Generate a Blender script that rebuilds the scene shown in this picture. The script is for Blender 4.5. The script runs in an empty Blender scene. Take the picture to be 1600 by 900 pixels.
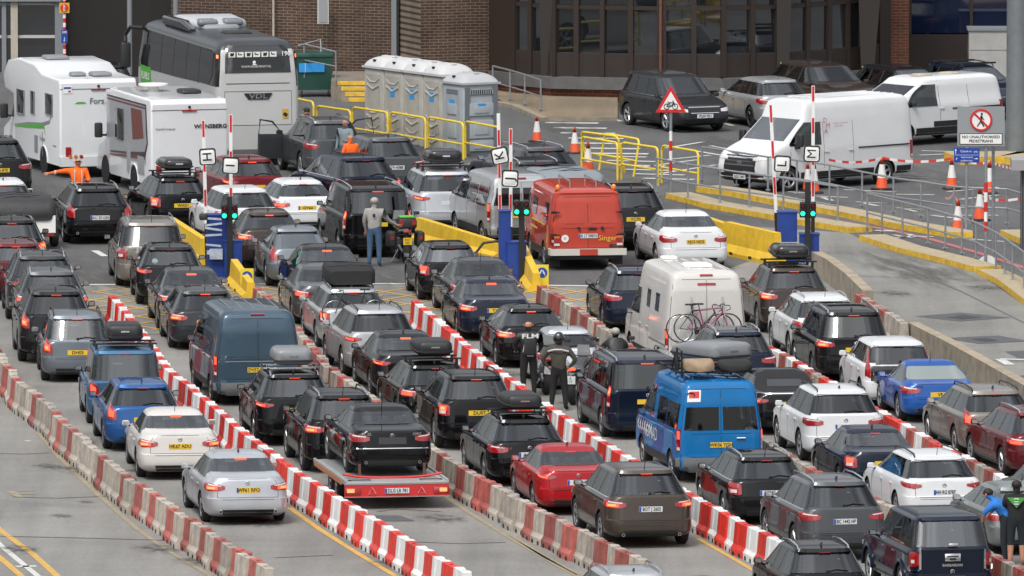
import bpy, bmesh, math, random
import numpy as np
from mathutils import Vector, Matrix
random.seed(7)
R = math.radians
SC = bpy.context.scene
COL = SC.collection
# ------------------------------------------------------------------ camera, sky, sun
F = 20600.0; TH = math.atan(0.0912); CH = 31.2
cd = bpy.data.cameras.new('camera'); cam = bpy.data.objects.new('camera', cd); COL.objects.link(cam)
cam.location = (0, 0, CH); cam.rotation_euler = (math.pi/2 - TH, 0, 0)
cd.sensor_width = 36; cd.lens = F/1600*36; cd.clip_start = 1; cd.clip_end = 3000
SC.camera = cam
W_ = bpy.data.worlds.new("World"); SC.world = W_; W_.use_nodes = True
nt = W_.node_tree; nt.nodes.clear()
out = nt.nodes.new('ShaderNodeOutputWorld'); bg = nt.nodes.new('ShaderNodeBackground')
sky = nt.nodes.new('ShaderNodeTexSky'); sky.sky_type = 'NISHITA'; sky.sun_disc = False
SUN_EL, SUN_AZ = R(55), R(200)
sky.sun_elevation = SUN_EL; sky.sun_rotation = SUN_AZ; sky.dust_density = 3
hs = nt.nodes.new('ShaderNodeHueSaturation'); hs.inputs['Saturation'].default_value = 0.22
nt.links.new(sky.outputs[0], hs.inputs['Color'])
tc = nt.nodes.new('ShaderNodeTexCoord'); nz = nt.nodes.new('ShaderNodeTexNoise')
nz.inputs['Scale'].default_value = 3.2; nz.inputs['Detail'].default_value = 6
nt.links.new(tc.outputs['Generated'], nz.inputs['Vector'])
rmp = nt.nodes.new('ShaderNodeMapRange'); rmp.inputs[1].default_value = .35; rmp.inputs[2].default_value = .68
rmp.inputs[3].default_value = .35; rmp.inputs[4].default_value = 1.6
nt.links.new(nz.outputs[0], rmp.inputs[0])
sx_ = nt.nodes.new('ShaderNodeSeparateXYZ'); nt.links.new(tc.outputs['Generated'], sx_.inputs[0])
hz = nt.nodes.new('ShaderNodeMapRange'); hz.inputs[1].default_value = .0; hz.inputs[2].default_value = .32; hz.inputs[3].default_value = .60; hz.inputs[4].default_value = 1.0
nt.links.new(sx_.outputs[2], hz.inputs[0]); mm = nt.nodes.new('ShaderNodeMath'); mm.operation = 'MULTIPLY'
zg_ = nt.nodes.new('ShaderNodeMapRange'); zg_.inputs[1].default_value = .1; zg_.inputs[2].default_value = 1.0; zg_.inputs[3].default_value = 1.0; zg_.inputs[4].default_value = 2.3
nt.links.new(sx_.outputs[2], zg_.inputs[0]); m2_ = nt.nodes.new('ShaderNodeMath'); m2_.operation = 'MULTIPLY'; nt.links.new(hz.outputs[0], m2_.inputs[0]); nt.links.new(zg_.outputs[0], m2_.inputs[1])
nt.links.new(m2_.outputs[0], mm.inputs[0]); nt.links.new(rmp.outputs[0], mm.inputs[1]); rmp = mm
mx = nt.nodes.new('ShaderNodeVectorMath'); mx.operation = 'SCALE'
nt.links.new(hs.outputs[0], mx.inputs[0]); nt.links.new(rmp.outputs[0], mx.inputs['Scale'])
nt.links.new(mx.outputs[0], bg.inputs[0]); bg.inputs[1].default_value = 0.13
nt.links.new(bg.outputs[0], out.inputs[0])
sd = bpy.data.lights.new('sun', 'SUN'); sun = bpy.data.objects.new('sun', sd); COL.objects.link(sun)
sd.energy = 1.5; sd.angle = R(14); sd.color = (1, .97, .92)
sun.rotation_euler = (math.pi/2 - SUN_EL, 0, math.pi - SUN_AZ)
SC.view_settings.view_transform = 'Standard'; SC.view_settings.look = 'None'
SC.view_settings.exposure = 0.12; SC.view_settings.gamma = 1

# ------------------------------------------------------------------ projection helpers
cT, sT = math.cos(TH), math.sin(TH)
def G(px, py, z=0.0):
    u, v = px-800, 450-py
    d = Vector((u, F*cT + v*sT, -F*sT + v*cT))
    t = (z-CH)/d.z
    return Vector((d.x*t, d.y*t, z))
def PR(p):
    x, y, z = p[0], p[1], p[2]-CH
    dep = y*cT - z*sT; up = y*sT + z*cT
    return 800 + F*x/dep, 450 - F*up/dep
def SCL(py): return 54 + .0319*(py-265)

# ------------------------------------------------------------------ materials
MATS = {}
def mat(name, col, rough=.5, metal=0, coat=0, emit=0, spec=.5, var=0, vs=3.0, bump=0, rnd=0):
    if name in MATS: return MATS[name]
    m = bpy.data.materials.new(name); m.use_nodes = True
    n = m.node_tree.nodes; l = m.node_tree.links; b = n['Principled BSDF']
    b.inputs['Base Color'].default_value = (*col, 1); b.inputs['Roughness'].default_value = rough
    b.inputs['Metallic'].default_value = metal; b.inputs['Specular IOR Level'].default_value = spec
    if coat: b.inputs['Coat Weight'].default_value = coat; b.inputs['Coat Roughness'].default_value = .03; b.inputs['Coat IOR'].default_value = 1.42
    if emit: b.inputs['Emission Color'].default_value = (*col, 1); b.inputs['Emission Strength'].default_value = emit
    if var or bump:
        t = n.new('ShaderNodeTexCoord'); z = n.new('ShaderNodeTexNoise'); z.inputs['Scale'].default_value = vs
        z.inputs['Detail'].default_value = 8; z.inputs['Roughness'].default_value = .65
        l.new(t.outputs['Object'], z.inputs['Vector'])
        if var:
            r = n.new('ShaderNodeMapRange'); r.inputs[1].default_value = .3; r.inputs[2].default_value = .7
            r.inputs[3].default_value = 1-var; r.inputs[4].default_value = 1+var
            l.new(z.outputs[0], r.inputs[0])
            s = n.new('ShaderNodeVectorMath'); s.operation = 'SCALE'; s.inputs[0].default_value = col
            sc_ = r.outputs[0]
            if rnd:
                oi = n.new('ShaderNodeObjectInfo'); r2 = n.new('ShaderNodeMapRange'); r2.inputs[3].default_value = 1-rnd; r2.inputs[4].default_value = 1+rnd*.6; l.new(oi.outputs['Random'], r2.inputs[0])
                mm_ = n.new('ShaderNodeMath'); mm_.operation = 'MULTIPLY'; l.new(r.outputs[0], mm_.inputs[0]); l.new(r2.outputs[0], mm_.inputs[1]); sc_ = mm_.outputs[0]
            l.new(sc_, s.inputs['Scale']); l.new(s.outputs[0], b.inputs['Base Color'])
        if bump:
            bp = n.new('ShaderNodeBump'); bp.inputs['Strength'].default_value = bump; bp.inputs['Distance'].default_value = .02
            l.new(z.outputs[0], bp.inputs['Height']); l.new(bp.outputs[0], b.inputs['Normal'])
    MATS[name] = m; return m
def paint(name, col, metal=.0, rough=.32):
    return mat('paint_'+name, col, rough, metal, .8, spec=.0, var=.03 if 'white' in name else .08, vs=1.7)
PAINT = dict(
 black=paint('black', (.005,.005,.006)), softblack=paint('softblack', (.010,.010,.011)), darkgrey=paint('darkgrey', (.032,.034,.037), .3), grey=paint('grey', (.085,.09,.097), .5),
 silver=paint('silver', (.42,.43,.44), .6), lsilver=paint('lsilver', (.50,.52,.55), .55), white=paint('white', (.62,.63,.64)), offwhite=paint('offwhite', (.56,.54,.51)),
 navy=paint('navy', (.008,.013,.028), .2), blue=paint('blue', (.02,.085,.25), .3), bluegrey=paint('bluegrey', (.055,.09,.125), .4), midblue=paint('midblue', (.05,.13,.24), .3),
 royal=paint('royal', (.02,.09,.33), .2), vanblue=paint('vanblue', (.012,.14,.36)), red=paint('red', (.36,.012,.016), .2), vanred=paint('vanred', (.44,.062,.042)),
 maroon=paint('maroon', (.14,.01,.014), .3), wine=paint('wine', (.10,.012,.015), .3), brown=paint('brown', (.075,.060,.050), .5), taupe=paint('taupe', (.22,.20,.18), .5), darkbrown=paint('darkbrown', (.045,.033,.028), .4),
 sage=paint('sage', (.20,.22,.215), .5), bluesilver=paint('bluesilver', (.16,.18,.205), .5))
def glass_mat(name, tint, ior=1.55):
    m = bpy.data.materials.new(name); m.use_nodes = True; n = m.node_tree.nodes; l = m.node_tree.links; n.clear()
    o = n.new('ShaderNodeOutputMaterial'); x = n.new('ShaderNodeMixShader'); tr = n.new('ShaderNodeBsdfTransparent'); g = n.new('ShaderNodeBsdfGlossy'); fr = n.new('ShaderNodeFresnel')
    tr.inputs[0].default_value = (tint[0]**.5, tint[1]**.5, tint[2]**.5, 1); g.inputs['Roughness'].default_value = .02; g.inputs[0].default_value = (.95,.98,1,1); fr.inputs[0].default_value = ior
    l.new(fr.outputs[0], x.inputs[0]); l.new(tr.outputs[0], x.inputs[1]); l.new(g.outputs[0], x.inputs[2]); l.new(x.outputs[0], o.inputs[0]); MATS[name] = m; return m
GLASS = glass_mat('window_glass', (.50,.54,.53), 2.0); GLASSB = glass_mat('window_glass_tinted', (.10,.11,.11), 1.85); GLASSG = glass_mat('window_glass_clear', (.80,.86,.84), 2.7)
INTR = mat('interior_trim', (.035,.035,.036), .8); SEATM = mat('seat_fabric', (.05,.05,.052), .85)
BLK = mat('black_plastic', (.016,.016,.017), .45)
GAP = mat('panel_gap', (.006,.006,.006), .8)
TYRE = mat('tyre_rubber', (.018,.018,.018), .8, var=.2)
RIM = mat('alloy_rim', (.45,.46,.47), .3, .8); RIMD = mat('dark_rim', (.03,.03,.032), .3, .4)
CHR = mat('chrome', (.75,.75,.76), .12, 1)
LAMP = mat('tail_lamp', (.30,.008,.010), .12, 0, 1, spec=.8)
LAMPW = mat('lamp_clear', (.62,.60,.60), .1, 0, 1)
LAMPO = mat('lamp_amber', (.55,.16,.02), .15, 0, 1)
LIT = mat('brake_light', (1,.085,.035), .4, emit=1.25)
LITB = mat('brake_light_bright', (1,.20,.07), .4, emit=2.0)
PLY = mat('plate_yellow', (.72,.47,.03), .4); PLW = mat('plate_white', (.62,.64,.65), .4)
PLB = mat('plate_blue', (.02,.07,.40), .4); INK = mat('ink_black', (.012,.012,.012), .6)
WHT = mat('white_paint', (.75,.75,.73), .5); REDP = mat('red_paint', (.55,.02,.02), .45)
GALV = mat('galvanised_steel', (.33,.35,.37), .45, .6, var=.15, vs=9)
YEL = mat('yellow_paint', (.72,.52,.03), .45, var=.12, vs=5)

# ------------------------------------------------------------------ mesh builder
class MB:
    def __init__(s): s.v = []; s.f = []; s.m = []
    def add(s, vs, fs, m=0):
        o = len(s.v); s.v += [tuple(v) for v in vs]; s.f += [tuple(i+o for i in f) for f in fs]; s.m += [m]*len(fs)
    def box(s, c, d, m=0, M=None, taper=1.0):
        x, y, z = [k/2 for k in d]; t = taper
        vs = [Vector((-x,-y,-z)), Vector((x,-y,-z)), Vector((x,y,-z)), Vector((-x,y,-z)), Vector((-x*t,-y*t,z)), Vector((x*t,-y*t,z)), Vector((x*t,y*t,z)), Vector((-x*t,y*t,z))]
        if M is not None: vs = [M @ v for v in vs]
        s.add([v+Vector(c) for v in vs], [(0,3,2,1),(4,5,6,7),(0,1,5,4),(1,2,6,5),(2,3,7,6),(3,0,4,7)], m)
    def rbox(s, c, d, r, m=0, M=None, top=1.0, seg=3):
        # box with rounded plan corners and rounded top edge
        x, y, z = [k/2 for k in d]
        def ring(ins, zz, t):
            pts = []; rr = max(r-ins, .001)
            for (sx, sy, a0) in ((1,1,0),(-1,1,90),(-1,-1,180),(1,-1,270)):
                for k in range(seg+1):
                    a = R(a0+90*k/seg); pts.append(Vector((sx*(x-r)*t+rr*math.cos(a), sy*(y-r)*t+rr*math.sin(a), zz)))
            return pts
        rings = [ring(r*.5, -z, 1), ring(0, -z+r*.5, 1), ring(0, z-r, top), ring(r*.3, z-r*.3, top), ring(r*.95, z, top)]
        vs = [v for q in rings for v in q]; n = len(rings[0]); fs = []
        for i in range(len(rings)-1):
            for j in range(n): fs.append((i*n+j, i*n+(j+1)%n, (i+1)*n+(j+1)%n, (i+1)*n+j))
        fs.append(tuple(range(n))[::-1]); fs.append(tuple((len(rings)-1)*n+j for j in range(n)))
        if M is not None: vs = [M @ v for v in vs]
        s.add([v+Vector(c) for v in vs], fs, m)
    def cyl(s, a, b, r0, r1=None, n=12, m=0, cap=True):
        a, b = Vector(a), Vector(b); r1 = r0 if r1 is None else r1
        d = (b-a).normalized(); q = d.to_track_quat('Z', 'Y').to_matrix()
        vs = []
        for p, r in ((a, r0), (b, r1)):
            for k in range(n): vs.append(p + q @ Vector((r*math.cos(2*math.pi*k/n), r*math.sin(2*math.pi*k/n), 0)))
        fs = [(k, (k+1)%n, n+(k+1)%n, n+k) for k in range(n)]
        if cap: fs += [tuple(range(n))[::-1], tuple(range(n, 2*n))]
        s.add(vs, fs, m)
    def tube(s, pts, r, n=8, m=0, closed=False):
        pts = [Vector(p) for p in pts]; N = len(pts); vs = []; up = None
        for i, p in enumerate(pts):
            if closed: d = (pts[(i+1)%N]-pts[i-1])
            else: d = pts[min(i+1, N-1)]-pts[max(i-1, 0)]
            d.normalize()
            if up is None:
                up = Vector((0,0,1)) if abs(d.z) < .9 else Vector((1,0,0))
            e = d.cross(up); e.normalize(); u = e.cross(d); up = u
            for k in range(n):
                a = 2*math.pi*k/n; vs.append(p + e*r*math.cos(a) + u*r*math.sin(a))
        fs = []
        for i in range(N if closed else N-1):
            for k in range(n):
                j = (i+1) % N; fs.append((i*n+k, i*n+(k+1)%n, j*n+(k+1)%n, j*n+k))
        if not closed: fs += [tuple(range(n))[::-1], tuple((N-1)*n+k for k in range(n))]
        s.add(vs, fs, m)
    def lathe(s, prof, c, axis='y', n=24, m=0):
        vs = []; N = len(prof)
        for k in range(n):
            a = 2*math.pi*k/n
            for (h, r) in prof:
                if axis == 'y': v = (r*math.cos(a), h, r*math.sin(a))
                else: v = (r*math.cos(a), r*math.sin(a), h)
                vs.append(Vector(v)+Vector(c))
        fs = [(k*N+i, k*N+i+1, ((k+1)%n)*N+i+1, ((k+1)%n)*N+i) for k in range(n) for i in range(N-1)]
        s.add(vs, fs, m)
    def prism(s, poly, y0, y1, axis='y', m=0):
        n = len(poly)
        def P(p, h):
            if axis == 'y': return (p[0], h, p[1])
            if axis == 'x': return (h, p[0], p[1])
            return (p[0], p[1], h)
        vs = [P(p, y0) for p in poly]+[P(p, y1) for p in poly]
        fs = [tuple(range(n)), tuple(range(2*n-1, n-1, -1))]+[(k, k+n, (k+1)%n+n, (k+1)%n) for k in range(n)]
        s.add(vs, fs, m)
    def ell(s, c, r, m=0, n=12, k=8, M=None):
        vs = []; fs = []
        for i in range(k+1):
            for j in range(n):
                a, b = math.pi*i/k, 2*math.pi*j/n
                v = Vector((r[0]*math.sin(a)*math.cos(b), r[1]*math.sin(a)*math.sin(b), r[2]*math.cos(a)))
                if M is not None: v = M @ v
                vs.append(v+Vector(c))
        for i in range(k):
            for j in range(n): fs.append((i*n+j, (i+1)*n+j, (i+1)*n+(j+1)%n, i*n+(j+1)%n))
        s.add(vs, fs, m)
    def mesh(s, name, mats, smooth=40, merge=True):
        me = bpy.data.meshes.new(name); me.from_pydata(s.v, [], s.f)
        for q in (mats if isinstance(mats, (list, tuple)) else [mats]): me.materials.append(q)
        me.polygons.foreach_set('material_index', s.m)
        bm = bmesh.new(); bm.from_mesh(me)
        if merge: bmesh.ops.remove_doubles(bm, verts=bm.verts, dist=1e-5)
        bmesh.ops.dissolve_degenerate(bm, edges=bm.edges, dist=1e-6)
        bmesh.ops.recalc_face_normals(bm, faces=bm.faces)
        bm.to_mesh(me); bm.free()
        shade(me, smooth); return me
    def build(s, name, mats, parent=None, smooth=40, **k):
        return obj(name, s.mesh(name, mats, smooth, **k), parent)
def shade(me, ang=40):
    me.polygons.foreach_set('use_smooth', [ang > 0]*len(me.polygons))
    if ang > 0: me.set_sharp_from_angle(angle=R(ang))
def obj(name, data, parent=None):
    o = bpy.data.objects.new(name, data); COL.objects.link(o)
    if parent is not None: o.parent = parent
    return o
def tag(o, label=None, cat=None, group=None, kind=None):
    if label: o['label'] = label
    if cat: o['category'] = cat
    if group: o['group'] = group
    if kind: o['kind'] = kind
    return o
def thing(name, label, cat, loc=(0,0,0), rz=0, group=None):
    o = bpy.data.objects.new(name, None); COL.objects.link(o); o.location = loc; o.rotation_euler = (0,0,rz)
    o.empty_display_size = .2
    return tag(o, label, cat, group)
def kids(o): return [c for c in bpy.data.objects if c.parent == o]
def tree(o): return (o, [tree(c) for c in kids(o)])
def dupt(t, parent=None):
    c = t[0].copy(); COL.objects.link(c); c.parent = parent
    for ch in t[1]: dupt(ch, c)
    return c
TXT = {}
def text(s, size, m, parent, loc, face='rear', name='lettering', depth=.0, align='CENTER', stretch=1.0, rot=None, bold=.0):
    key = (s, size, align, m.name, bold)
    if key not in TXT:
        cu = bpy.data.curves.new('t', 'FONT'); cu.body = s; cu.size = size; cu.align_x = align; cu.align_y = 'CENTER'; cu.offset = bold
        cu.resolution_u = 2
        ob = bpy.data.objects.new('t', cu); me = bpy.data.meshes.new_from_object(ob)
        bpy.data.objects.remove(ob); me.materials.clear(); me.materials.append(m); TXT[key] = me
    o = obj(name, TXT[key], parent)
    Rm = {'rear': Matrix(((0,0,-1),(-1,0,0),(0,1,0))), 'front': Matrix(((0,0,1),(1,0,0),(0,1,0))),
          'left': Matrix(((-1,0,0),(0,0,1),(0,1,0))), 'cam': Matrix(((1,0,0),(0,0,-1),(0,1,0)))}[face]
    M = Rm.to_4x4()
    if rot: M = M @ Matrix.Rotation(R(rot), 4, 'Z')
    M = M @ Matrix.Diagonal((stretch,1,1,1))
    M.translation = Vector(loc); o.matrix_local = M
    return o
# ------------------------------------------------------------------ car shells: a stack of plan outlines
def volume(me):
    bm = bmesh.new(); bm.from_mesh(me); v = bm.calc_volume(); bm.free(); return v
def cut_mesh(me, c):
    """subtract object c; a failed result (volume gone wrong) is tried again with the cutter nudged"""
    v0 = volume(me); vc = abs(volume(c.data)); res = me
    for k, (dx, sc, sv) in enumerate(((0,1,'EXACT'),(.0031,1.003,'EXACT'),(-.0043,.996,'EXACT'),(.006,1.009,'EXACT'),(0,1,'FAST'),(.004,1.01,'FAST'))):
        c.location = (dx, 0, dx*.3); c.scale = (1, sc, 1); o = obj('t', me); md = o.modifiers.new('b', 'BOOLEAN'); md.object = c; md.operation = 'DIFFERENCE'; md.solver = sv
        bpy.context.view_layer.update(); m2 = bpy.data.meshes.new_from_object(o.evaluated_get(bpy.context.evaluated_depsgraph_get())); bpy.data.objects.remove(o); v1 = volume(m2)
        if v0-vc*1.1-.02 < v1 < v0-.0015 and len(m2.polygons) > 50: res = m2; break
    else: print('CUT FAILED', v0, vc)
    bpy.data.objects.remove(c); return res
class Shell:
    def __init__(s, L, W, H, belt=.93, hood=.78, cowl=1.1, rf=.3, rr=-1.05, gr=-1.78, gz=1.03, deck=None, zb=.20, n=9, ng=None, tum=.29, fw=None, rw=None, wr=.33, lean=.05, XR=None, XF=None, B=None, **k):
        h = L/2; w = W/2; s.__dict__.update(k); ng = ng or (6.0 if deck else 7.5)
        s.L, s.W, s.H, s.h, s.w, s.belt, s.zb, s.n, s.ng, s.rr, s.rf, s.gr, s.gz, s.cowl, s.deck, s.wr = L, W, H, h, w, belt, zb, n, ng, rr, rf, gr, gz, cowl, deck, wr
        s.fw = h-.88 if fw is None else fw; s.rw = -h+.95 if rw is None else rw
        if deck:
            s.XR = [(zb,-h+.22),(zb+.09,-h+.05),(.36,-h+.005),(.46,-h),(.60,-h+.012),(.62,-h+.045),(deck-.07,-h+.05+lean),(deck-.012,-h+.07+lean),(gz,gr),(H-.10,rr),(H-.05,rr+.12*(rf-rr)),(H-.02,rr+.25*(rf-rr)),(H,rr+.47*(rf-rr))]
        else:
            s.XR = [(zb,-h+.20),(zb+.09,-h+.04),(.38,-h+.005),(.50,-h),(.63,-h+.015),(.65,-h+.06),(gz-.03,gr-.03),(gz,gr),(H-.13,rr-.03),(H-.085,rr-.05),(H-.055,rr+.02),(H-.02,rr+.14*(rf-rr)),(H,rr+.42*(rf-rr))]
        s.XF = [(zb,h-.28),(zb+.1,h-.06),(.42,h),(.58,h-.02),(hood-.06,h-.10),(hood,h-.24),((hood+belt)/2+.03,h-.55),(belt+.05,cowl),(H-.10,rf),(H-.05,rf-.12*(rf-rr)),(H-.02,rf-.25*(rf-rr)),(H,rf-.40*(rf-rr))]
        if belt+.05 <= hood+.09: s.XF[6] = (hood+.04, h-.4)
        t = w-tum
        s.B = [(zb,w-.12),(zb+.06,w-.045),(.34,w-.02),(.50,w),(.62,w-.004),(belt-.10,w-.012),(belt-.03,w-.03),(belt+.03,w-.085),(H-.13,t),(H-.07,t-.045),(H-.035,t-.11),(H-.012,t-.21),(H,t-.36)]
        if XR: s.XR = XR
        if XF: s.XF = XF
        if B: s.B = B
        for q in ('XR','XF','B'):
            a = np.array(sorted(getattr(s, q))); setattr(s, '_'+q, a)
    def ab(s, z):
        xr = np.interp(z, s._XR[:,0], s._XR[:,1]); xf = np.interp(z, s._XF[:,0], s._XF[:,1]); b = np.interp(z, s._B[:,0], s._B[:,1])
        n = np.interp(z, [s.belt-.05, s.belt+.08], [s.n, s.ng])
        return (xr+xf)/2, (xf-xr)/2, b, n
    def rear(s, f, z):
        c, a, b, n = s.ab(z); f = max(-.9999, min(.9999, f))
        return Vector((c-a*(1-abs(f)**n)**(1/n), f*b, z))
    def front(s, f, z):
        c, a, b, n = s.ab(z); f = max(-.9999, min(.9999, f))
        return Vector((c+a*(1-abs(f)**n)**(1/n), f*b, z))
    def side(s, x, z):
        c, a, b, n = s.ab(z); x = max(c-a+.14, min(c+a-getattr(s,'fm',.07), x)); t = (x-c)/a
        return Vector((c+a*t, b*(1-abs(t)**n)**(1/n), z))
    def wrap(s, q, z, fr=False):
        c, a, b, n = s.ab(z)
        ph = np.linspace(0, math.pi/2, 120); X = a*np.cos(ph)**(2/n); Y = b*np.sin(ph)**(2/n)
        if not fr: X = -X
        d = np.concatenate([[0], np.cumsum(np.hypot(np.diff(X), np.diff(Y)))])
        return Vector((c+np.interp(q, d, X), np.interp(q, d, Y), z))
    def strip(s, mb, cols, mode='rear', sd=1, off=.004, rows=5, sub=3, m=0, th=.012, closed=False, axis=None):
        fn = {'rear': lambda u, z: s.rear(u, z), 'front': lambda u, z: s.front(u, z), 'side': lambda u, z: s.side(u, z),
              'wrap': lambda u, z: s.wrap(u, z), 'wrapf': lambda u, z: s.wrap(u, z, True)}[mode]
        cc = []
        for i in range(len(cols)-1):
            for k in range(sub):
                t = k/sub; cc.append([cols[i][j]*(1-t)+cols[i+1][j]*t for j in range(3)])
        cc.append(list(cols[-1]))
        top, bot = [], []
        for (u, z0, z1) in cc:
            for r in range(rows+1):
                z = z0+(z1-z0)*r/rows; p = fn(u, z)
                e = .01; du = fn(u+e, z)-fn(u-e, z); dz = fn(u, z+e)-fn(u, z-e)
                nn = du.cross(dz)
                if nn.length < 1e-9: nn = Vector((0,0,1))
                nn.normalize(); ctr = Vector((0, 0, s.H*.45))
                ref = Vector({'rear': (-1,0,.35), 'front': (1,0,.35), 'side': (0,1,.2), 'wrap': (-.7,.7,.1), 'wrapf': (.7,.7,.1)}[mode])
                if nn.dot(ref) < 0: nn = -nn
                if axis is not None: nn = axis
                a_, b_ = p+nn*off, p-nn*th
                top.append((a_.x, a_.y*sd, a_.z)); bot.append((b_.x, b_.y*sd, b_.z))
        n = rows+1; C = len(cc); fs = []; o = len(top)
        for i in range(C-1):
            for r in range(rows): fs.append((i*n+r, (i+1)*n+r, (i+1)*n+r+1, i*n+r+1))
        for i in range(C-1):
            fs.append((i*n, (i+1)*n, (i+1)*n+o, i*n+o)); fs.append((i*n+rows, (i+1)*n+rows, (i+1)*n+rows+o, i*n+rows+o))
        for r in range(rows):
            for i in (0, C-1): fs.append((i*n+r, i*n+r+1, i*n+r+1+o, i*n+r+o))
        if closed:
            for i in range(C-1):
                for r in range(rows): fs.append((o+i*n+r, o+i*n+r+1, o+(i+1)*n+r+1, o+(i+1)*n+r))
            fs = [f for f in fs]; k0 = (C-1)*rows; fs = fs[:k0]
            for i in range(C-1):
                for r in range(rows): fs.append((o+i*n+r, o+i*n+r+1, o+(i+1)*n+r+1, o+(i+1)*n+r))
            for i in range(C-1): fs.append((i*n, (i+1)*n, (i+1)*n+o, i*n+o)); fs.append((i*n+rows, i*n+rows+o, (i+1)*n+rows+o, (i+1)*n+rows))
            for r in range(rows): fs.append((r, r+o, r+1+o, r+1)); fs.append(((C-1)*n+r, (C-1)*n+r+1, (C-1)*n+r+1+o, (C-1)*n+r+o))
        mb.add(top+bot, fs, m)
    def hull(s, name='body', arch=True, seg=72, cabin=False):
        zs = sorted(set([round(v, 4) for q in (s._XR, s._XF, s._B) for v in q[:,0] if s.zb-1e-6 <= v <= s.H+1e-6]))
        z2 = []
        for a, b in zip(zs[:-1], zs[1:]):
            k = max(1, int((b-a)/.07)); z2 += [a+(b-a)*i/k for i in range(k)]
        z2.append(zs[-1]); vs = []; fs = []
        ph = np.linspace(0, 2*math.pi, seg, endpoint=False)
        for z in z2:
            c, a, b, n = s.ab(z)
            for p in ph:
                vs.append((c+a*math.copysign(abs(math.cos(p))**(2/n), math.cos(p)), b*math.copysign(abs(math.sin(p))**(2/n), math.sin(p)), z))
        N = len(ph)
        for i in range(len(z2)-1):
            for j in range(N): fs.append((i*N+j, i*N+(j+1)%N, (i+1)*N+(j+1)%N, (i+1)*N+j))
        fs.append(tuple(range(N))[::-1]); fs.append(tuple((len(z2)-1)*N+j for j in range(N)))
        me = bpy.data.meshes.new(name); me.from_pydata(vs, [], fs)
        if arch:
            o = obj('t', me); cut = MB(); ra = s.wr+.055
            for x in (s.fw, s.rw): cut.cyl((x, s.w-.30, s.wr), (x, s.w+.3, s.wr), ra, n=28); cut.cyl((x, -s.w-.3, s.wr), (x, -s.w+.30, s.wr), ra, n=28)
            c = cut.build('c', BLK); md = o.modifiers.new('b', 'BOOLEAN'); md.object = c; md.operation = 'DIFFERENCE'; md.solver = 'EXACT'
            bpy.context.view_layer.update(); dg = bpy.context.evaluated_depsgraph_get()
            me2 = bpy.data.meshes.new_from_object(o.evaluated_get(dg)); bpy.data.objects.remove(o); bpy.data.objects.remove(c); me = me2; me.name = name
        if cabin:
            o = obj('t', me); cs = []
            h0, h1 = s.belt-.42, s.H-.075; zs = [h0+(h1-h0)*i/9 for i in range(10)]; ph = np.linspace(0, 2*math.pi, 48, endpoint=False); vs = []; fs = []
            for z in zs:
                c, a, b, n = s.ab(z); xr, xf = c-a, c+a; xr = xr+.11; xf = min(xf-.11, s.cowl-.12 if z < s.belt+.05 else 99)
                if s.deck and z < s.gz+.03: xr = s.gr+.22
                if z > s.H-.14: xr += .06; xf -= .06; b = min(b, s.ab(s.H-.10)[2])-.02
                b -= .075
                for p in ph: vs.append(((xr+xf)/2+(xf-xr)/2*math.copysign(abs(math.cos(p))**(2/n), math.cos(p)), b*math.copysign(abs(math.sin(p))**(2/n), math.sin(p)), z))
            for i in range(9):
                for j in range(48): fs.append((i*48+j, i*48+(j+1)%48, (i+1)*48+(j+1)%48, (i+1)*48+j))
            fs += [tuple(range(48))[::-1], tuple(9*48+j for j in range(48))]
            mb = MB(); mb.add(vs, fs); cs.append(mb.build('c', BLK))
            def outline(w, fn):
                P = []
                for (u, z0, z1) in w: P.append(fn(u, z0))
                q = w[-1]; P += [fn(q[0], q[1]+(q[2]-q[1])*k/6) for k in range(1, 6)]
                for (u, z0, z1) in reversed(w): P.append(fn(u, z1))
                q = w[0]; P += [fn(q[0], q[2]-(q[2]-q[1])*k/6) for k in range(1, 6)]
                o_ = []
                for p in P:
                    if not o_ or (math.hypot(p[0]-o_[-1][0], p[1]-o_[-1][1]) > .012 and math.hypot(p[0]-o_[0][0], p[1]-o_[0][1]) > .012): o_.append(p)
                return o_
            for w in side_windows(s):
                ol = outline(w, lambda x, z: (s.side(x, z).x, z))
                for sd in (1, -1): mb = MB(); mb.prism(ol, *sorted((sd*(s.w-.42), sd*(s.w+.1))), 'y'); cs.append(mb.build('c', BLK, None, 0))
            for mode, w in rear_windows(s)+[('front', getattr(s, 'screen', [(-.88, s.belt+.12, s.H-.12), (.88, s.belt+.12, s.H-.12)]))]:
                mb = MB(); s.strip(mb, w, mode, 1, .06, 4, 5, 0, .26, True, Vector((-1 if mode == 'rear' else 1, 0, 0))); cs.append(mb.build('c', BLK, merge=False))
            for c in cs: me = cut_mesh(me, c)
            bpy.data.objects.remove(o)
        me.materials.clear(); me.materials.append(PAINT['black']); me.materials.append(BLK); me.materials.append(GAP); me.materials.append(INTR)
        for p in me.polygons:
            c = p.center; mi = 0
            if p.center.z < s.zb+.001: mi = 1
            if cabin and s.belt-.45 < c.z < s.H-.045:
                cc, aa, bb, nn = s.ab(c.z); N_ = p.normal; v_ = (min(1, abs((c.x-cc)/aa))**nn+min(1, abs(c.y/bb))**nn)**(1/nn)
                if N_.z < -.6 and c.z > s.belt+.1 and v_ < .97: mi = 3
                elif N_.z > .8 and c.z < s.belt-.38 and v_ < .95: mi = 3
                elif abs(N_.z) <= .8 and v_ < 1.05 and N_.x*(c.x-(s.gr+s.cowl)/2)+N_.y*c.y*2 < -.02 and (abs(c.y) < bb-.05) and s.gr < c.x < s.cowl+.25: mi = 3
            for x in (s.fw, s.rw):
                if arch and math.hypot(c.x-x, c.z-s.wr) < s.wr+.056 and abs(c.y) > s.w-.34 and (abs(p.normal.y) < .5 or abs(c.y) < s.w-.28): mi = 1
            p.material_index = mi
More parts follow.
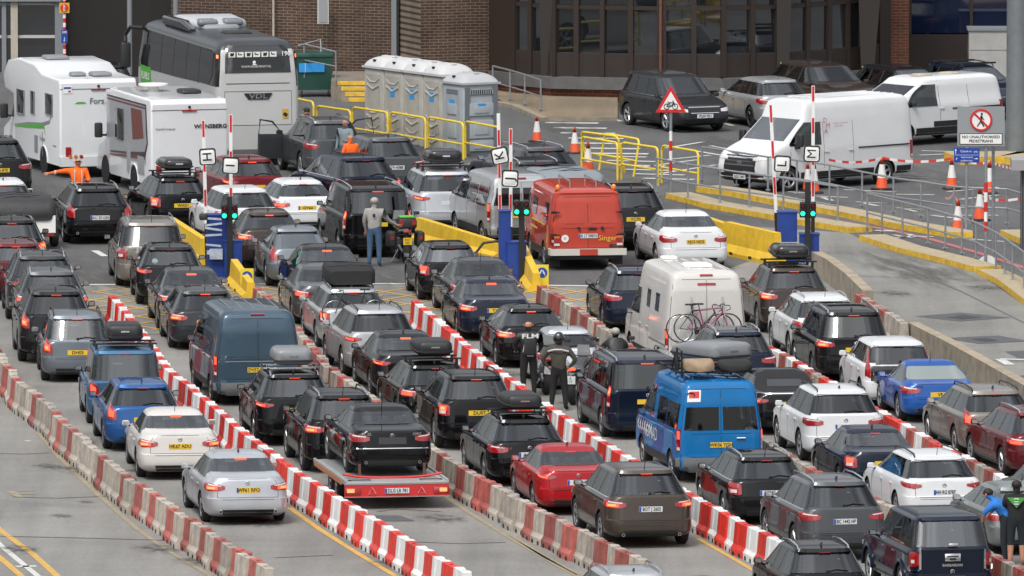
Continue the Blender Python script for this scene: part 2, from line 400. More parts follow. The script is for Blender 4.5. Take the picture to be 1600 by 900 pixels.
        return me

WHEELS = {}
def wheel_mesh(r, dark=False, w=.215):
    k = (r, dark, w)
    if k in WHEELS: return WHEELS[k]
    t = MB(); ri = r*.68
    t.lathe([(-w/2+.02, ri), (-w/2, ri+.02), (-w/2, r-.05), (-w/2+.03, r-.008), (0, r), (w/2-.03, r-.008), (w/2, r-.05), (w/2, ri+.02), (w/2-.02, ri)], (0,0,0), n=32)
    tm = t.mesh('wheel', TYRE)
    b = MB(); b.lathe([(-w/2+.03, ri+.005), (w/2-.02, ri+.005), (w/2-.012, ri-.012), (w/2-.03, ri-.03)], (0,0,0), n=32)
    b.cyl((0, w/2-.11, 0), (0, w/2-.10, 0), ri-.02, n=24, m=1); b.cyl((0, w/2-.12, 0), (0, w/2-.035, 0), .06, .045, n=12)
    for i in range(5):
        for e in (-.13, .13):
            a = 2*math.pi*i/5; u0 = Vector((math.cos(a+e*.6), 0, math.sin(a+e*.6))); u1 = Vector((math.cos(a+e*1.2), 0, math.sin(a+e*1.2)))
            b.cyl(u0*.045+Vector((0, w/2-.055, 0)), u1*(ri-.01)+Vector((0, w/2-.03, 0)), .022, .017, n=5)
    rm = b.mesh('rim', [RIMD if dark else RIM, GAP])
    WHEELS[k] = (tm, rm); return WHEELS[k]

LAMPS = {   # outline strips: (distance round the corner from the centre line, z low, z high)
 'wide':  dict(base=[(.50,.80,.87),(.60,.77,.90),(.90,.76,.93),(1.18,.82,.93)], lit=[(.66,.79,.86),(.98,.80,.87)], brk=[(.72,.81,.85),(.92,.81,.85)]),
 'block': dict(base=[(.66,.70,.90),(.74,.68,.93),(.98,.70,.95),(1.08,.74,.95)], lit=[(.74,.80,.90),(.96,.81,.91)], brk=[(.78,.82,.88),(.90,.82,.88)]),
 'slim':  dict(base=[(.52,.84,.89),(.70,.80,.91),(1.12,.86,.94),(1.22,.90,.93)], lit=[(.72,.83,.87),(1.05,.87,.90)], brk=[(.80,.845,.865),(1.0,.87,.885)]),
 'tall':  dict(base=[(.66,.72,.92),(.78,.72,1.02),(.92,.78,1.10)], lit=[(.72,.78,.90),(.86,.80,.98)], brk=[(.76,.82,.88),(.84,.84,.90)]),
 'van':   dict(base=[(.86,.72,1.22),(1.02,.72,1.22)], lit=[(.88,1.0,1.18),(.98,1.0,1.18)], brk=[(.90,1.04,1.14),(.96,1.04,1.14)]),
 'round': dict(base=[(.72,.72,.94),(.80,.68,.98),(.93,.68,.98),(1.0,.72,.94)], lit=[(.78,.78,.92),(.92,.78,.92)], brk=[(.81,.80,.88),(.89,.80,.88)])}

K = {}
K['saloon'] = dict(L=4.87, W=1.86, H=1.47, belt=.94, hood=.76, cowl=1.12, rf=.32, rr=-1.05, gr=-1.72, gz=1.09, deck=1.05, lamp='wide', win='saloon', fw=1.50, rw=-1.36)
K['coupe'] = dict(L=4.65, W=1.80, H=1.42, belt=.93, hood=.74, cowl=1.05, rf=.20, rr=-.95, gr=-1.83, gz=1.05, deck=1.01, lamp='slim', win='coupe', fw=1.42, rw=-1.30, tum=.28)
K['sports'] = dict(L=4.20, W=1.84, H=1.36, belt=.88, hood=.70, cowl=.75, rf=.05, rr=-.75, gr=-1.72, gz=.98, deck=.95, lamp='wide', win='coupe', fw=1.22, rw=-1.24, tum=.30, zoff=-.06)
K['bigcoupe'] = dict(L=5.0, W=1.87, H=1.42, belt=.95, hood=.76, cowl=1.10, rf=.25, rr=-.95, gr=-1.70, gz=1.06, deck=1.02, lamp='wide', win='coupe', fw=1.53, rw=-1.35, tum=.28)
K['hatch'] = dict(L=4.18, W=1.78, H=1.47, belt=.93, hood=.78, cowl=.98, rf=.28, rr=-1.58, gr=-1.96, gz=1.0, lamp='block', win='hatch', fw=1.24, rw=-1.33)
K['estate'] = dict(L=4.82, W=1.84, H=1.49, belt=.95, hood=.77, cowl=1.15, rf=.38, rr=-1.72, gr=-2.25, gz=1.0, lamp='wide', win='estate', fw=1.50, rw=-1.36)
K['suv'] = dict(L=4.72, W=1.90, H=1.69, belt=1.07, hood=.92, cowl=1.12, rf=.40, rr=-1.72, gr=-2.20, gz=1.14, lamp='wide', win='estate', fw=1.46, rw=-1.38, wr=.37, zb=.25, zoff=.12, tum=.30)
K['crossover'] = dict(L=4.40, W=1.83, H=1.60, belt=1.01, hood=.87, cowl=1.05, rf=.35, rr=-1.58, gr=-2.02, gz=1.08, lamp='wide', win='hatch', fw=1.33, rw=-1.33, wr=.35, zb=.23, zoff=.08)
K['mpv'] = dict(L=4.80, W=1.89, H=1.73, belt=1.00, hood=.86, cowl=1.40, rf=.70, rr=-1.95, gr=-2.28, gz=1.08, lamp='block', win='estate', fw=1.52, rw=-1.33, tum=.24, zoff=.10)
K['smallmpv'] = dict(L=4.35, W=1.77, H=1.64, belt=.97, hood=.83, cowl=1.22, rf=.50, rr=-1.70, gr=-2.05, gz=1.02, lamp='tall', win='estate', fw=1.32, rw=-1.32, tum=.22)
K['roundhatch'] = dict(L=4.25, W=1.80, H=1.46, belt=.94, hood=.78, cowl=1.0, rf=.22, rr=-1.35, gr=-1.93, gz=1.02, lamp='wide', win='hatch', fw=1.27, rw=-1.33, tum=.32)
K['fastback'] = dict(L=4.46, W=1.77, H=1.49, belt=.93, hood=.76, cowl=1.15, rf=.25, rr=-1.0, gr=-2.02, gz=1.02, lamp='tall', win='hatch', fw=1.38, rw=-1.32, tum=.29)
K['boxmpv'] = dict(L=4.38, W=1.81, H=1.80, belt=1.02, hood=.88, cowl=1.25, rf=.55, rr=-1.98, gr=-2.12, gz=1.05, lamp='tall', win='estate', fw=1.33, rw=-1.35, tum=.17, n=10, ng=10)
K['citycar'] = dict(L=4.0, W=1.76, H=1.55, belt=1.0, hood=.86, cowl=1.05, rf=.40, rr=-1.52, gr=-1.88, gz=1.04, lamp='tall', win='hatch', fw=1.28, rw=-1.28, tum=.22)
K['people'] = dict(L=5.14, W=1.93, H=1.90, belt=1.12, hood=.95, cowl=1.55, rf=.85, rr=-2.36, gr=-2.50, gz=1.18, lamp='van', win='van', fw=1.70, rw=-1.50, wr=.34, tum=.17, n=11, ng=11, zoff=.05)
K['pickup'] = dict(L=5.0, W=1.82, H=1.83, belt=1.10, hood=.98, cowl=1.15, rf=.45, rr=-2.18, gr=-2.42, gz=1.16, lamp='van', win='estate', pz=.52, fw=1.53, rw=-1.50, wr=.38, zb=.32, tum=.20, n=11, ng=11, zoff=.1)
SH = {}
def shell(kind):
    if kind not in SH: SH[kind] = Shell(**K[kind])
    return SH[kind]

BODY = {}
def rect_gap(s, mb, mode, u0, u1, z0, z1, sd=1, t=.005, m=2):
    hw = t
    if mode == 'rear':
        s.strip(mb, [(u0, z0-hw, z0+hw), (u1, z0-hw, z0+hw)], 'rear', sd, .0015, 1, 10, m, .004)
    for u in (u0, u1): s.strip(mb, [(u-hw, z0, z1), (u+hw, z0, z1)], mode, sd, .0015, 8, 1, m, .004)
def body_mesh(kind):
    if kind in BODY: return BODY[kind]
    s = shell(kind); me = s.hull(cabin=True); bl = s.belt
    mb = MB()
    # shut lines, valance, sill trim, all in the body's own mesh
    zt = (s.deck-.03) if s.deck else s.gz-.02
    rect_gap(s, mb, 'rear', -.72, .72, .62, zt)
    if s.deck: s.strip(mb, [(-.80, zt-.004, zt+.004), (.80, zt-.004, zt+.004)], 'rear', 1, .002, 1, 10, 2, .004)
    fr, rr_ = s.fw-s.wr-.16, s.rw+s.wr+.10
    mid = (fr+rr_)/2-.05
    for sd in (1, -1):
        for x in (fr, mid, rr_-.02):
            s.strip(mb, [(x-.006, .34, bl+.02), (x+.006, .34, bl+.02)], 'side', sd, .0015, 8, 1, 2, .004)
        s.strip(mb, [(rr_-.02, .33, .34), (fr, .33, .34)], 'side', sd, .0015, 1, 8, 2, .004)
        s.strip(mb, [(s.rw+s.wr+.09, s.zb+.0, s.zb+.09), (s.fw-s.wr-.09, s.zb+.0, s.zb+.09)], 'side', sd, .008, 2, 6, 1, .01)
    ws = side_windows(s)
    for w0, w1 in zip(ws[:-1], ws[1:]):
        for sd in (1, -1): s.strip(mb, [(w0[-1][0]-.005, s.belt+.045, s.H-.135), (w1[0][0]+.005, s.belt+.045, s.H-.135)], 'side', sd, .003, 6, 1, 1, .006)
    s.strip(mb, [(-.62, s.zb+.02, s.zb+.16), (.62, s.zb+.02, s.zb+.16)], 'rear', 1, .008, 3, 6, 1, .01)
    s.strip(mb, [(-.78, .575, .583), (.78, .575, .583)], 'rear', 1, .002, 1, 8, 2, .004)
    if getattr(s, 'win', '') in ('estate','hatch','van') and not s.deck:    # roof spoiler lip
        s.strip(mb, [(-.86, s.H-.135, s.H-.075), (.86, s.H-.135, s.H-.075)], 'rear', 1, .035, 2, 8, 0, .02)
    ex = mb.mesh('x', [BLK, BLK, GAP, INTR], 40)
    bm = bmesh.new(); bm.from_mesh(me); bm.from_mesh(ex); bm.to_mesh(me); bm.free()
    shade(me, 32); BODY[kind] = me; return me

def rear_windows(s):
    if hasattr(s, 'rearwins'): return [('rear', c) for c in s.rearwins]
    z1 = s.H-(.125 if s.deck else .145)
    return [('rear', [(-.945, s.gz+.06, z1-.03), (-.90, s.gz+.02, z1), (.90, s.gz+.02, z1), (.945, s.gz+.06, z1-.03)])]
def side_windows(s):
    """list of (columns) for one side"""
    if hasattr(s, 'sidewins'): return s.sidewins
    z0 = s.belt+.045; z1 = s.H-.135
    x0, x1 = s.cowl-.10, s.rf-.02           # windscreen pillar foot and head
    xr1 = s.rr+.16; xr0 = s.gr+.12 if s.deck else s.gr+.10
    B = (x1+ (xr1))/2+.02
    w = s.win
    def top(x):
        if x > x1: return z0+.03+(z1-z0-.03)*(x0-x)/(x0-x1)
        if x < xr1: return z1-.0-(z1-z0-.05)*min(1,(xr1-x)/max(.05,(xr1-xr0)))*(.85 if s.deck else .55)
        return z1
    def cols(a, b, k=4): return [(a+(b-a)*i/k, z0, z1) for i in range(k+1)]
    if w in ('saloon', 'coupe'):
        out = [cols(xr0+.12, -.42 if w == 'saloon' else -.30, 6), cols(-.34 if w == 'saloon' else -.22, x0, 6)]
    elif w == 'hatch': out = [cols(xr0+.02, rrx(s)+.02, 3), cols(rrx(s)+.09, -.28, 4), cols(-.20, x0, 6)]
    else: out = [cols(xr0+.02, rrx(s), 4), cols(rrx(s)+.08, -.18, 4), cols(-.10, x0, 6)]
    return out
def rrx(s): return s.rw+.38

SEATS = {}
def seats(kind):
    if kind in SEATS: return SEATS[kind]
    s = shell(kind); b = s.belt; r = []; hw = s.ab(b)[2]-.42; mid = (s.cowl+s.gr)/2
    xf = s.cowl-1.05; top = b+.30
    for y in (hw*.72, -hw*.72):
        mb = MB(); mb.rbox((xf,y,b-.10), (.14,.46,.55), .05); mb.rbox((xf-.02,y,b+.27), (.10,.26,.17), .04); mb.cyl((xf,y,b+.1), (xf,y,b+.3), .03, n=6); r.append(mb.mesh('front_seat', SEATM))
    xr = max(xf-1.0, s.gr+.75); mb = MB(); mb.rbox((xr,0,b-.12), (.14,hw*2+.3,.46), .05)
    for y in (-hw*.8, 0, hw*.8): mb.rbox((xr-.02,y,b+.17), (.09,.24,.15), .035); mb.cyl((xr,y,b), (xr,y,b+.15), .02, n=5)
    r.append(mb.mesh('rear_bench', SEATM)); mb = MB(); mb.rbox((s.cowl-.28,0,b-.02), (.3,hw*2+.5,.12), .05); mb.tube([(s.cowl-.55,hw*-.7+.17*math.cos(a),b+.03+.17*math.sin(a)) for a in [k*.628 for k in range(10)]], .015, 5, 0, True); r.append(mb.mesh('dashboard', INTR))
    if not s.deck and s.gr < -1.5: mb = MB(); mb.rbox((s.gr+.42,0,b-.03), (.42,hw*2+.35,.03), .01); r.append(mb.mesh('parcel_shelf', INTR))
    SEATS[kind] = r; return r
PARTS = {}
def proto_parts(kind):
    """meshes shared by every car of a shape"""
    if kind in PARTS: return PARTS[kind]
    s = shell(kind); P = {}
    P['side'] = []
    for sd in (1, -1):
        for c in side_windows(s):
            mb = MB(); s.strip(mb, c, 'side', sd, .005 if s.win != 'panel' else .010, 6 if s.win != 'panel' else 14, 3, 0); P['side'].append(mb.mesh('side_window', GLASS))
    z1 = s.H-(.125 if s.deck else .145)
    mb = MB(); s.strip(mb, [(-.945, s.gz+.06, z1-.03), (-.90, s.gz+.02, z1), (.90, s.gz+.02, z1), (.945, s.gz+.06, z1-.03)], 'rear', 1, .005, 8, 6); P['rearw'] = [mb.mesh('rear_window', GLASS)]
    if hasattr(s, 'rearwins'):
        P['rearw'] = []
        for c in s.rearwins: mb = MB(); s.strip(mb, c, 'rear', 1, .006, 6, 5); P['rearw'].append(mb.mesh('rear_window', GLASS))
    if hasattr(s, 'screen'): mb = MB(); s.strip(mb, s.screen, 'front', 1, .005, 8, 10); P['scr'] = mb.mesh('windscreen', GLASS)
    mb = MB(); s.strip(mb, [(-.88, s.belt+.12, s.H-.12), (.88, s.belt+.12, s.H-.12)], 'front', 1, .005, 8, 10); P['front'] = P.get('scr') or mb.mesh('windscreen', GLASS)
    zo = getattr(s, 'zoff', 0)
    for nm, L in LAMPS.items():
        k = s.w-.93
        for sd in (1, -1):
            b = MB(); s.strip(b, [(q+k, a+zo, c+zo) for q, a, c in L['base']], 'wrap', sd, .010, 5, 4); P[nm, sd] = b.mesh('tail_light', LAMP)
            for j, key in enumerate(('lit', 'brk')):
                b = MB(); s.strip(b, [(q+k, a+zo, c+zo) for q, a, c in L[key]], 'wrap', sd, .014+.003*j, 3, 4); P[nm, key, sd] = b.mesh('lit_lens', LIT if j == 0 else LITB)
            if nm == 'wide':
                b = MB(); s.strip(b, [(.58+k, .865+zo, .885+zo), (.92+k, .89+zo, .915+zo)], 'wrap', sd, .013, 3, 4); P[nm, 'clear', sd] = b.mesh('clear_lens', LAMPW)
            if nm in ('van', 'block', 'round'):
                b = MB(); q0, q1 = L['base'][1][0], L['base'][-2][0]; zz = L['base'][0][1]; q0, q1 = (L['base'][0][0]+.02, L['base'][-1][0]-.03) if nm == 'van' else (q0+.02, q1-.02)
                s.strip(b, [(q0+k, zz+.03+zo, zz+.10+zo), (q1+k, zz+.03+zo, zz+.10+zo)], 'wrap', sd, .013, 3, 4); P[nm, 'clear', sd] = b.mesh('clear_lens', LAMPW)
    # high brake light
    mb = MB(); zt = s.H-.118 if not s.deck else s.H-.135
    s.strip(mb, [(-.19, zt-.012, zt+.014), (.19, zt-.012, zt+.014)], 'rear', 1, .045 if not s.deck else .012, 1, 3, 0, .01); P['high'] = mb.mesh('high_brake_light', LIT)
    mh = MB()
    # mirror
    for sd in (1, -1):
        mb = MB(); x = s.cowl-.30; y = (s.w+.045)*sd; z = s.belt+.06
        mb.rbox((x, y, z), (.12, .17, .12), .04); mb.cyl((x+.02, (s.w-.06)*sd, z-.07), (x, y-.06*sd, z-.05), .025, n=6, m=1)
        P['mirror', sd] = mb.mesh('wing_mirror', [PAINT['black'], BLK])
        mb = MB(); mb.box((x-.062, y, z+.002), (.006, .13, .085)); P['mglass', sd] = mb.mesh('mirror_glass', CHR)
        for j, xx in enumerate((-.33, s.fw-s.wr-1.22 if s.fw-s.wr-1.22 > 0 else .45)):
            xx = (-.95, -.0)[j] + (s.fw-1.45)
            p = s.side(xx, s.belt-.13); mb = MB(); mb.box((xx, (p.y+.012)*sd, s.belt-.13), (.17, .03, .028)); P['handle', j, sd] = mb.mesh('door_handle', CHR)
    mb = MB(); mb.cyl((-s.h+.02, .60, .30), (-s.h-.012, .60, .30), .036, n=12); mb.cyl((-s.h+.0, .60, .30), (-s.h-.014, .60, .30), .026, n=12, m=1); P['exh'] = mb.mesh('exhaust', [CHR, GAP])
    # antenna fin
    mb = MB(); xf = s.rr+.28; zf = s.H-.035; mb.prism([(xf, zf), (xf+.16, zf+.005), (xf+.02, zf+.085)], -.018, .018); P['fin'] = mb.mesh('antenna_fin', BLK)
    for sd in (1, -1):
        yr = s.w-.25-.02; x0, x1 = s.rr+.10, s.rf-.10; zr = s.H-.07
        c = s.ab(s.H-.05)[2]-.02; pts = [(x0-.06, c*sd, zr+.0), (x0+.06, c*sd, zr+.07), ((x0+x1)/2, c*sd, zr+.105), (x1-.08, c*sd, zr+.075), (x1+.05, c*sd, zr)]
        mb = MB(); mb.tube(pts, .018, 6); P['rail', sd] = mb.mesh('roof_rail', CHR)
    # rear wiper
    mb = MB(); p0 = s.rear(0, s.gz+.05); mb.tube([p0+Vector((-.03,0,.0)), s.rear(-.25, s.gz+.09)+Vector((-.03,0,0)), s.rear(-.55, s.gz+.07)+Vector((-.03,0,0))], .011, 5)
    mb.cyl(p0, p0+Vector((-.04,0,0)), .03, n=8); P['wiper'] = mb.mesh('rear_wiper', BLK)
    # front: headlights, grille
    zo = getattr(s, 'zf', zo)
    for sd in (1, -1):
        mb = MB(); s.strip(mb, [(.52, .62+zo, .70+zo), (.75, .62+zo, .74+zo), (1.15, .68+zo, .78+zo)], 'wrapf', sd, .012, 4, 4); P['head', sd] = mb.mesh('headlight', LAMPW)
    mb = MB(); s.strip(mb, [(-.50, .52+zo, .66+zo), (.50, .52+zo, .66+zo)], 'front', 1, .010, 3, 6); s.strip(mb, [(-.6, .27, .38), (.6, .27, .38)], 'front', 1, .010, 3, 6); P['grille'] = mb.mesh('grille', BLK)
    mb = MB(); s.strip(mb, [(-.50, .665+zo, .685+zo), (.50, .665+zo, .685+zo)], 'front', 1, .014, 1, 6); P['gtrim'] = mb.mesh('grille_trim', CHR)
    # trims
    mb = MB()
    for sd in (1, -1):
        for c in side_windows(s): pass
        s.strip(mb, [(s.gr+.45 if s.deck else s.gr+.25, s.belt+.022, s.belt+.036), (s.cowl-.12, s.belt+.022, s.belt+.036)], 'side', sd, .006, 1, 12)
    P['trim'] = mb.mesh('window_trim', CHR)
    PARTS[kind] = P; return P

def boxlet(parent, s, colm, x=None, low=False, wide=.78, length=2.0, y=.0, bars=True, zup=.0, back=None):
    """roof box and cross bars: the box is its own thing"""
    pass

def plate(parent, txt, style, x, z, face='rear', w=.50, y=0):
    mb = MB(); s = -1 if face == 'rear' else 1
    mb.box((x+s*.006, y, z), (.012, w, .115)); 
    if style in ('eu', 'gb'): mb.box((x+s*.0135, y+(w/2-.025)*(1 if face == 'rear' else -1), z), (.002, .045, .105), 1)
    o = mb.build('number_plate', [PLY if style in ('y', 'gb') else PLW, PLB], parent, 0)
    text(txt, .112, INK, o, (x+s*.0155, y-(.02 if style in ('eu','gb') else 0), z-.002), face, 'plate_lettering', stretch=min(1.05, w/.062/max(4, len(txt))*.92), bold=.0025)
    return o

NCAR = [0]
def build_car(kind, col, loc, rz, name, label, cat='car', group=None, pl=None, lit=1, high=True, rails=None, lamp=None, fin=True, sc=(1,1,1), glass=None, dark=False, trim=False, badge=None, handles='body', wiper=True, z=0, front=False, exh=None, rearglass=None, mirror=None, text_=None, white_spec=None):
    s = shell(kind); P = proto_parts(kind)
    t = thing(name, label, cat, (loc[0], loc[1], z), rz, group); t.scale = sc
    pm = PAINT[col]
    def om(o, m, i=0):
        o.material_slots[i].link = 'OBJECT'; o.material_slots[i].material = m; return o
    om(obj('body', body_mesh(kind), t), pm)
    g = glass or GLASS
    for me in seats(kind): obj(me.name.split('.')[0], me, t)
    for i, me in enumerate(P['side']):
        o = obj('side_window', me, t)
        om(o, GLASSB if (g is GLASSB and i % (len(P['side'])//2) < len(P['side'])//2-1) else (GLASS if g is GLASSB else g))
    for me in P['rearw']: om(obj('rear_window', me, t), rearglass or g)
    om(obj('windscreen', P['front'], t), GLASSG)
    lm = lamp or (('wide', 'block', 'wide', 'slim')[NCAR[0] % 4] if kind in ('suv', 'crossover', 'saloon', 'estate') and lit is not None else s.lamp)
    for sd in (1, -1):
        o = obj('tail_light', P[lm, sd], t)
        if lit: obj('lit_lens', P[lm, 'lit', sd], o)
        if lit == 2: obj('lit_lens', P[lm, 'brk', sd], o)
        if (lm, 'clear', sd) in P: obj('clear_lens', P[lm, 'clear', sd], o)
        o = obj('wing_mirror', P['mirror', sd], t); om(o, pm if mirror is None else mirror); obj('mirror_glass', P['mglass', sd], o)
        for j in (0, 1):
            o = obj('door_handle', P['handle', j, sd], t); om(o, CHR if handles == 'chrome' else pm)
    if high:
        o = obj('high_brake_light', P['high'], t)
        if not (lit == 2 or high == 2): om(o, LAMP)
    tm, rm = wheel_mesh(s.wr, dark)
    for x in (s.fw, s.rw):
        for sd in (1, -1):
            o = obj('wheel', tm, t); o.location = (x, sd*(s.w-.125), s.wr); o.rotation_euler = (0, random.random()*6, 0 if sd == 1 else math.pi)
            obj('rim', rm, o)
    if fin and NCAR[0] % 3 != 1: obj('antenna_fin', P['fin'], t)
    elif fin:
        if 'aer' not in P: mb = MB(); x_ = s.rr+.2; mb.cyl((x_,0,s.H-.05), (x_-.16,0,s.H+.24), .009, .004, 6); P['aer'] = mb.mesh('aerial', BLK)
        obj('aerial', P['aer'], t)
    if rails:
        for sd in (1, -1): om(obj('roof_rail', P['rail', sd], t), CHR if rails == 'chrome' else BLK)
    if trim: obj('window_trim', P['trim'], t)
    if exh:
        for sd in ((1,) if exh == 1 else (1, -1)):
            o = obj('exhaust', P['exh'], t); o.location = (0, 0 if sd == 1 else -1.2, .02)
    if wiper and not s.deck: obj('rear_wiper', P['wiper'], t)
    if front or True:
        for sd in (1, -1): obj('headlight', P['head', sd], t)
        obj('grille', P['grille'], t)
        if front: obj('grille_trim', P['gtrim'], t)
    zo = getattr(s, 'zoff', 0)
    zp = getattr(s, 'pz', (s.deck-.27 if s.deck else s.gz-.28))
    if pl:
        p = s.rear(0, zp); plate(t, pl[0], pl[1], p.x-.004, zp)
    elif pl is None and lit is not None:
        p = s.rear(0, zp); mb = MB(); mb.box((p.x-.008, 0, zp), (.012, .50, .11)); mb.build('number_plate', PLY if NCAR[0] % 4 else PLW, t, 0)
    if badge:
        p = s.rear(0, zp+.15); b = MB(); 
        b.lathe([(0, .048), (.012, .046), (.014, .036), (.006, .034)], (0,0,0), 'z', 16); 
        for k in range(3):
            a = R(90+120*k) if badge == 'star' else R(60*k)
            b.cyl((0,0,.006), (.042*math.cos(a), .042*math.sin(a), .006), .006, .003, 5)
        o = b.build('badge', CHR, t); o.matrix_local = Matrix.Translation(p+Vector((-.004,0,0))) @ Matrix(((0,0,-1),(-1,0,0),(0,1,0))).to_4x4()
    if text_:
        for (tx, size, y, z_) in text_:
            p = s.rear(y/s.w, z_); text(tx, size, CHR, t, (p.x-.008, y, z_), 'rear', 'lettering', bold=.002)
    NCAR[0] += 1
    return t

def solve(L, H, xc, ytop, yaw, W=0, k=.48, sx=1, z=0):
    """ground point under the rear bumper centre so that the roof shows at ytop"""
    hd = Vector((-math.sin(R(yaw)), math.cos(R(yaw)), 0)); py = ytop+H*60
    for _ in range(12):
        P = G(xc, py, z); q = P+hd*L*k; q.z = H+z
        py += ytop-PR(q)[1]
    return P, hd, py
CARS = {}
def car(kind, col, xc, ytop, yaw, name, label, H=None, L=None, Wd=None, z=0, **kw):
    k = K[kind]; sx = (L or k['L'])/k['L']; sy = (Wd or k['W'])/k['W']; sz = (H or k['H'])/k['H']
    P, hd, py = solve(k['L']*sx, k['H']*sz, xc, ytop, yaw, z=z)
    c = P+hd*k['L']*sx/2
    t = build_car(kind, col, c, R(90+yaw), name, label, z=z, sc=(sx, sy, sz), **kw)
    CARS[label] = (t, P, py)
    print('CAR %-60s rear y %.0f  z %.1f' % (label[:60], py, P.y))
    return t
# ------------------------------------------------------------------ the ground and its markings
def ground_mat(name, col, dark, scale=1.0, joints=False, rough=.85):
    m = bpy.data.materials.new(name); m.use_nodes = True; n = m.node_tree.nodes; l = m.node_tree.links; b = n['Principled BSDF']
    b.inputs['Roughness'].default_value = rough; b.inputs['Specular IOR Level'].default_value = .3
    t = n.new('ShaderNodeTexCoord')
    def noise(s, d=8, sx=(1,1,1), r=.6):
        mp = n.new('ShaderNodeMapping'); mp.inputs['Scale'].default_value = sx; mp.inputs['Rotation'].default_value = (0, 0, R(-9)); l.new(t.outputs['Object'], mp.inputs[0])
        z = n.new('ShaderNodeTexNoise'); z.inputs['Scale'].default_value = s; z.inputs['Detail'].default_value = d; z.inputs['Roughness'].default_value = r; l.new(mp.outputs[0], z.inputs['Vector']); return z.outputs[0]
    def rng(v, a, b_, c, d):
        r = n.new('ShaderNodeMapRange'); [setattr(r.inputs[i+1], 'default_value', q) for i, q in enumerate((a, b_, c, d))]; l.new(v, r.inputs[0]); return r.outputs[0]
    def mul(a, b_):
        q = n.new('ShaderNodeMath'); q.operation = 'MULTIPLY'; l.new(a, q.inputs[0]); l.new(b_, q.inputs[1]); return q.outputs[0]
    big = rng(noise(.13*scale, 5), .35, .65, .84, 1.12)
    streak = rng(noise(.5, 6, (2.2, .10, 1)), .35, .68, .86, 1.10)      # wheel tracks run along the lanes
    cross = rng(noise(.4, 6, (.15, 1.6, 1)), .4, .7, .95, 1.06)
    fine = rng(noise(9, 6, r=.85), .3, .7, .74, 1.24)
    fac = mul(mul(big, streak), mul(fine, cross))
    mx = n.new('ShaderNodeMix'); mx.data_type = 'RGBA'; mx.inputs[6].default_value = (*col, 1); mx.inputs[7].default_value = (*dark, 1)
    l.new(rng(noise(.28, 9, r=.7), .55, .72, 0, .7), mx.inputs[0])
    s = n.new('ShaderNodeVectorMath'); s.operation = 'SCALE'; l.new(mx.outputs[2], s.inputs[0]); l.new(fac, s.inputs['Scale']); l.new(s.outputs[0], b.inputs['Base Color'])
    bp = n.new('ShaderNodeBump'); bp.inputs['Strength'].default_value = .25; bp.inputs['Distance'].default_value = .01; l.new(noise(30, 3), bp.inputs['Height']); l.new(bp.outputs[0], b.inputs['Normal'])
    return m
ASPH = ground_mat('asphalt', (.112,.112,.113), (.085,.085,.086))
ASPHN = ground_mat('worn_road', (.235,.228,.212), (.17,.166,.154))
CONC = ground_mat('ramp_concrete', (.235,.23,.21), (.17,.165,.15))
BUFF = ground_mat('buff_paving', (.24,.19,.13), (.17,.14,.10))
def sheet(name, pts, m, z, px=True, kind='structure'):
    mb = MB(); P = [G(*p) if px else Vector((p[0], p[1], 0)) for p in pts]
    mb.add([(p.x, p.y, z) for p in P], [tuple(range(len(P)))]); o = mb.build(name, m, None, 0); return tag(o, kind=kind)
mb = MB(); mb.add([(-600,-100,0),(600,-100,0),(600,2600,0),(-600,2600,0)], [(0,1,2,3)]); tag(mb.build('ground', ASPH, None, 0), kind='structure')
sheet('lane_road', [(-400,446),(140,446),(600,444),(1060,449),(1180,405),(1290,398),(1420,505),(1600,610),(1900,790),(1900,1150),(-900,1150),(-900,446)], ASPHN, .004)
sheet('ramp_road', [(1140,352),(1325,364),(1345,374),(1400,393),(1522,424),(1600,477),(1900,640),(1900,790),(1600,612),(1420,507),(1290,400),(1215,380)], CONC, .008)
mk = dict(w=mat('road_white', (.55,.55,.52), .6, var=.22, vs=7), y=mat('road_yellow', (.55,.33,.07), .6, var=.25, vs=6), yf=mat('road_yellow_faded', (.29,.245,.16), .7, var=.3, vs=6), r=mat('road_red', (.42,.12,.12), .6, var=.2, vs=7), d=mat('patch_dark', (.085,.087,.092), .8, var=.2))
def line(name, pts, w, m, z=.012, px=True):
    mb = MB(); P = [G(*p) if px else Vector(p) for p in pts]
    L, Rr = [], []
    for i, p in enumerate(P):
        d = (P[min(i+1, len(P)-1)]-P[max(i-1, 0)]); d.z = 0; d.normalize(); n = Vector((-d.y, d.x, 0))*w/2; L.append(p+n); Rr.append(p-n)
    vs = [(q.x, q.y, z) for q in L+Rr]; k = len(P)
    mb.add(vs, [(i, i+1, k+i+1, k+i) for i in range(k-1)]); return tag(mb.build(name, mk[m], None, 0), kind='structure')
# yellow hatched box across the lanes
mb = MB(); x0, x1, y0, y1 = G(120,520).x, G(1010,520).x, G(500,516).y, G(500,449).y
for sgn in (1, -1):
    u = x0-(y1-y0)
    while u < x1+(y1-y0):
        a = [u, y0] if sgn == 1 else [u, y1]; b = [u+(y1-y0)*.55, y1] if sgn == 1 else [u+(y1-y0)*.55, y0]
        ta = max(0, (x0-a[0])/(b[0]-a[0])); tb = min(1, (x1-a[0])/(b[0]-a[0]))
        if tb > ta:
            p = Vector((a[0]+(b[0]-a[0])*ta, a[1]+(b[1]-a[1])*ta, 0)); q = Vector((a[0]+(b[0]-a[0])*tb, a[1]+(b[1]-a[1])*tb, 0)); d = (q-p).normalized(); n = Vector((-d.y, d.x, 0))*.055
            z = .0125+(.001 if sgn > 0 else 0); mb.add([(v.x, v.y, z) for v in (p+n, q+n, q-n, p-n)], [(0,1,2,3)])
        u += 1.25
tag(mb.build('hatch_marking', mk['y'], None, 0), kind='structure')
line('lane_marking', [(0,446),(600,444),(1060,449)], .30, 'w', .016); line('lane_marking', [(120,522),(1010,522)], .2, 'yf', .016)
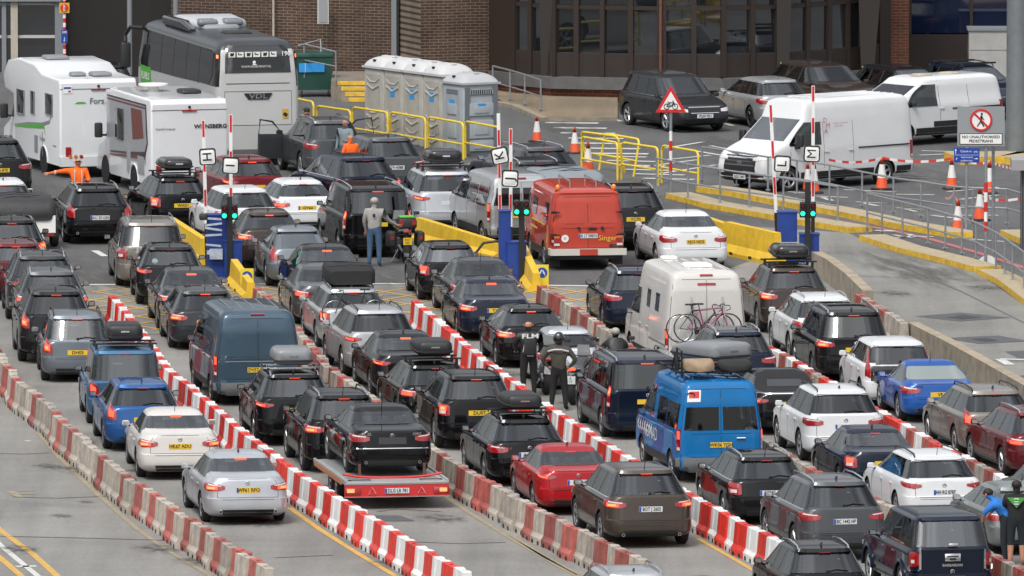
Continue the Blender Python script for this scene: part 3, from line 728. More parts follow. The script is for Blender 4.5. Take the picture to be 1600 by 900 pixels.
# long lines
line('lane_marking', [(-40,790),(0,829),(50,865),(92,903),(120,930)], .16, 'y'); line('lane_marking', [(-30,850),(0,872),(36,903)], .16, 'y')
line('lane_marking', [(-20,832),(0,852),(30,877),(62,903),(90,925)], .14, 'w'); line('lane_marking', [(25,886),(57,885)], .25, 'w'); line('lane_marking', [(16,768),(32,778)], .18, 'yf'); line('lane_marking', [(28,768),(56,767)], .09, 'yf'); line('lane_marking', [(30,773),(56,773)], .09, 'yf')
line('lane_marking', [(60,676),(95,717),(150,771),(215,828),(270,866),(330,901)], .12, 'yf'); line('lane_marking', [(40,689),(47,690)], .12, 'w')
line('lane_marking', [(452,794),(500,828),(560,866),(615,899),(650,920)], .14, 'y'); line('lane_marking', [(690,773),(740,806),(800,843),(880,889),(930,915)], .12, 'yf')
line('lane_marking', [(800,838),(850,870),(905,899)], .12, 'yf'); line('lane_marking', [(1090,842),(1145,873),(1200,905)], .12, 'y')
line('lane_marking', [(148,392),(164,401)], .2, 'w'); line('lane_marking', [(480,462),(640,462)], .12, 'yf')
for a in ([(583,815),(570,806),(625,806),(650,815)],): sheet('road_patch', a, mk['d'], .012)
for a in ([(1430,495),(1500,489),(1580,497),(1500,503)], [(1472,529),(1560,525),(1610,534),(1530,538)], [(1570,550),(1610,548),(1640,560),(1590,560)], [(1586,588),(1640,585),(1660,600),(1600,600)]): sheet('road_patch', a, mk['d'], .014)
for a in ([(1480,497),(1505,493),(1532,497),(1505,500)], [(1518,531),(1540,529),(1560,533),(1540,535)]): sheet('drain_cover', a, mat('drain_iron', (.04,.04,.04), .7), .02)
line('lane_marking', [(1562,562),(1578,571)], .25, 'w', .02); line('lane_marking', [(1562,562),(1610,564)], .25, 'w', .024)
mk['j'] = mat('road_joint', (.115,.112,.105), .8, var=.3, vs=6)
for a in ([(-10,709),(40,710),(78,708)], [(20,777),(90,779),(165,776)], [(-20,838),(120,841),(300,846)], [(590,800),(620,796),(690,800)], [(600,846),(720,850),(790,848)], [(430,872),(520,868)], [(830,770),(900,775)], [(1420,560),(1600,566)], [(1300,430),(1450,436),(1590,440)], [(1345,392),(1500,455),(1600,505)], [(1010,905),(1100,900),(1130,903)]): line('road_joint', a, .07, 'j', .013)
def soft_stain(name, col, k):
    m = bpy.data.materials.new(name); m.use_nodes = True; n = m.node_tree.nodes; l = m.node_tree.links; b = n['Principled BSDF']; b.inputs['Base Color'].default_value = (*col, 1); b.inputs['Roughness'].default_value = .7
    t = n.new('ShaderNodeTexCoord'); g = n.new('ShaderNodeTexGradient'); g.gradient_type = 'SPHERICAL'; z = n.new('ShaderNodeTexNoise'); z.inputs['Scale'].default_value = 2.5; z.inputs['Detail'].default_value = 7; l.new(t.outputs['Object'], g.inputs[0]); l.new(t.outputs['Object'], z.inputs[0])
    r = n.new('ShaderNodeMapRange'); r.inputs[1].default_value = .38; r.inputs[2].default_value = .66; r.inputs[4].default_value = k*2; l.new(z.outputs[0], r.inputs[0]); q = n.new('ShaderNodeMath'); q.operation = 'MULTIPLY'; q.use_clamp = True; l.new(g.outputs[1], q.inputs[0]); l.new(r.outputs[0], q.inputs[1]); l.new(q.outputs[0], b.inputs['Alpha']); return m
STN_ = soft_stain('oil_stain', (.07,.07,.067), .6); TRK_ = soft_stain('tyre_dust', (.12,.117,.11), .5)
mbs = MB(); mbs.add([(-1,-1,0),(1,-1,0),(1,1,0),(-1,1,0)], [(0,1,2,3)]); SM_ = mbs.mesh('road_stain', STN_, 0); SM2_ = mbs.mesh('road_stain', TRK_, 0)
random.seed(11)
for i_ in range(90):
    x_, y_ = random.uniform(0,1600), random.uniform(440,900)
    if i_ % 3 == 0: y_ = random.uniform(150,440)
    c = G(x_, y_); o = obj('road_stain', SM_ if i_ % 3 else SM2_); o.location = (c.x, c.y, .0150+i_*.00005); r = random.uniform(.25,.9) if i_ % 3 else random.uniform(.8,1.8); o.scale = (r*.8, r*(1.6 if i_ % 3 else 5), 1); o.rotation_euler = (0,0,R(9)); tag(o, kind='structure')
# zebra crossing and white boxes on the far side
for i in range(7): line('crossing_stripe', [(852+i*12,192+i*8),(935+i*13,193+i*8)] , .45, 'w')
for i in range(6): line('crossing_stripe', [(935+i*14,244+i*7),(1010+i*15,246+i*7)], .30, 'w')
for a in ([(1085,236),(1240,262)], [(1000,262),(1090,250)], [(1030,272),(1120,258)], [(1380,279),(1460,283)], [(1400,276),(1452,279)], [(1425,284),(1500,285)], [(1350,318),(1372,322)], [(1337,316),(1386,318)], [(1318,297),(1400,300)], [(1275,307),(1325,309)], [(1285,309),(1300,314)],
          [(1400,325),(1443,328)], [(1412,327),(1432,331)], [(1400,304),(1460,305)], [(1490,325),(1560,325)], [(1455,337),(1490,341)], [(1488,337),(1560,337)], [(1230,300),(1258,302)], [(1480,300),(1560,293)], [(1500,312),(1560,305)], [(1515,374),(1570,378)],
          [(955,185),(970,190)], [(995,194),(1027,200)], [(1052,203),(1072,206)], [(1130,193),(1145,197)], [(1180,229),(1215,230)], [(1040,250),(1110,243)], [(1110,228),(1200,246)], [(1040,232),(1100,222)], [(1440,236),(1520,238)], [(1437,243),(1500,240)]): line('lane_marking', a, .16, 'w')
line('red_line', [(1045,304),(1100,316),(1200,328),(1280,341),(1390,360),(1450,373),(1530,396),(1610,422),(1700,450)], .22, 'r')
line('lane_marking', [(1368,361),(1397,362)], .3, 'w', .02)
for a in ([(1396,368),(1425,372)], [(1400,372),(1430,369)], [(1432,370),(1458,371)], [(1420,367),(1432,371)]): line('cycle_marking', a, .16, 'w', .02)
sheet('pavement', [(560,126),(700,126),(790,165),(800,168),(845,188),(965,187),(965,150),(860,144),(700,118),(560,112)], BUFF, .10)
tag(mb, kind=None) if False else None
# kerb under that pavement
def ribbon(name, label, cat, pts, w, h, mats, group=None, px=True, kind=None, z0=0):
    P = [G(*p) if px else Vector(p) for p in pts]; mb = MB(); L, Rr = [], []
    for i, p in enumerate(P):
        d = (P[min(i+1, len(P)-1)]-P[max(i-1, 0)]); d.z = 0; d.normalize(); n = Vector((-d.y, d.x, 0))*w; L.append(p+n); Rr.append(p)
    k = len(P); o = P[0].copy()
    def q(v, z): return (v.x-o.x, v.y-o.y, z)
    vs = [q(v, z0) for v in Rr]+[q(v, z0+h) for v in Rr]+[q(v, z0+h) for v in L]+[q(v, z0) for v in L]; fs = []; 
    for i in range(k-1): fs.append((i, i+1, k+i+1, k+i))
    fs.append((0, k, 2*k, 3*k)); fs.append((k-1, 2*k-1, 3*k-1, 4*k-1)); n1 = len(fs)
    for i in range(k-1): fs.append((2*k+i, 2*k+i+1, 3*k+i+1, 3*k+i))
    n2 = len(fs)
    for i in range(k-1): fs.append((k+i, k+i+1, 2*k+i+1, 2*k+i))
    mb.add(vs, fs[:n2], 0); mb.v = mb.v; mb.f += [tuple(f) for f in fs[n2:]]; mb.m += [1]*(len(fs)-n2)
    ob = mb.build(name, mats, None, 20); ob.location = (o.x, o.y, 0)
    if kind: tag(ob, kind=kind)
    else: tag(ob, label, cat, group)
    return ob
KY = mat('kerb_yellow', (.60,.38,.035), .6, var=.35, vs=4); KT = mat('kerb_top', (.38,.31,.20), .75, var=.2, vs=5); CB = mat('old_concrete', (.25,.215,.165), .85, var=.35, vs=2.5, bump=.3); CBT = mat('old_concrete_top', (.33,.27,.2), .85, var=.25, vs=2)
kg = 'yellow painted kerbs along the ramps'
ribbon('yellow_kerb', 'yellow kerb from the dark people carrier to a square end by the blue lane booth', 'kerb', [(1040,310),(1100,326),(1200,343),(1250,352),(1325,364)], .75, .16, [KY, KT], kg)
ribbon('yellow_kerb', 'long yellow kerb under the upper railing in front of the white vans', 'kerb', [(1087,300),(1140,307),(1200,319),(1307,338),(1395,357),(1450,366),(1487,372),(1520,372)], .8, .16, [KY, KT], kg)
ribbon('yellow_kerb', 'yellow kerb with buff top along the concrete ramp below the curving railing', 'kerb', [(1342,376),(1400,395),(1475,413),(1522,426)], .75, .16, [KY, KT], kg)
ribbon('yellow_kerb', 'yellow kerb at the right edge that runs down beside the ramp railing', 'kerb', [(1527,430),(1557,444),(1600,477),(1680,530)], .7, .16, [KY, KT], kg)
ribbon('yellow_kerb', 'yellow edged plinth around the foot of the big steel mast', 'kerb', [(1475,249),(1500,258),(1560,256),(1640,262)], 3.0, .22, [KY, KT], kg)
ribbon('yellow_kerb', 'short yellow kerb beside the orange traffic cones', 'kerb', [(1562,368),(1600,384),(1660,410)], .8, .16, [KY, KT], kg)
ribbon('pavement_kerb', '', '', [(700,150),(800,170),(845,190),(965,189)], .25, .12, [CB, CB], kind='structure')
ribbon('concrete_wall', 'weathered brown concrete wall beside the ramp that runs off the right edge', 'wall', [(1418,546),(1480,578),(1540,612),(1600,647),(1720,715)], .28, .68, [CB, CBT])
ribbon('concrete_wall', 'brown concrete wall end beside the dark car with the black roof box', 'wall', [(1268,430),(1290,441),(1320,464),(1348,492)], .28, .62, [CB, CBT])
# yellow concrete barriers
YC = mat('yellow_concrete', (.68,.43,.025), .6, var=.16, vs=3)
def jersey(a, b, h, label, name='yellow_barrier', ends=(1, 1), w=.5):
    A, B = G(*a), G(*b); d = B-A; L = d.length; mb = MB()
    k = 8; w2 = w/2; prof = [(-w2, 0), (-w2, .12), (-w2*.5, .35), (-w2*.36, 1), (w2*.36, 1), (w2*.5, .35), (w2, .12), (w2, 0)]; vs = []; fs = []
    for i in range(k+1):
        x = L*i/k; hh = h*(ends[0]*(1-i/k)+ends[1]*i/k)
        for y, z in prof: vs.append((x, y, z*hh))
    n = len(prof)
    for i in range(k):
        for j in range(n): fs.append((i*n+j, (i+1)*n+j, (i+1)*n+(j+1)%n, i*n+(j+1)%n))
    fs += [tuple(range(n)), tuple(k*n+j for j in range(n))[::-1]]
    mb.add(vs, fs); 
    for i in range(2, k, 3): mb.box((L*i/k, -w2-.002, h*.1), (.22, .01, .07), 1)
    o = mb.build(name, [YC, GAP], None, 20); o.location = A; o.rotation_euler = (0, 0, math.atan2(d.y, d.x)); return tag(o, label, 'barrier', 'yellow concrete barriers at the booths')
jersey((268,380), (320,414), .70, 'yellow concrete barrier between the silver people carrier and the left blue booth')
jersey((655,375), (785,402), .62, 'yellow concrete barrier behind the middle blue booth beside the silver van', ends=(1.0, .62))
jersey((1136,396), (1215,414), .86, 'yellow concrete barrier behind the pearl white saloon, left of the right booth')
jersey((1090,380), (1134,395), .80, 'yellow concrete barrier hidden half behind the pearl white saloon')
jersey((366,444), (392,465), .66, 'rounded yellow barrier end in front of the left booth', ends=(1.0, .6))
jersey((817,432), (838,455), .78, 'rounded yellow barrier end in front of the middle booth', ends=(1.1, .6))

# red and white plastic blocks
BR = mat('barrier_red', (.60,.030,.018), .42, var=.14, vs=4, rnd=.18); BW = mat('barrier_white', (.70,.71,.70), .45, var=.10, vs=4, rnd=.12)
FR = mat('barrier_red_faded', (.33,.085,.068), .6, var=.45, vs=2.2, rnd=.3); FW = mat('barrier_white_dirty', (.37,.325,.275), .65, var=.38, vs=2.2, rnd=.25)
def block():
    mb = MB(); L = .997; prof = [(-.20, 0), (-.20, .15), (-.14, .235), (-.10, .70), (.10, .70), (.14, .235), (.20, .15), (.20, 0)]
    xs = [-L/2, -L/2+.02, -.20, -.165, .165, .20, L/2-.02, L/2]; ins = [.006, 0, 0, .016, .016, 0, 0, .006]; n = len(prof); vs = []; fs = []
    for x, k in zip(xs, ins):
        for j, (y, z) in enumerate(prof):
            f = k if z > .2 or k > 0 and x in (xs[0], xs[-1]) else 0
            vs.append((x, y-math.copysign(f, y), z-(.012 if (z > .6 and k) else 0)))
    for i in range(len(xs)-1):
        for j in range(n): fs.append((i*n+j, (i+1)*n+j, (i+1)*n+(j+1)%n, i*n+(j+1)%n))
    fs += [tuple(range(n)), tuple((len(xs)-1)*n+j for j in range(n))[::-1]]
    mb.add(vs, fs)
    for x in (-.25, .25):
        for y in (-.202, .202): mb.box((x, y, .045), (.13, .012, .09), 1)
    mb.cyl((0,0,.69), (0,0,.705), .04, n=8)
    return mb.mesh('barrier_block', [BR, GAP], 25)
BLOCK = block(); NB = [0]
def row(pts, faded, where, jit=.012, pat=None, mix=0):
    P = [G(*p) for p in pts]; acc = [0]
    for a, b in zip(P[:-1], P[1:]): acc.append(acc[-1]+(b-a).length)
    tot = acc[-1]; i = 0; s = .5; red = True
    def at(s):
        for k in range(len(P)-1):
            if s <= acc[k+1]: return P[k].lerp(P[k+1], (s-acc[k])/(acc[k+1]-acc[k]))
        return P[-1]
    while s < tot:
        c = at(s); d = at(min(tot, s+.5))-at(max(0, s-.5)); x, y = PR(c)
        if -60 < x < 1660 and y < 960 and not any(l < x < r and y > u for (l, r, u) in HID):
            o = obj('barrier_block', BLOCK); o.location = c+Vector((random.uniform(-jit, jit)*2, 0, 0)); o.rotation_euler = (0, 0, math.atan2(d.y, d.x)+random.uniform(-jit, jit)*2)
            f = faded if not mix else (random.random() < mix)
            o.material_slots[0].link = 'OBJECT'; o.material_slots[0].material = (FR if f else BR) if red else (FW if f else BW)
            o['row_'] = where; o['s_'] = s
            cw = ('faded red' if red else 'dirty off-white') if f else ('bright red' if red else 'bright white')
            o['cw_'] = cw; tag(o, cw+' plastic barrier block in the row '+where, 'barrier', 'red and white plastic barrier blocks'); NB[0] += 1
        red = (random.random() > (.42 if faded is True and not mix else .04)) if not red else (random.random() < .06)
        s += 1.0
HID = []
row([(-30,560),(-10,582),(6,610),(27,640),(68,672),(100,705),(198,793),(275,846),(350,896),(420,940)], True, 'at far left', .03)
row([(178,505),(222,565),(262,619),(327,674),(377,717),(464,786),(530,828),(570,852),(640,895),(730,948)], False, 'left of transporter', .02)
row([(405,492),(478,574),(510,614),(553,645),(685,752),(735,785),(803,824),(873,861),(930,890),(1010,930)], True, 'left of red coupe', .025)
row([(648,512),(678,538),(737,590),(765,613),(880,697),(910,716),(978,760),(1093,831),(1120,843),(1153,863),(1200,886),(1290,940)], False, 'right of brown off-roader', .02)
row([(843,488),(885,512),(915,535),(953,562),(1060,640),(1150,706),(1250,771),(1400,845),(1560,922),(1640,960)], True, 'left of camper', .025)
row([(1200,584),(1248,612),(1388,695),(1460,737),(1553,785),(1640,832)], False, 'left of blue coupe', .02, mix=.3)
row([(1343,502),(1383,528),(1415,550)], True, 'at concrete wall', .02)
print('blocks', NB[0])

# railings
def railing(pts, label, h=1.1, m=GALV, name='guard_rail', r=.028, mid=True, group='grey steel railings', ext=None):
    P = [G(*p) for p in pts]; t = thing(name, label, 'railing', P[0], 0, group); O = P[0]
    Q = [p-O for p in P]
    for q in Q:
        mb = MB(); mb.cyl((q.x, q.y, 0), (q.x, q.y, h), r, n=8); mb.box((q.x, q.y, .17), (.14, .14, .02)); mb.build('post', m, t)
    mb = MB(); mb.tube([q+Vector((0,0,h)) for q in Q], r, 8); mb.build('top_rail', m, t)
    if mid: mb = MB(); mb.tube([q+Vector((0,0,h*.52)) for q in Q], r*.9, 8); mb.build('middle_rail', m, t)
    return t
railing([(1026,308),(1075,318),(1125,326),(1171,333),(1224,340),(1272,348),(1309,354)], 'grey railing on the lower yellow kerb, ending by the traffic light of the right booth')
railing([(1097,290),(1151,298),(1200,306),(1245,311),(1296,319),(1347,330),(1396,340),(1439,346),(1491,354),(1520,356),(1573,358),(1620,372)], 'long grey railing on the upper yellow kerb in front of the white van')
railing([(1355,365),(1378,371),(1410,379),(1450,389),(1477,397),(1503,405),(1525,412),(1556,428),(1570,438),(1582,447),(1600,460),(1640,488)], 'grey railing curving down beside the concrete ramp to the right edge')
railing([(770,156),(797,163),(820,170),(845,179)], 'grey handrail on the buff pavement right of the portable toilets', 1.05)
# yellow hooped barriers
def hoop(a, b, label, h=1.08, lean=0):
    A, B = G(*a), G(*b); d = B-A; L = d.length; t = thing('pedestrian_barrier', label, 'barrier', A, math.atan2(d.y, d.x), 'yellow hooped pedestrian barriers')
    r = .16; pts = [(0,0,0), (0,0,h-r)]+[(r-r*math.cos(R(q)), 0, h-r+r*math.sin(R(q))) for q in (30,60,90)]+[(L-r+r*math.sin(R(q)), 0, h-r+r*math.cos(R(q))) for q in (0,30,60)]+[(L,0,h-r),(L,0,0)]
    mb = MB(); mb.tube(pts, .034, 8); mb.build('hoop', YEL, t); mb = MB(); mb.tube([(0,0,h*.42),(L,0,h*.42)], .03, 8); mb.build('cross_bar', YEL, t)
    if lean: t.rotation_euler = (R(lean), 0, math.atan2(d.y, d.x))
    return t
hoop((438,205), (490,216), 'yellow hooped barrier behind the coach, leftmost of the row')
hoop((495,222), (548,230), 'yellow hooped barrier just right of the coach')
hoop((551,224), (606,233), 'yellow hooped barrier by the left end of the toilets')
hoop((610,232), (665,242), 'yellow hooped barrier in front of the third toilet from the left')
hoop((669,240), (724,250), 'yellow hooped barrier in front of the last pale toilet')
hoop((727,247), (780,257), 'yellow hooped barrier in front of the big grey toilet')
hoop((909,272), (965,282), 'yellow hooped barrier just right of the foremost cone by the queue')
hoop((918,262), (976,270), 'yellow hooped barrier leaning at the back of its group', lean=12)
hoop((936,266), (990,276), 'second leaning yellow hooped barrier behind the front one', lean=-10)
hoop((971,281), (1028,290), 'yellow hooped barrier left of the cycle warning sign')
hoop((1034,286), (1091,296), 'yellow hooped barrier behind the pole of the cycle warning sign')
# cones
OR = mat('cone_orange', (.75,.10,.03), .5, var=.1, vs=6); CW = mat('cone_sleeve', (.66,.65,.63), .4)
def cone_mesh():
    mb = MB(); mb.rbox((0,0,.03), (.42,.42,.06), .05, 2)
    def r(z): return .155-.125*z/.78
    for a, b, m in ((.05,.30,0),(.30,.62,1),(.62,.78,0)): mb.cyl((0,0,a), (0,0,b), r(a), r(b), 18, m, cap=(m == 0))
    mb.cyl((0,0,.30), (0,0,.62), r(.30)+.004, r(.62)+.004, 18, 1); return mb.mesh('traffic_cone', [OR, CW, BLK], 30)
CM = cone_mesh()
for (x, y, h, lb) in ((839,222,.80,'cone on the road left of the zebra crossing'), (898,240,.80,'cone beside the zebra crossing stripes'), (919,272,.95,'cone touching the yellow hooped barrier group'), (1272,302,.9,'cone in front of the front wheel arch area of the white panel van'),
    (1378,297,.95,'cone beside the rear wheel of the white panel van'), (1487,296,.9,'cone under the blue check-in sign'), (1546,303,.95,'cone behind the sign posts on the right'), (1497,364,.95,'cone beside the upper grey railing with tape on its tip'), (1531,345,.95,'tall orange cone tied with striped tape beside the sign posts'), (1262,298,.8,'small cone half hidden by the raised barrier arm')):
    o = obj('traffic_cone', CM); o.location = G(x, y); k = h/.80; o.scale = (k, k, k); o.rotation_euler = (0, 0, random.random()); tag(o, 'orange '+lb, 'traffic cone', 'orange and white traffic cones')
TPR = mat('tape_red', (.6,.04,.03), .5); TPW = mat('tape_white', (.7,.7,.7), .5)
def tape(pts, label, sag=.1):
    mb = MB(); k = 0; P = pts; O = Vector(P[0])
    for a, b in zip(P[:-1], P[1:]):
        a, b = Vector(a)-O, Vector(b)-O; n = max(3, int((b-a).length/.22)); prev = None
        for i in range(n+1):
            t = i/n; p = a.lerp(b, t); p.z -= sag*4*t*(1-t)
            if prev is not None:
                y = Vector((0,.004,0)); h = Vector((0,0,.035)); mb.add([prev-h-y, p-h-y, p+h-y, prev+h-y, prev-h+y, p-h+y, p+h+y, prev+h+y], [(0,1,2,3),(4,5,6,7),(0,1,5,4),(3,2,6,7)], k % 2); k += 1
            prev = p
    o = mb.build('barrier_tape', [TPR, TPW], None, 0); o.location = O; tag(o, label, 'tape', 'striped barrier tape')
def cp(x, y, h): p = G(x, y); p.z = h; return p
tape([cp(1295,302,.95), cp(1378,297,.92), cp(1487,296,.88)], 'striped tape stretched from cone to cone in front of the white van')
tape([cp(1505,300,.95), cp(1546,303,.92), cp(1620,330,1.2)], 'striped tape running right from the cone behind the sign posts')
tape([cp(1476,330,.4), cp(1491,354,.95), cp(1508,362,.3)], 'loose striped tape tied on a railing post')
tape([cp(1531,345,.9), cp(1560,352,.7), cp(1620,352,.95)], 'striped tape from the tall cone to the right edge')
# ------------------------------------------------------------------ buildings
def brick_mat(name, c1, c2, mortar):
    m = bpy.data.materials.new(name); m.use_nodes = True; n = m.node_tree.nodes; l = m.node_tree.links; b = n['Principled BSDF']; b.inputs['Roughness'].default_value = .9
    t = n.new('ShaderNodeTexCoord'); mp = n.new('ShaderNodeMapping'); l.new(t.outputs['Object'], mp.inputs[0])
    s = n.new('ShaderNodeSeparateXYZ'); l.new(mp.outputs[0], s.inputs[0]); c = n.new('ShaderNodeCombineXYZ'); l.new(s.outputs[0], c.inputs[0]); l.new(s.outputs[2], c.inputs[1])
    k = n.new('ShaderNodeTexBrick'); l.new(c.outputs[0], k.inputs['Vector']); k.inputs['Scale'].default_value = 1; k.inputs['Brick Width'].default_value = .30; k.inputs['Row Height'].default_value = .093
    k.inputs['Mortar Size'].default_value = .009; k.inputs['Mortar Smooth'].default_value = .3; k.inputs['Color1'].default_value = (*c1, 1); k.inputs['Color2'].default_value = (*c2, 1); k.inputs['Mortar'].default_value = (*mortar, 1); k.inputs['Bias'].default_value = -.1
    z = n.new('ShaderNodeTexNoise'); z.inputs['Scale'].default_value = .8; z.inputs['Detail'].default_value = 6; l.new(t.outputs['Object'], z.inputs[0])
    r = n.new('ShaderNodeMapRange'); r.inputs[1].default_value = .3; r.inputs[2].default_value = .7; r.inputs[3].default_value = .65; r.inputs[4].default_value = 1.3; l.new(z.outputs[0], r.inputs[0])
    q = n.new('ShaderNodeVectorMath'); q.operation = 'SCALE'; l.new(k.outputs[0], q.inputs[0]); l.new(r.outputs[0], q.inputs['Scale']); l.new(q.outputs[0], b.inputs['Base Color'])
    bp = n.new('ShaderNodeBump'); bp.inputs['Strength'].default_value = .5; bp.inputs['Distance'].default_value = .01; bp.invert = True; l.new(k.outputs['Fac'], bp.inputs['Height']); l.new(bp.outputs[0], b.inputs['Normal']); return m
BRK = brick_mat('dark_brown_brick', (.050,.027,.019), (.085,.046,.031), (.20,.165,.125))
BRO = brick_mat('orange_brick', (.20,.062,.028), (.12,.045,.026), (.22,.18,.14))
DKB = mat('dark_brown_cladding', (.024,.016,.013), .55, var=.2, vs=1.5); DKF = mat('bronze_frame', (.030,.021,.017), .4); STN = mat('grey_ledge', (.10,.10,.10), .6, var=.2)
BGL = mat('building_glass', (.010,.012,.014), .02, 0, 0, spec=1.0); BGL.node_tree.nodes['Principled BSDF'].inputs['IOR'].default_value = 1.8
GRYF = mat('grey_frame', (.20,.215,.23), .5); WHF = mat('pale_frame', (.45,.45,.43), .5); CRM = mat('concrete_cream', (.42,.38,.32), .8, var=.15)
def wallbox(name, a, b, h, th, m, z0=0, parent=None, lbl=None, cat='wall', tex=True):
    """a wall standing on the ground line a-b, its face towards the camera on that line"""
    A, B = (G(*a), G(*b)) if not isinstance(a, Vector) else (a, b); d = B-A; mb = MB(); L = d.length
    mb.box((L/2, th/2, z0+h/2), (L, th, h)); o = mb.build(name, m, parent, 0)
    o.location = (A.x, A.y, 0); o.rotation_euler = (0, 0, math.atan2(d.y, d.x))
    if lbl: tag(o, lbl, cat)
    return o
t = thing('brick_building', 'long dark brown brick building wall behind the coach and the toilets', 'building', G(395,112)); O = t.location.copy()
def sub(o): o.location = Vector(o.location)-O; o.parent = t; return o
sub(wallbox('wall', (90,112), (272,124), 12, 1, mat('dark_wall', (.014,.012,.011), .7, var=.2))); sub(wallbox('wall', (268,126), (616,138), 12, .6, BRK))
sub(wallbox('wall', (657,146), (768,143), 12, 2, BRK)); sub(wallbox('recess_panel', (641,138), (659,140), 12, .5, mat('olive_panel', (.16,.12,.075), .7)))
sub(wallbox('recess_wall', (612,134), (662,134), 12, .3, DKB))
for x, w, m in ((615.5,.16,GRYF), (637,.18,CRM), (622,.06,BLK), (631,.10,GRYF)):
    p = G(x, 139); mb = MB(); mb.box((0,0,6), (w,.25,12)); o = mb.build('column', m, None, 0); o.location = p; sub(o)
p = G(530,137); mb = MB(); mb.box((0,-.03,2.6), (.36,.05,1.1), 0); mb.box((0,-.06,2.6), (.26,.03,1.0), 1); o = mb.build('vent_window', [WHF, mat('frosted', (.28,.29,.30), .4)], None, 0); o.location = p+Vector((-.5,0,-.05)); sub(o)
o = None
for x in (427.5, 275, 203):
    p = G(x, 132); mb = MB(); mb.cyl((0,-.08,.3), (0,-.08,12), .035 if x > 400 else .08, n=8); o = mb.build('drain_pipe', CRM if x > 400 else GRYF, None); o.location = p; sub(o)
# glazed facade: bowed, with a ledge and a brick base
t = thing('glazed_facade', 'dark bronze glazed office front with reflecting windows behind the parked cars', 'building', G(1000,157)); O = t.location.copy()
FP = [(764,144),(803,149),(860,154),(1000,157),(1130,157),(1225,154),(1265,151),(1345,144),(1392,137)]
FW_ = [G(*p) for p in FP]
def seg(i): return FW_[i], FW_[i+1]
WIN = [(804,824),(830,847),(868,896),(904,937),(944,981),(989,1026),(1041,1080),(1088,1127),(1135,1173),(1180,1214),(1231,1260),(1266,1294),(1300,1324),(1329,1346),(1362,1375)]
def on_facade(x):
    for i in range(len(FP)-1):
        if FP[i][0] <= x <= FP[i+1][0]:
            f = (x-FP[i][0])/(FP[i+1][0]-FP[i][0]); return FW_[i].lerp(FW_[i+1], f)
for i in range(len(FP)-1):
    a, b = seg(i)
    sub(wallbox('brick_base', a+Vector((0,-.12,0)), b+Vector((0,-.12,0)), .34, .5, BRO))
    sub(wallbox('stone_ledge', a+Vector((0,-.42,0)), b+Vector((0,-.42,0)), .36, .9, STN, .34)); sub(wallbox('lower_panel', a, b, .68, .4, DKB, .70))
    sub(wallbox('upper_panel', a, b, 8, .4, DKB, 4.5))
    sub(wallbox('rear_wall', a+Vector((0,.30,0)), b+Vector((0,.30,0)), 3.2, .2, GAP, 1.38))
for (x0, x1) in WIN:
    a, b = on_facade(x0), on_facade(x1)
    for (z0, h) in ((1.42, 1.36), (2.92, 1.5)):
        w = wallbox('window', a+Vector((0,.10,0)), b+Vector((0,.10,0)), h, .03, BGL, z0); sub(w); w.rotation_euler[0] = R(random.uniform(-.5,.5)); w.rotation_euler[2] += R(random.uniform(-1.2,1.2))
xs = [764]+[v for w in WIN for v in w]+[1392]
for i in range(0, len(xs), 2):
    a, b = on_facade(xs[i]), on_facade(min(1391.9, xs[i+1]))
    sub(wallbox('mullion', a+Vector((0,-.06,0)), b+Vector((0,-.06,0)), 3.84, .36, DKF, .72))
for (x0, x1) in WIN:
    a, b = on_facade(x0), on_facade(x1)
    for z in (1.38, 2.79): sub(wallbox('transom', a+Vector((0,.0,0)), b+Vector((0,.0,0)), .12 if z > 2 else .05, .2, DKF, z))
for x in (1032, ):
    p = on_facade(x); mb = MB(); mb.cyl((0,-.14,.7), (0,-.14,9), .045, n=8); [mb.cyl((0,-.14,z), (0,-.14,z+.06), .06, n=8) for z in (1.4,2.2,3.0)]; o = mb.build('drain_pipe', mat('copper_pipe', (.16,.06,.04), .5), None); o.location = p; sub(o)
# big slanting dark fins
for (x0, y0, x1, xt0, xt1) in ((745,140,782,758,800), (846,152,866,842,864), (1214,153,1231,1213,1236), (1346,144,1362,1340,1376)):
    a, b = G(x0, y0), G(x1, y0); at_, bt = G(xt0, y0), G(xt1, y0); mb = MB(); h = 3.2; k = 2.6
    q = [(a.x, a.y-.35, 0), (b.x, a.y-.35, 0), (bt.x+(bt.x-b.x)*1.5, a.y-.9, h*k), (at_.x+(at_.x-a.x)*1.5, a.y-.9, h*k)]
    vs = [(x-O.x, y-O.y, z) for x, y, z in q]+[(x-O.x, y-O.y+.6, z) for x, y, z in q]
    mb.add(vs, [(0,1,2,3),(7,6,5,4),(0,4,5,1),(1,5,6,2),(2,6,7,3),(3,7,4,0)]); o = mb.build('slanted_fin', mat('fin_brown', (.032,.026,.023), .6), None, 0); o.parent = t
t = thing('brick_pier', 'orange brick pier between the two glazed fronts', 'wall', G(1395,122)); O = t.location.copy(); sub(wallbox('pier', (1377,135), (1420,135), 12, 2, BRO))
t = thing('glazed_wing', 'dark glazed wing of the office right of the orange brick pier', 'building', G(1500,120)); O = t.location.copy()
sub(wallbox('lower_panel', (1418,122), (1640,122), 1.38, .4, DKB)); sub(wallbox('rear_wall', G(1418,122)+Vector((0,.3,0)), G(1640,122)+Vector((0,.3,0)), 9, .2, GAP, 1.3))
for x0, x1 in ((1424,1515),(1520,1574),(1580,1640)):
    sub(wallbox('window', G(x0,122)+Vector((0,.1,0)), G(x1,122)+Vector((0,.1,0)), 4, .03, mat('blue_glass', (.008,.014,.04), .03, spec=1), 1.42))
for x0, x1 in ((1418,1424),(1515,1520),(1574,1580)): sub(wallbox('mullion', G(x0,122)+Vector((0,-.05,0)), G(x1,122)+Vector((0,-.05,0)), 5, .3, DKF, 1.38))
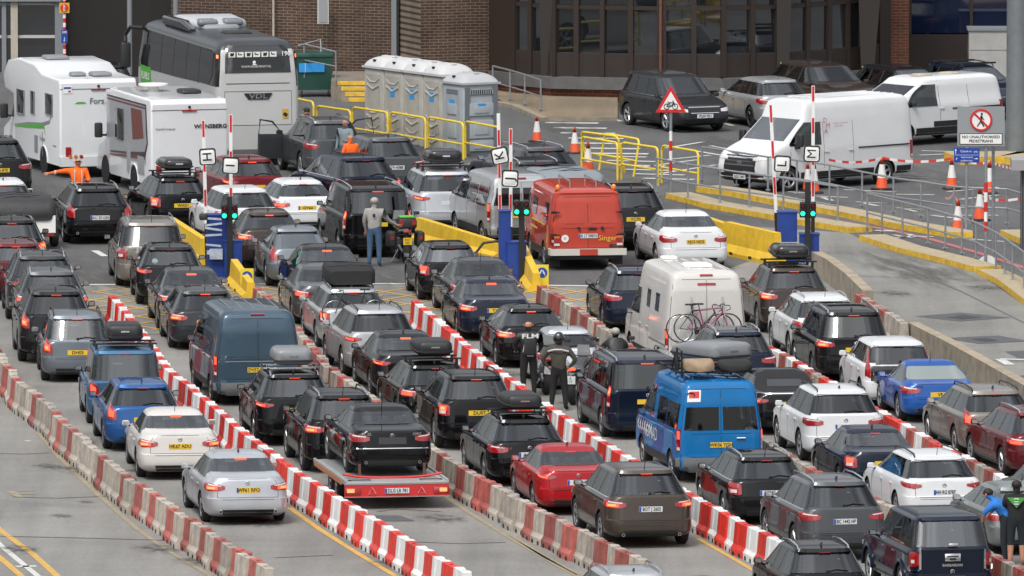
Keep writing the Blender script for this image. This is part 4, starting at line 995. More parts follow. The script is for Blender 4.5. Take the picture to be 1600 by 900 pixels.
p = G(1448,121); mb = MB(); mb.cyl((0,-.1,0), (0,-.1,6), .045, n=8); o = mb.build('drain_pipe', MATS['copper_pipe'], None); o.location = p; sub(o)
mb = MB(); mb.box((0,0,.9), (1.8,1,1.8), 0); mb.box((0,0,1.84), (1.9,1.1,.08), 1); mb.box((-.2,-.505,1.2), (1.5,.01,.02), 1); o = mb.build('plant_cabinet', [mat('cabinet_grey', (.36,.355,.34), .6, var=.1), GRYF], None); o.location = G(1558,136); tag(o, 'pale grey cabinet standing against the glazed wing left of the mast', 'cabinet')
# glass building at the left edge
t = thing('glass_lobby', 'glazed lobby with pale frames behind the white motorhome at the left edge', 'building', G(50,112)); O = t.location.copy()
sub(wallbox('rear_wall', G(-60,108), G(97,108), 9, .2, GAP))
for (x0, x1) in ((-40,3),(11,17),(29,86)):
    for z0, h in ((0,1.1),(1.18,4)): sub(wallbox('window', G(x0,113)+Vector((0,.05,0)), G(x1,113)+Vector((0,.05,0)), h, .03, BGL, z0))
for (x0, x1, m) in ((3,10,GRYF),(17,28,CRM),(86,99,GRYF)): sub(wallbox('column', (x0,114), (x1,114), 9, .3, m))
for z in (1.1, 2.15): sub(wallbox('transom', G(-60,113.5)+Vector((0,0,0)), G(99,113.5)+Vector((0,0,0)), .08, .2, WHF, z))
sub(wallbox('fascia', (-60,114.5), (96,114.5), .3, .4, GRYF, 2.28)); sub(wallbox('corner_panel', (112,108), (122,108), 6, .3, GRYF, 1.2))
# entrance ramp with handrail, behind the coach
t = thing('entrance_ramp', 'concrete ramp with yellow edge and handrail left of the coach', 'ramp', G(108,104)); O = t.location.copy()
a, b = G(106,100), G(240,106); mb = MB(); L = (b-a).length
mb.prism([(0,0),(0,1.15),(1.2,1.05),(L*.62,.15),(L*.62,0)], 0, 1.2, 'y', 0); mb.prism([(0,1.15),(0,1.25),(1.2,1.15),(L*.62,.25),(L*.62,.15),(1.2,1.05)], -.06, .1, 'y', 1)
o = mb.build('ramp_slab', [CB, KY], None, 0); o.location = a-O; o.parent = t
mb = MB()
for k in range(6):
    f = k/5; x = L*.62*f; z = 1.15*(1-f)+.15*f; mb.cyl((x,.02,z), (x,.02,z+1.05), .025, n=6)
mb.tube([(0,.02,2.2), (L*.62,.02,1.2)], .03); mb.tube([(0,.02,1.7), (L*.62,.02,.7)], .022); o = mb.build('handrail', GALV, None); o.location = a-O; o.parent = t
# steps and loading platform between coach and toilets
t = thing('entrance_steps', 'concrete platform with yellow edged steps left of the portable toilets', 'steps', G(540,158)); O = t.location.copy()
P0 = G(512,158)
mb = MB(); mb.box((2.4,2.4,.30), (4.6,3.9,.60)); o = mb.build('platform', mat('platform_concrete', (.20,.17,.14), .8, var=.25, vs=1.5), None, 0); o.location = P0-O; o.parent = t
for k in range(4):
    mb = MB(); z = .60-.15*k; x0 = .30+.12*k; y = .42-.30*k; mb.box(((x0+4.6)/2,y-.15,z/2), (4.6-x0,.34,z-.004), 0); mb.box(((x0+4.6)/2,y-.325,z-.055), (4.6-x0,.02,.11), 1); mb.box(((x0+4.6)/2,y-.26,z), (4.6-x0,.13,.006), 1); o = mb.build('step', [CB, KY], None, 0); o.location = P0-O; o.parent = t
mb = MB(); mb.tube([(-.75,1.6,.60),(-.75,1.6,1.65),(.25,.35,1.5),(.25,.35,.6)], .028); mb.tube([(-.75,1.6,1.15),(.25,.35,1.05)], .022); o = mb.build('handrail', GALV, None); o.location = P0-O; o.parent = t
mb = MB(); mb.tube([(-.95,2.2,1.55),(-.25,2.2,1.75),(-.2,1.9,.6)], .03); o = mb.build('handrail', GALV, None); o.location = P0-O; o.parent = t

# ------------------------------------------------------------------ portable toilets
TG = mat('toilet_beige', (.36,.35,.32), .5, var=.12); TW = mat('toilet_roof', (.50,.50,.50), .45); TG2 = mat('toilet_grey', (.30,.33,.35), .45, var=.06); TR2 = mat('toilet_roof_grey', (.40,.41,.42), .4); STK = mat('blue_sticker', (.03,.28,.65), .4); TD = mat('toilet_dark', (.13,.15,.17), .5)
def toilet(loc, rz, label, grey=False, sticker=True, w=1.1):
    t = thing('portable_toilet', label, 'portable toilet', loc, rz, 'portable toilets'); t.scale = (1,1,1.06 if grey else 1.14); g, rf = (TG2, TR2) if grey else (TG, TW)
    mb = MB(); mb.box((0,0,.06), (w,w,.12), 1); mb.rbox((0,0,1.06), (w-.02,w-.02,1.90), .05, 0); o = mb.build('cabin', [g, TD], t, 30)
    for zz in ((1.75,.95,.55) if not grey else ()):
        for s in (-1,): 
            mb = MB(); mb.tube([(s*(w/2+.0), -.36, zz), (s*(w/2+.0), -.15, zz-.11), (s*(w/2), .15, zz-.11), (s*(w/2), .36, zz)], .035, 6); mb.tube([(s*w/2, -.36, zz-.18), (s*w/2, 0, zz-.30), (s*w/2, .36, zz-.18)], .045, 6); mb.build('moulded_rib', g, t)
    # door on -x face, end panel on -y face
    mb = MB(); mb.box((-w/2-.004,0,1.0), (.02,.74,1.70)); mb.build('door', g, t, 0)
    if grey:
        for (zc, hh) in ((.75,.5),(1.30,.35),(.3,.3)):
            mb = MB(); mb.rbox((0,-w/2-.012,zc), (.82,.05,hh), .02); mb.rbox((0,-w/2-.03,zc), (.5,.05,hh*.6), .02); mb.build('moulded_panel', g, t)
        for sx in (-.47, .47): mb = MB(); mb.box((sx,-w/2-.012,1.0), (.16,.03,1.85)); mb.build('corner_post', TD, t)
        mb = MB(); mb.box((0,-w/2-.006,1.78), (.80,.02,.13), 1); [mb.box((-.37+.074*k,-w/2-.02,1.78), (.03,.02,.13), 0) for k in range(11)]; mb.build('vent', [g, GAP], t)
        for (zc, hh) in ((.75,.5),(1.30,.3),(.3,.3)): mb = MB(); mb.rbox((-w/2-.02,0,zc), (.05,.5,hh), .02); mb.build('moulded_panel', g, t)
        mb = MB(); mb.box((-w/2-.016,0,1.78), (.01,.62,.13)); mb.build('vent', TD, t)
    # domed roof
    mb = MB(); vs = []; fs = []; N = 10
    for i in range(N+1):
        a = -w/2-.04+(w+.08)*i/N; za = math.cos((i/N-.5)*math.pi)
        for j in range(N+1):
            b = -w/2-.04+(w+.08)*j/N; zb = math.cos((j/N-.5)*math.pi); vs.append((a, b, 2.05+.25*max(0, 1-abs(i/N*2-1)**3.2)**.5*max(0, 1-abs(j/N*2-1)**2.4)**.6))
    for i in range(N):
        for j in range(N): fs.append((i*(N+1)+j, (i+1)*(N+1)+j, (i+1)*(N+1)+j+1, i*(N+1)+j+1))
    mb.add(vs, fs); mb.box((0,0,2.02), (w+.08,w+.08,.06)); mb.build('roof', rf, t, 50)
    mb = MB(); mb.rbox((0,0,2.285), (.16,w*.62,.04), .015); mb.build('roof_rib', rf, t)
    mb = MB(); mb.box((-w/2+.08,.0,2.2), (.12,.12,.05)); mb.build('roof_vent', GAP, t)
    if sticker:
        mb = MB(); mb.box((-w/2-.018,0,1.44), (.01,.26,.24)); mb.build('blue_sticker', STK, t, 0)
        if grey: mb = MB(); mb.box((0,-w/2-.045,1.36), (.26,.012,.22)); mb.build('blue_sticker', STK, t, 0)
    return t
th = math.atan2(.52, .86)      # the row runs right and towards the camera; doors face left
C0 = G(735, 243); e = Vector((math.sin(th), -math.cos(th), 0))
lb = ['pale portable toilet at the left end of the row', 'second pale portable toilet from the left', 'third pale portable toilet from the left', 'pale portable toilet next to the grey one', 'larger grey portable toilet at the right end of the row']
for i in range(5):
    s = -(4-i)*1.13 - (.12 if i < 4 else 0)
    toilet(C0+e*s+Vector((-.0,.2,0)), th, lb[i], i == 4, i > 0, 1.22 if i == 4 else 1.12)
# wheelie bin
t = thing('waste_bin', 'dark green four wheeled waste container behind the coach', 'bin', G(489,150), R(8)); GB = mat('bin_green', (.012,.06,.045), .5)
mb = MB(); mb.box((0,0,.72), (1.0,.85,1.0), taper=1.12); mb.build('tub', GB, t); mb = MB(); mb.rbox((0,0,1.30), (1.2,1.0,.16), .05); mb.build('lid', GB, t)
for x in (-.42,.42): mb = MB(); mb.cyl((x,-.36,.1), (x+.05,-.36,.1), .1, n=12); mb.build('wheel', TYRE, t)
mb = MB(); mb.box((-.1,-.50,.92), (.80,.012,.28), 0); mb.box((-.3,-.508,.92), (.012,.005,.28), 1); o = mb.build('notice', [STK, WHT], t, 0)

# ------------------------------------------------------------------ signs, lane booths
def stripe_pole(x, y, h, label, name='sign_post', r=.04, striped=None, m=GALV):
    t = thing(name, label, 'sign', G(x, y)); mb = MB(); mb.cyl((0,0,0), (0,0,h), r, n=10); mb.build('post', m, t)
    if striped:
        mb = MB(); z0, z1, k = striped; n = int((z1-z0)/k)
        for i in range(n): mb.cyl((0,0,z0+i*k), (0,0,z0+i*k+k-.002), r+.006, n=12, m=i % 2)
        mb.build('striped_sleeve', [REDP, WHT], t)
    return t
t = stripe_pole(1048, 308, 3.05, 'red bordered triangle with a bicycle on a striped post', striped=(.75,2.15,.28))
def tri(r, y, h=.012, z=0): return [(r*math.sin(R(a)), z+r*math.cos(R(a))) for a in (0,120,240)]
mb = MB(); mb.prism(tri(.50,0), -.07, -.05, 'y', 0); mb.prism(tri(.34,0), -.075, -.068, 'y', 1); o = mb.build('sign_face', [REDP, WHT], t, 0); o.location = (0,0,2.65)
mb = MB()
def ring(mb, c, r, w, y, m=0, n=20):
    pts = [(c[0]+r*math.cos(2*math.pi*i/n), y, c[1]+r*math.sin(2*math.pi*i/n)) for i in range(n)]; mb.tube(pts, w, 5, m, True)
ring(mb, (-.12,-.08), .075, .010, -.085); ring(mb, (.12,-.08), .075, .010, -.085)
for a, b in (((-.12,-.08),(-.05,.03)),((-.05,.03),(.08,.03)),((.08,.03),(0,-.08)),((0,-.08),(-.05,.03)),((0,-.08),(-.12,-.08)),((.12,-.08),(.07,.07)),((.07,.07),(.04,.08)),((-.06,.05),(-.10,.05))): mb.cyl((a[0],-.085,a[1]), (b[0],-.085,b[1]), .010, n=5)
o = mb.build('bicycle_symbol', INK, t); o.location = (0,0,2.65)
# no pedestrians board
t = thing('pedestrian_sign', 'grey board with red crossed out walking figure on two posts', 'sign', G(1543,414), 0)
for x, y in ((-.05,0),(.16,.5)): mb = MB(); mb.cyl((x,y,0), (x,y,3.95), .042, n=10); mb.build('post', GALV, t)
mb = MB(); [mb.cyl((-.05,0,.9+i*.26), (-.05,0,.9+i*.26+.255), .049, n=12, m=i % 2) for i in range(5)]; mb.build('striped_sleeve', [REDP, WHT], t)
k = 59.0; W_s = 74/59; H_s = 62/59; cx, cz = -(1543-1532)/59, 3.70
mb = MB(); mb.box((cx,-.07,cz), (W_s,.03,H_s), 0); mb.box((cx,-.088,cz-.335), (1.14,.006,.30), 2); mb.box((cx,-.092,cz-.335), (1.10,.006,.26), 1); mb.build('sign_board', [mat('board_grey', (.25,.27,.28), .5), WHT, INK], t, 0)
mb = MB(); ring(mb, (cx,cz+.17), .27, .030, -.095, n=32); mb.cyl((cx-.19,-.10,cz+.36), (cx+.19,-.10,cz-.02), .026, n=6); mb.lathe([(0,.0),(0,.26)], (0,0,0), 'y', 24, 1); o = mb.build('prohibition_ring', [REDP, WHT], t)
mb = MB(); mb.cyl((cx,-.088,cz+.17), (cx,-.09,cz+.17), .26, n=28); mb.build('white_disc', WHT, t, 0)
mb = MB(); mb.ell((cx+.02,-.095,cz+.33), (.03,.01,.032)); Y = -.096
for a, b, r in (((.01,.29),(.0,.14),.030),((0,.14),(.07,.0),.018),((0,.14),(-.06,.07),.018),((-.06,.07),(-.10,-.0),.014),((.01,.27),(.08,.17),.012),((.01,.27),(-.06,.19),.012)): mb.cyl((cx+a[0],Y,cz+a[1]+.0), (cx+b[0],Y,cz+b[1]), r, n=6)
mb.build('walking_figure', INK, t)
text('NO UNAUTHORISED', .105, INK, t, (cx,-.097,cz-.285), 'cam', bold=.003, stretch=1.02); text('PEDESTRIANS', .105, INK, t, (cx,-.097,cz-.395), 'cam', bold=.003)
t = thing('direction_sign', 'small blue sign for check-in and authorised pedestrians on a grey post', 'sign', G(1510,367)); BL = mat('sign_blue', (.012,.055,.33), .4)
mb = MB(); mb.cyl((0,0,0), (0,0,2.4), .045, n=10); mb.build('post', GALV, t); mb = MB(); mb.box((0,-.06,2.18), (.70,.02,.40), 0); mb.box((0,-.072,2.19), (.66,.004,.008), 1); mb.build('sign_board', [BL, WHT], t, 0)
text('Check-in', .085, WHT, t, (-.02,-.075,2.29), 'cam'); text('Authorised', .07, WHT, t, (0,-.075,2.13), 'cam'); text('pedestrians', .07, WHT, t, (0,-.075,2.04), 'cam')
mb = MB(); mb.cyl((.20,-.075,2.085), (.30,-.075,2.085), .008, n=5); mb.cyl((.26,-.075,2.085), (.31,-.075,2.085), .03, .002, n=6); mb.cyl((-.30,-.075,2.22), (-.30,-.075,2.33), .008, n=5); mb.cyl((-.30,-.075,2.30), (-.30,-.075,2.36), .025, .002, n=6); ring(mb, (.21,2.27), .02, .004, -.076, n=10); ring(mb, (.28,2.27), .02, .004, -.076, n=10); mb.cyl((.21,-.076,2.27), (.27,-.076,2.31), .004, n=4)
mb.cyl((-.29,-.076,2.06), (-.26,-.076,2.12), .008, n=5); mb.build('arrows', WHT, t)
# mast
t = thing('steel_mast', 'thick galvanised steel mast at the right edge in front of the glazed wing', 'mast', G(1589,247)); mb = MB(); mb.cyl((0,0,0), (0,0,14), .33, .27, n=24); mb.build('pole', mat('mast_steel', (.22,.24,.25), .45, .5, var=.12, vs=2), t); mb = MB(); mb.cyl((0,0,.0), (0,0,.08), .5, n=24); [mb.cyl((.42*math.cos(a),.42*math.sin(a),.08), (.42*math.cos(a),.42*math.sin(a),.2), .03, n=6) for a in [i*.785 for i in range(8)]]; mb.build('base_flange', GALV, t)
t = thing('payment_shelter', 'grey flat roofed post shelter cut by the right edge', 'shelter', G(1597,392)); 
mb = MB(); mb.box((.55,.2,2.34), (1.7,1.2,.28)); mb.build('canopy', mat('canopy_grey', (.30,.30,.30), .6), t, 0); mb = MB(); mb.box((.05,0,1.1), (.16,.18,2.2)); mb.box((.35,.1,1.1), (.3,.2,2.2)); mb.build('column', GRYF, t, 0); mb = MB(); [mb.box((-.05+.05*k,-.12,1.1), (.015,.03,2.2)) for k in range(3)]; mb.build('column_rib', BLK, t, 0)
t = thing('stop_pole', 'striped pole with a stop sign and a blue lane sign above the white motorhome', 'sign', G(101,118)); mb = MB()
for i in range(22): mb.cyl((0,0,i*.14), (.0,0,i*.14+.138), .05, n=10, m=i % 2)
mb.build('post', [REDP, WHT], t); mb = MB(); mb.box((0,-.07,2.15), (.32,.03,.32), 1); mb.cyl((0,-.09,2.15), (0,-.10,2.15), .13, n=8, m=0); mb.build('stop_sign', [REDP, mat('sign_amber', (.6,.35,.03), .5)], t, 0); text('STOP', .085, WHT, t, (0,-.105,2.15), 'cam', rot=90, bold=.003)
mb = MB(); mb.box((0,-.07,1.24), (.20,.03,.42), 0); mb.build('lane_sign', BL, t, 0); mb = MB(); mb.cyl((0,-.09,1.08), (0,-.09,1.22), .012, n=5); mb.cyl((0,-.09,1.12), (0,-.09,1.05), .045, .003, n=6); ring(mb, (-.03,1.38), .03, .008, -.09, n=10); ring(mb, (.04,1.38), .03, .008, -.09, n=10); mb.build('arrow', WHT, t)

BB = mat('booth_blue', (.012,.045,.24), .45, var=.15); TL_G = mat('green_light', (.02,1,.42), .4, emit=2.2); TL_R = mat('red_lens', (.20,.01,.01), .3)
def arm(x, y, z0, h, label, tilt=0, group='raised lane barrier arms'):
    t = thing('boom_barrier', label, 'boom barrier', G(x, y), 0, group); mb = MB(); n = int(h/.42)
    mb.box((0,0,z0/2), (.10,.10,z0), 2)
    for i in range(n): mb.box((0,0,z0+h*(i+.5)/n), (.09,.05,h/n-.001), 0); 
    for i in range(n):
        if i % 2: mb.box((0,-.028,z0+h*(i+.5)/n), (.06,.008,h/n*.94), 1)
    mb.build('arm', [WHT, REDP, BLK], t, 0); t.rotation_euler = (0, R(tilt), 0); return t
def letter(x, y, z, ch, label, rot=90, tilt=0, size=.40):
    t = thing('lane_sign', label, 'sign', G(x, y), 0, 'lane letter signs'); mb = MB(); mb.rbox((0,0,0), (.44,.44,.03), .07, 0, Matrix.Rotation(R(90), 3, 'X')); mb.rbox((0,-.012,0), (.37,.37,.03), .05, 1, Matrix.Rotation(R(90), 3, 'X')); o = mb.build('sign_board', [INK, WHT], t, 30); o.location = (0,0,z); o.rotation_euler = (0, R(tilt), 0)
    mb = MB(); mb.cyl((0,.03,z-.2), (0,.03,z+.1), .03, n=6); mb.build('bracket', BLK, t)
    q = text(ch, .34, INK, t, (0,-.032,z), 'cam', 'letter', rot=rot-tilt, bold=0 if ch == 'M' else .004); t.location.y -= .15; return t
def lights(x, y, label, gap=16, zt=1.75):
    t = thing('traffic_light', label, 'traffic light', G(x, y), 0, 'lane traffic lights'); mb = MB(); mb.box((0,0,1.07), (.15,.12,2.15)); mb.build('post', BLK, t, 0)
    for s in (-1, 1):
        mb = MB(); mb.rbox((s*gap/2/59.5,-.1,zt), (.17,.14,.42), .03); mb.cyl((s*gap/2/59.5,-.17,zt+.10), (s*gap/2/59.5,-.24,zt+.10), .06, .065, n=12, cap=False); mb.cyl((s*gap/2/59.5,-.17,zt-.10), (s*gap/2/59.5,-.24,zt-.10), .06, .065, n=12, cap=False); h = mb.build('signal_head', BLK, t)
        for z, m, nm in ((.10,TL_R,'red_lamp'),(-.10,TL_G,'green_lamp')): mb = MB(); mb.ell((s*gap/2/59.5,-.175,zt+z), (.06,.025,.06)); mb.build(nm, m, h)
    return t
def booth(x, y, boxes, label, wrap=False):
    t = thing('lane_booth', label, 'booth', G(x, y), R(3), 'blue lane control booths')
    for (dx, w, h, dy) in boxes:
        mb = MB(); mb.box((dx,dy,h/2), (w,.5,h)); mb.box((dx,dy,h+.015), (w+.04,.54,.03)); mb.build('cabinet', BB, t, 0)
        mb = MB(); mb.box((dx,dy-.256,h*.55), (w*.8,.01,h*.7)); mb.build('cabinet_door', BB, t, 0)
    if wrap:
        mb = MB(); TP = mat('white_tape', (.42,.46,.52), .5, var=.3, vs=8)
        for (z, a, ww) in ((1.55,4,.46),(1.40,-7,.46),(1.28,9,.46),(1.12,-3,.44),(.85,6,.40),(.70,-4,.34),(.63,3,.34)): mb.box((-.32,-.29,z), (ww,.01,.055), 0, Matrix.Rotation(R(a), 3, 'Y'))
        mb.box((-.25,-.29,.62), (.34,.012,.28), 0); mb.build('tape_wrap', TP, t, 0); mb = MB(); mb.rbox((-.58,-.2,1.6), (.22,.3,.16), .05); mb.build('camera_hood', BLK, t)
    return t
booth(352, 432, [(-.22,.52,1.62,.1), (.20,.46,.95,-.1)], 'blue booth wrapped with strips of white tape at the left lanes', True)
lights(359, 434, 'pair of green signals on the black post of the left booth')
arm(324, 420, 1.2, 2.75, 'raised striped arm behind the letter board H', -1.5); arm(361, 420, 1.2, 2.9, 'raised striped arm behind the letter board I', 0)
letter(325, 424, 3.05, 'H', 'white letter board with a sideways H at the left booth', 90, -3); letter(361, 424, 2.82, 'I', 'white letter board with a sideways I at the left booth', 90, 3)
booth(802, 440, [(-.22,.30,1.85,.1), (.08,.50,1.05,-.1)], 'blue booth beside the red van in the middle')
lights(815, 442, 'pair of green signals on the black post left of the red van', 15, 1.98)
arm(783, 425, 1.2, 3.0, 'raised striped arm behind the tilted letter K', -1); arm(798, 425, 1.2, 2.6, 'raised striped arm behind the letter J board', 0)
letter(781, 430, 3.17, 'K', 'white letter board with a tilted sideways K', 90, -12); letter(797, 432, 2.6, 'J', 'white letter board with a sideways J beside the booth', 90, 3)
booth(1248, 408, [(-.30,.50,1.30,.15), (.28,.50,.72,0)], 'blue booth at the right lanes above the car with a roof box')
lights(1262, 410, 'pair of green signals on the black post of the right booth', 16, 1.42)
arm(1216, 402, 1.2, 2.9, 'raised slightly leaning arm behind the letter L', -3); arm(1270, 402, 1.2, 3.4, 'raised striped arm behind the letter M, tallest of all arms', 0)
letter(1222, 404, 2.55, 'L', 'white letter board with a sideways L left of the right booth', 90, 3, .36); letter(1268, 404, 2.82, 'M', 'white letter board with a sideways M above the right booth', 90, 3)
def keep(x, y, label):
    t = thing('arrow_sign', label, 'sign', G(x, y), 0, 'yellow arrow signs'); YS = mat('sign_yellow', (.72,.55,.03), .5)
    mb = MB(); mb.box((0,0,.32), (.34,.08,.64)); mb.build('panel', YS, t, 0); mb = MB(); mb.cyl((0,-.042,.44), (0,-.05,.44), .135, n=24); mb.build('blue_disc', BL, t, 0)
    mb = MB(); 
    for s in (-1, 1): mb.cyl((s*.01,-.055,.51), (s*.05,-.055,.42), .013, n=5); mb.cyl((s*.045,-.055,.44), (s*.075,-.055,.36), .035, .003, n=6)
    mb.build('arrows', WHT, t); mb = MB(); mb.box((0,-.042,.08), (.26,.006,.05)); mb.build('red_reflector', REDP, t, 0)
keep(386, 458, 'yellow panel with blue down arrows below the left booth'); keep(847, 452, 'yellow panel with blue down arrows below the middle booth')
o = obj('traffic_cone', CM); o.location = G(366,430); o.scale = (.8,.8,.9); tag(o, 'small cone standing on the yellow block of the left booth', 'traffic cone', 'orange and white traffic cones'); o.location.z = .05
mb = MB(); pts = [(0,0,.95),(-.15,0,1.0),(-.5,0,.95),(-.75,0,.62)]; mb.tube(pts, .035, 8); o = mb.build('hose', BLK, None); o.location = G(785,436); tag(o, 'black hose arching out of the middle blue booth', 'hose')
# ------------------------------------------------------------------ vans (same outline shells, squarer)
def vkeys(L, W, H, kind):
    h, w = L/2, W/2
    XR = [(.28,-h+.12),(.36,-h+.02),(.50,-h),(.60,-h+.02),(1.1,-h+.03),(H-.45,-h+.08),(H-.14,-h+.16),(H-.05,-h+.24),(H,-h+.45)]
    B = [(.28,w-.10),(.36,w-.02),(.55,w),(1.15,w-.01),(H-.55,w-.10),(H-.22,w-.15),(H-.10,w-.20),(H-.03,w-.30),(H,w-.48)]
    XF = [(.28,h-.25),(.40,h-.03),(.70,h),(.95,h-.06),(1.10,h-.20),(1.25,h-.55),(1.36,h-.85),(min(2.0,H-.22),h-1.62),(H-.08,h-1.80),(H,h-2.15)]
    return dict(L=L, W=W, H=H, belt=1.2, hood=1.0, cowl=h-.95, rf=h-1.6, rr=-h+.2, gr=-h+.08, gz=1.15, XR=XR, XF=XF, B=B, n=15, ng=15, wr=.34, zb=.28, tum=.15, lamp='van', win='panel', zf=.28, fm=.13, screen=[(-.84,1.42,min(2.0,H-.25)),(.84,1.42,min(2.0,H-.25))])
def sw(x0, x1, z0, z1, x1b=None): 
    r = [(x0,z0,z1),(x1,z0,z1)]
    return r
def cab(h, H, z0=1.28): a = h-1.02; b = h-1.60; zt = min(1.92, H-.22); return [(h-2.25,z0,zt),(b,z0,zt),(b+.3,z0,z0+(zt-z0)*.55),(a,z0,z0+.06)]
K['panelvan'] = dict(vkeys(5.4,2.05,2.28,''), fw=1.75, rw=-1.70, sidewins=[sw(-.1,.9,1.35,1.85), cab(2.7,2.28)], rearwins=[])
K['campervan'] = dict(vkeys(6.0,2.05,2.62,''), fw=2.05, rw=-1.98, sidewins=[sw(-1.75,-1.25,1.55,1.98), sw(-.55,-.1,1.55,1.98), cab(3.0,2.3)], rearwins=[])
K['minibus'] = dict(vkeys(5.2,2.0,2.32,''), fw=1.65, rw=-1.65, wr=.34, sidewins=[sw(-2.35,-1.15,1.22,1.78), sw(-1.08,-.1,1.22,1.78), cab(2.6,2.32)], rearwins=[[(-.86,1.20,1.72),(-.05,1.20,1.72)],[(.05,1.20,1.72),(.86,1.20,1.72)]])
K['smallvan'] = dict(vkeys(4.8,1.9,1.97,''), fw=1.45, rw=-1.60, wr=.33, sidewins=[sw(-2.05,-.95,1.12,1.62), sw(-.85,.05,1.12,1.62), cab(2.4,1.97,1.15)], rearwins=[[(-.84,1.15,1.62),(-.05,1.15,1.62)],[(.05,1.15,1.62),(.84,1.15,1.62)]])
K['truckvan'] = dict(vkeys(5.98,2.06,2.55,''), fw=2.0, rw=-1.75, wr=.35, sidewins=[cab(2.99,2.4)], rearwins=[])
K['customvan'] = dict(vkeys(4.97,1.99,2.0,''), fw=1.52, rw=-1.42, wr=.33, sidewins=[cab(2.49,2.0,1.15)], rearwins=[])
h = 2.42; w = 1.01
K['classicvan'] = dict(L=4.84, W=2.02, H=2.15, belt=1.2, hood=1.0, cowl=h-.25, rf=h-.7, rr=-h+.2, gr=-h+.1, gz=1.2, n=12, ng=12, wr=.34, zb=.45, fw=1.35, rw=-1.15, lamp='round', win='panel', rearwins=[], tum=.15,
   XR=[(.45,-h+.04),(.60,-h),(1.2,-h+.02),(1.85,-h+.10),(2.0,-h+.14),(2.06,-h+.12),(2.12,-h+.3),(2.15,-h+.6)], XF=[(.45,h),(1.15,h),(1.9,h-.45),(2.05,h-.6),(2.15,h-1.1)],
   B=[(.45,w-.02),(.6,w),(1.2,w),(1.9,w-.10),(2.03,w-.13),(2.10,w-.22),(2.15,w-.45)], sidewins=[sw(-1.75,-1.2,1.3,1.75), sw(.2,.9,1.3,1.75), sw(1.3,2.05,1.3,1.75)], screen=[(-.85,1.25,1.8),(.85,1.25,1.8)])
_bm = body_mesh
def van_body(kind):
    if kind in BODY: return BODY[kind]
    s = shell(kind); me = s.hull(cabin=True); mb = MB(); H = s.H
    s.strip(mb, [(-.006/s.w, .60, H-.22), (.006/s.w, .60, H-.22)], 'rear', 1, .0015, 8, 1, 2, .004)
    for f in (-.92, .92): s.strip(mb, [(f-.005, .60, H-.20), (f+.005, .60, H-.20)], 'rear', 1, .0015, 8, 1, 2, .004)
    for z in (.60, H-.20, 1.12): s.strip(mb, [(-.92, z-.005, z+.005), (.92, z-.005, z+.005)], 'rear', 1, .0015, 1, 8, 2, .004)
    for sd in (1, -1):
        for x in (s.h-2.35, s.h-1.05, s.h-3.5):
            s.strip(mb, [(x-.006, .45, 1.9 if x < s.h-1.2 else 1.2), (x+.006, .45, 1.9 if x < s.h-1.2 else 1.2)], 'side', sd, .0015, 8, 1, 2, .004)
        s.strip(mb, [(s.rw+s.wr+.10, .30, .52), (s.fw-s.wr-.10, .30, .52)], 'side', sd, .008, 3, 6, 1, .01)
        s.strip(mb, [(-s.h+.2, .30, .52), (s.rw-s.wr-.10, .30, .52)], 'side', sd, .008, 3, 6, 1, .01)
    s.strip(mb, [(-.93, .30, .56), (.93, .30, .56)], 'rear', 1, .012, 3, 8, 1, .01)
    if H > 2.2:
        for i in range(5): mb.tube([(-s.h+.5, -.55+.275*i, H-.004), (0, -.55+.275*i, H+.012), (s.h-2.4, -.55+.275*i, H-.004)], .018, 4)
    ex = mb.mesh('x', [BLK, BLK, GAP, INTR], 40); bm = bmesh.new(); bm.from_mesh(me); bm.from_mesh(ex); bm.to_mesh(me); bm.free(); shade(me, 32); BODY[kind] = me; return me
def body_mesh(kind): return van_body(kind) if K[kind].get('win') == 'panel' else _bm(kind)

# ------------------------------------------------------------------ things carried on roofs
def loft(mb, st, m=0, n=6):
    """st: list of (x, halfwidth, z0, z1, round)"""
    ring_ = []; 
    for (x, w, z0, z1, r) in st:
        pts = []
        for (sy, sz, a0) in ((1,1,0),(-1,1,90),(-1,-1,180),(1,-1,270)):
            for k in range(4):
                a = R(a0+30*k); ry = min(r, w*.9); rz = min(r, (z1-z0)*.49); pts.append((x, sy*(w-ry)+ry*math.cos(a), (z0+z1)/2+sz*((z1-z0)/2-rz)+rz*math.sin(a)))
        ring_.append(pts)
    N = len(ring_[0]); vs = [p for q in ring_ for p in q]; fs = []
    for i in range(len(ring_)-1):
        for j in range(N): fs.append((i*N+j, i*N+(j+1)%N, (i+1)*N+(j+1)%N, (i+1)*N+j))
    fs += [tuple(range(N))[::-1], tuple((len(ring_)-1)*N+j for j in range(N))]; mb.add(vs, fs, m)
BOXG = dict(black=mat('box_black', (.014,.014,.015), .25, 0, .5), grey=mat('box_grey', (.20,.21,.22), .4, 0, .3), matt=mat('box_matt', (.020,.020,.021), .5))
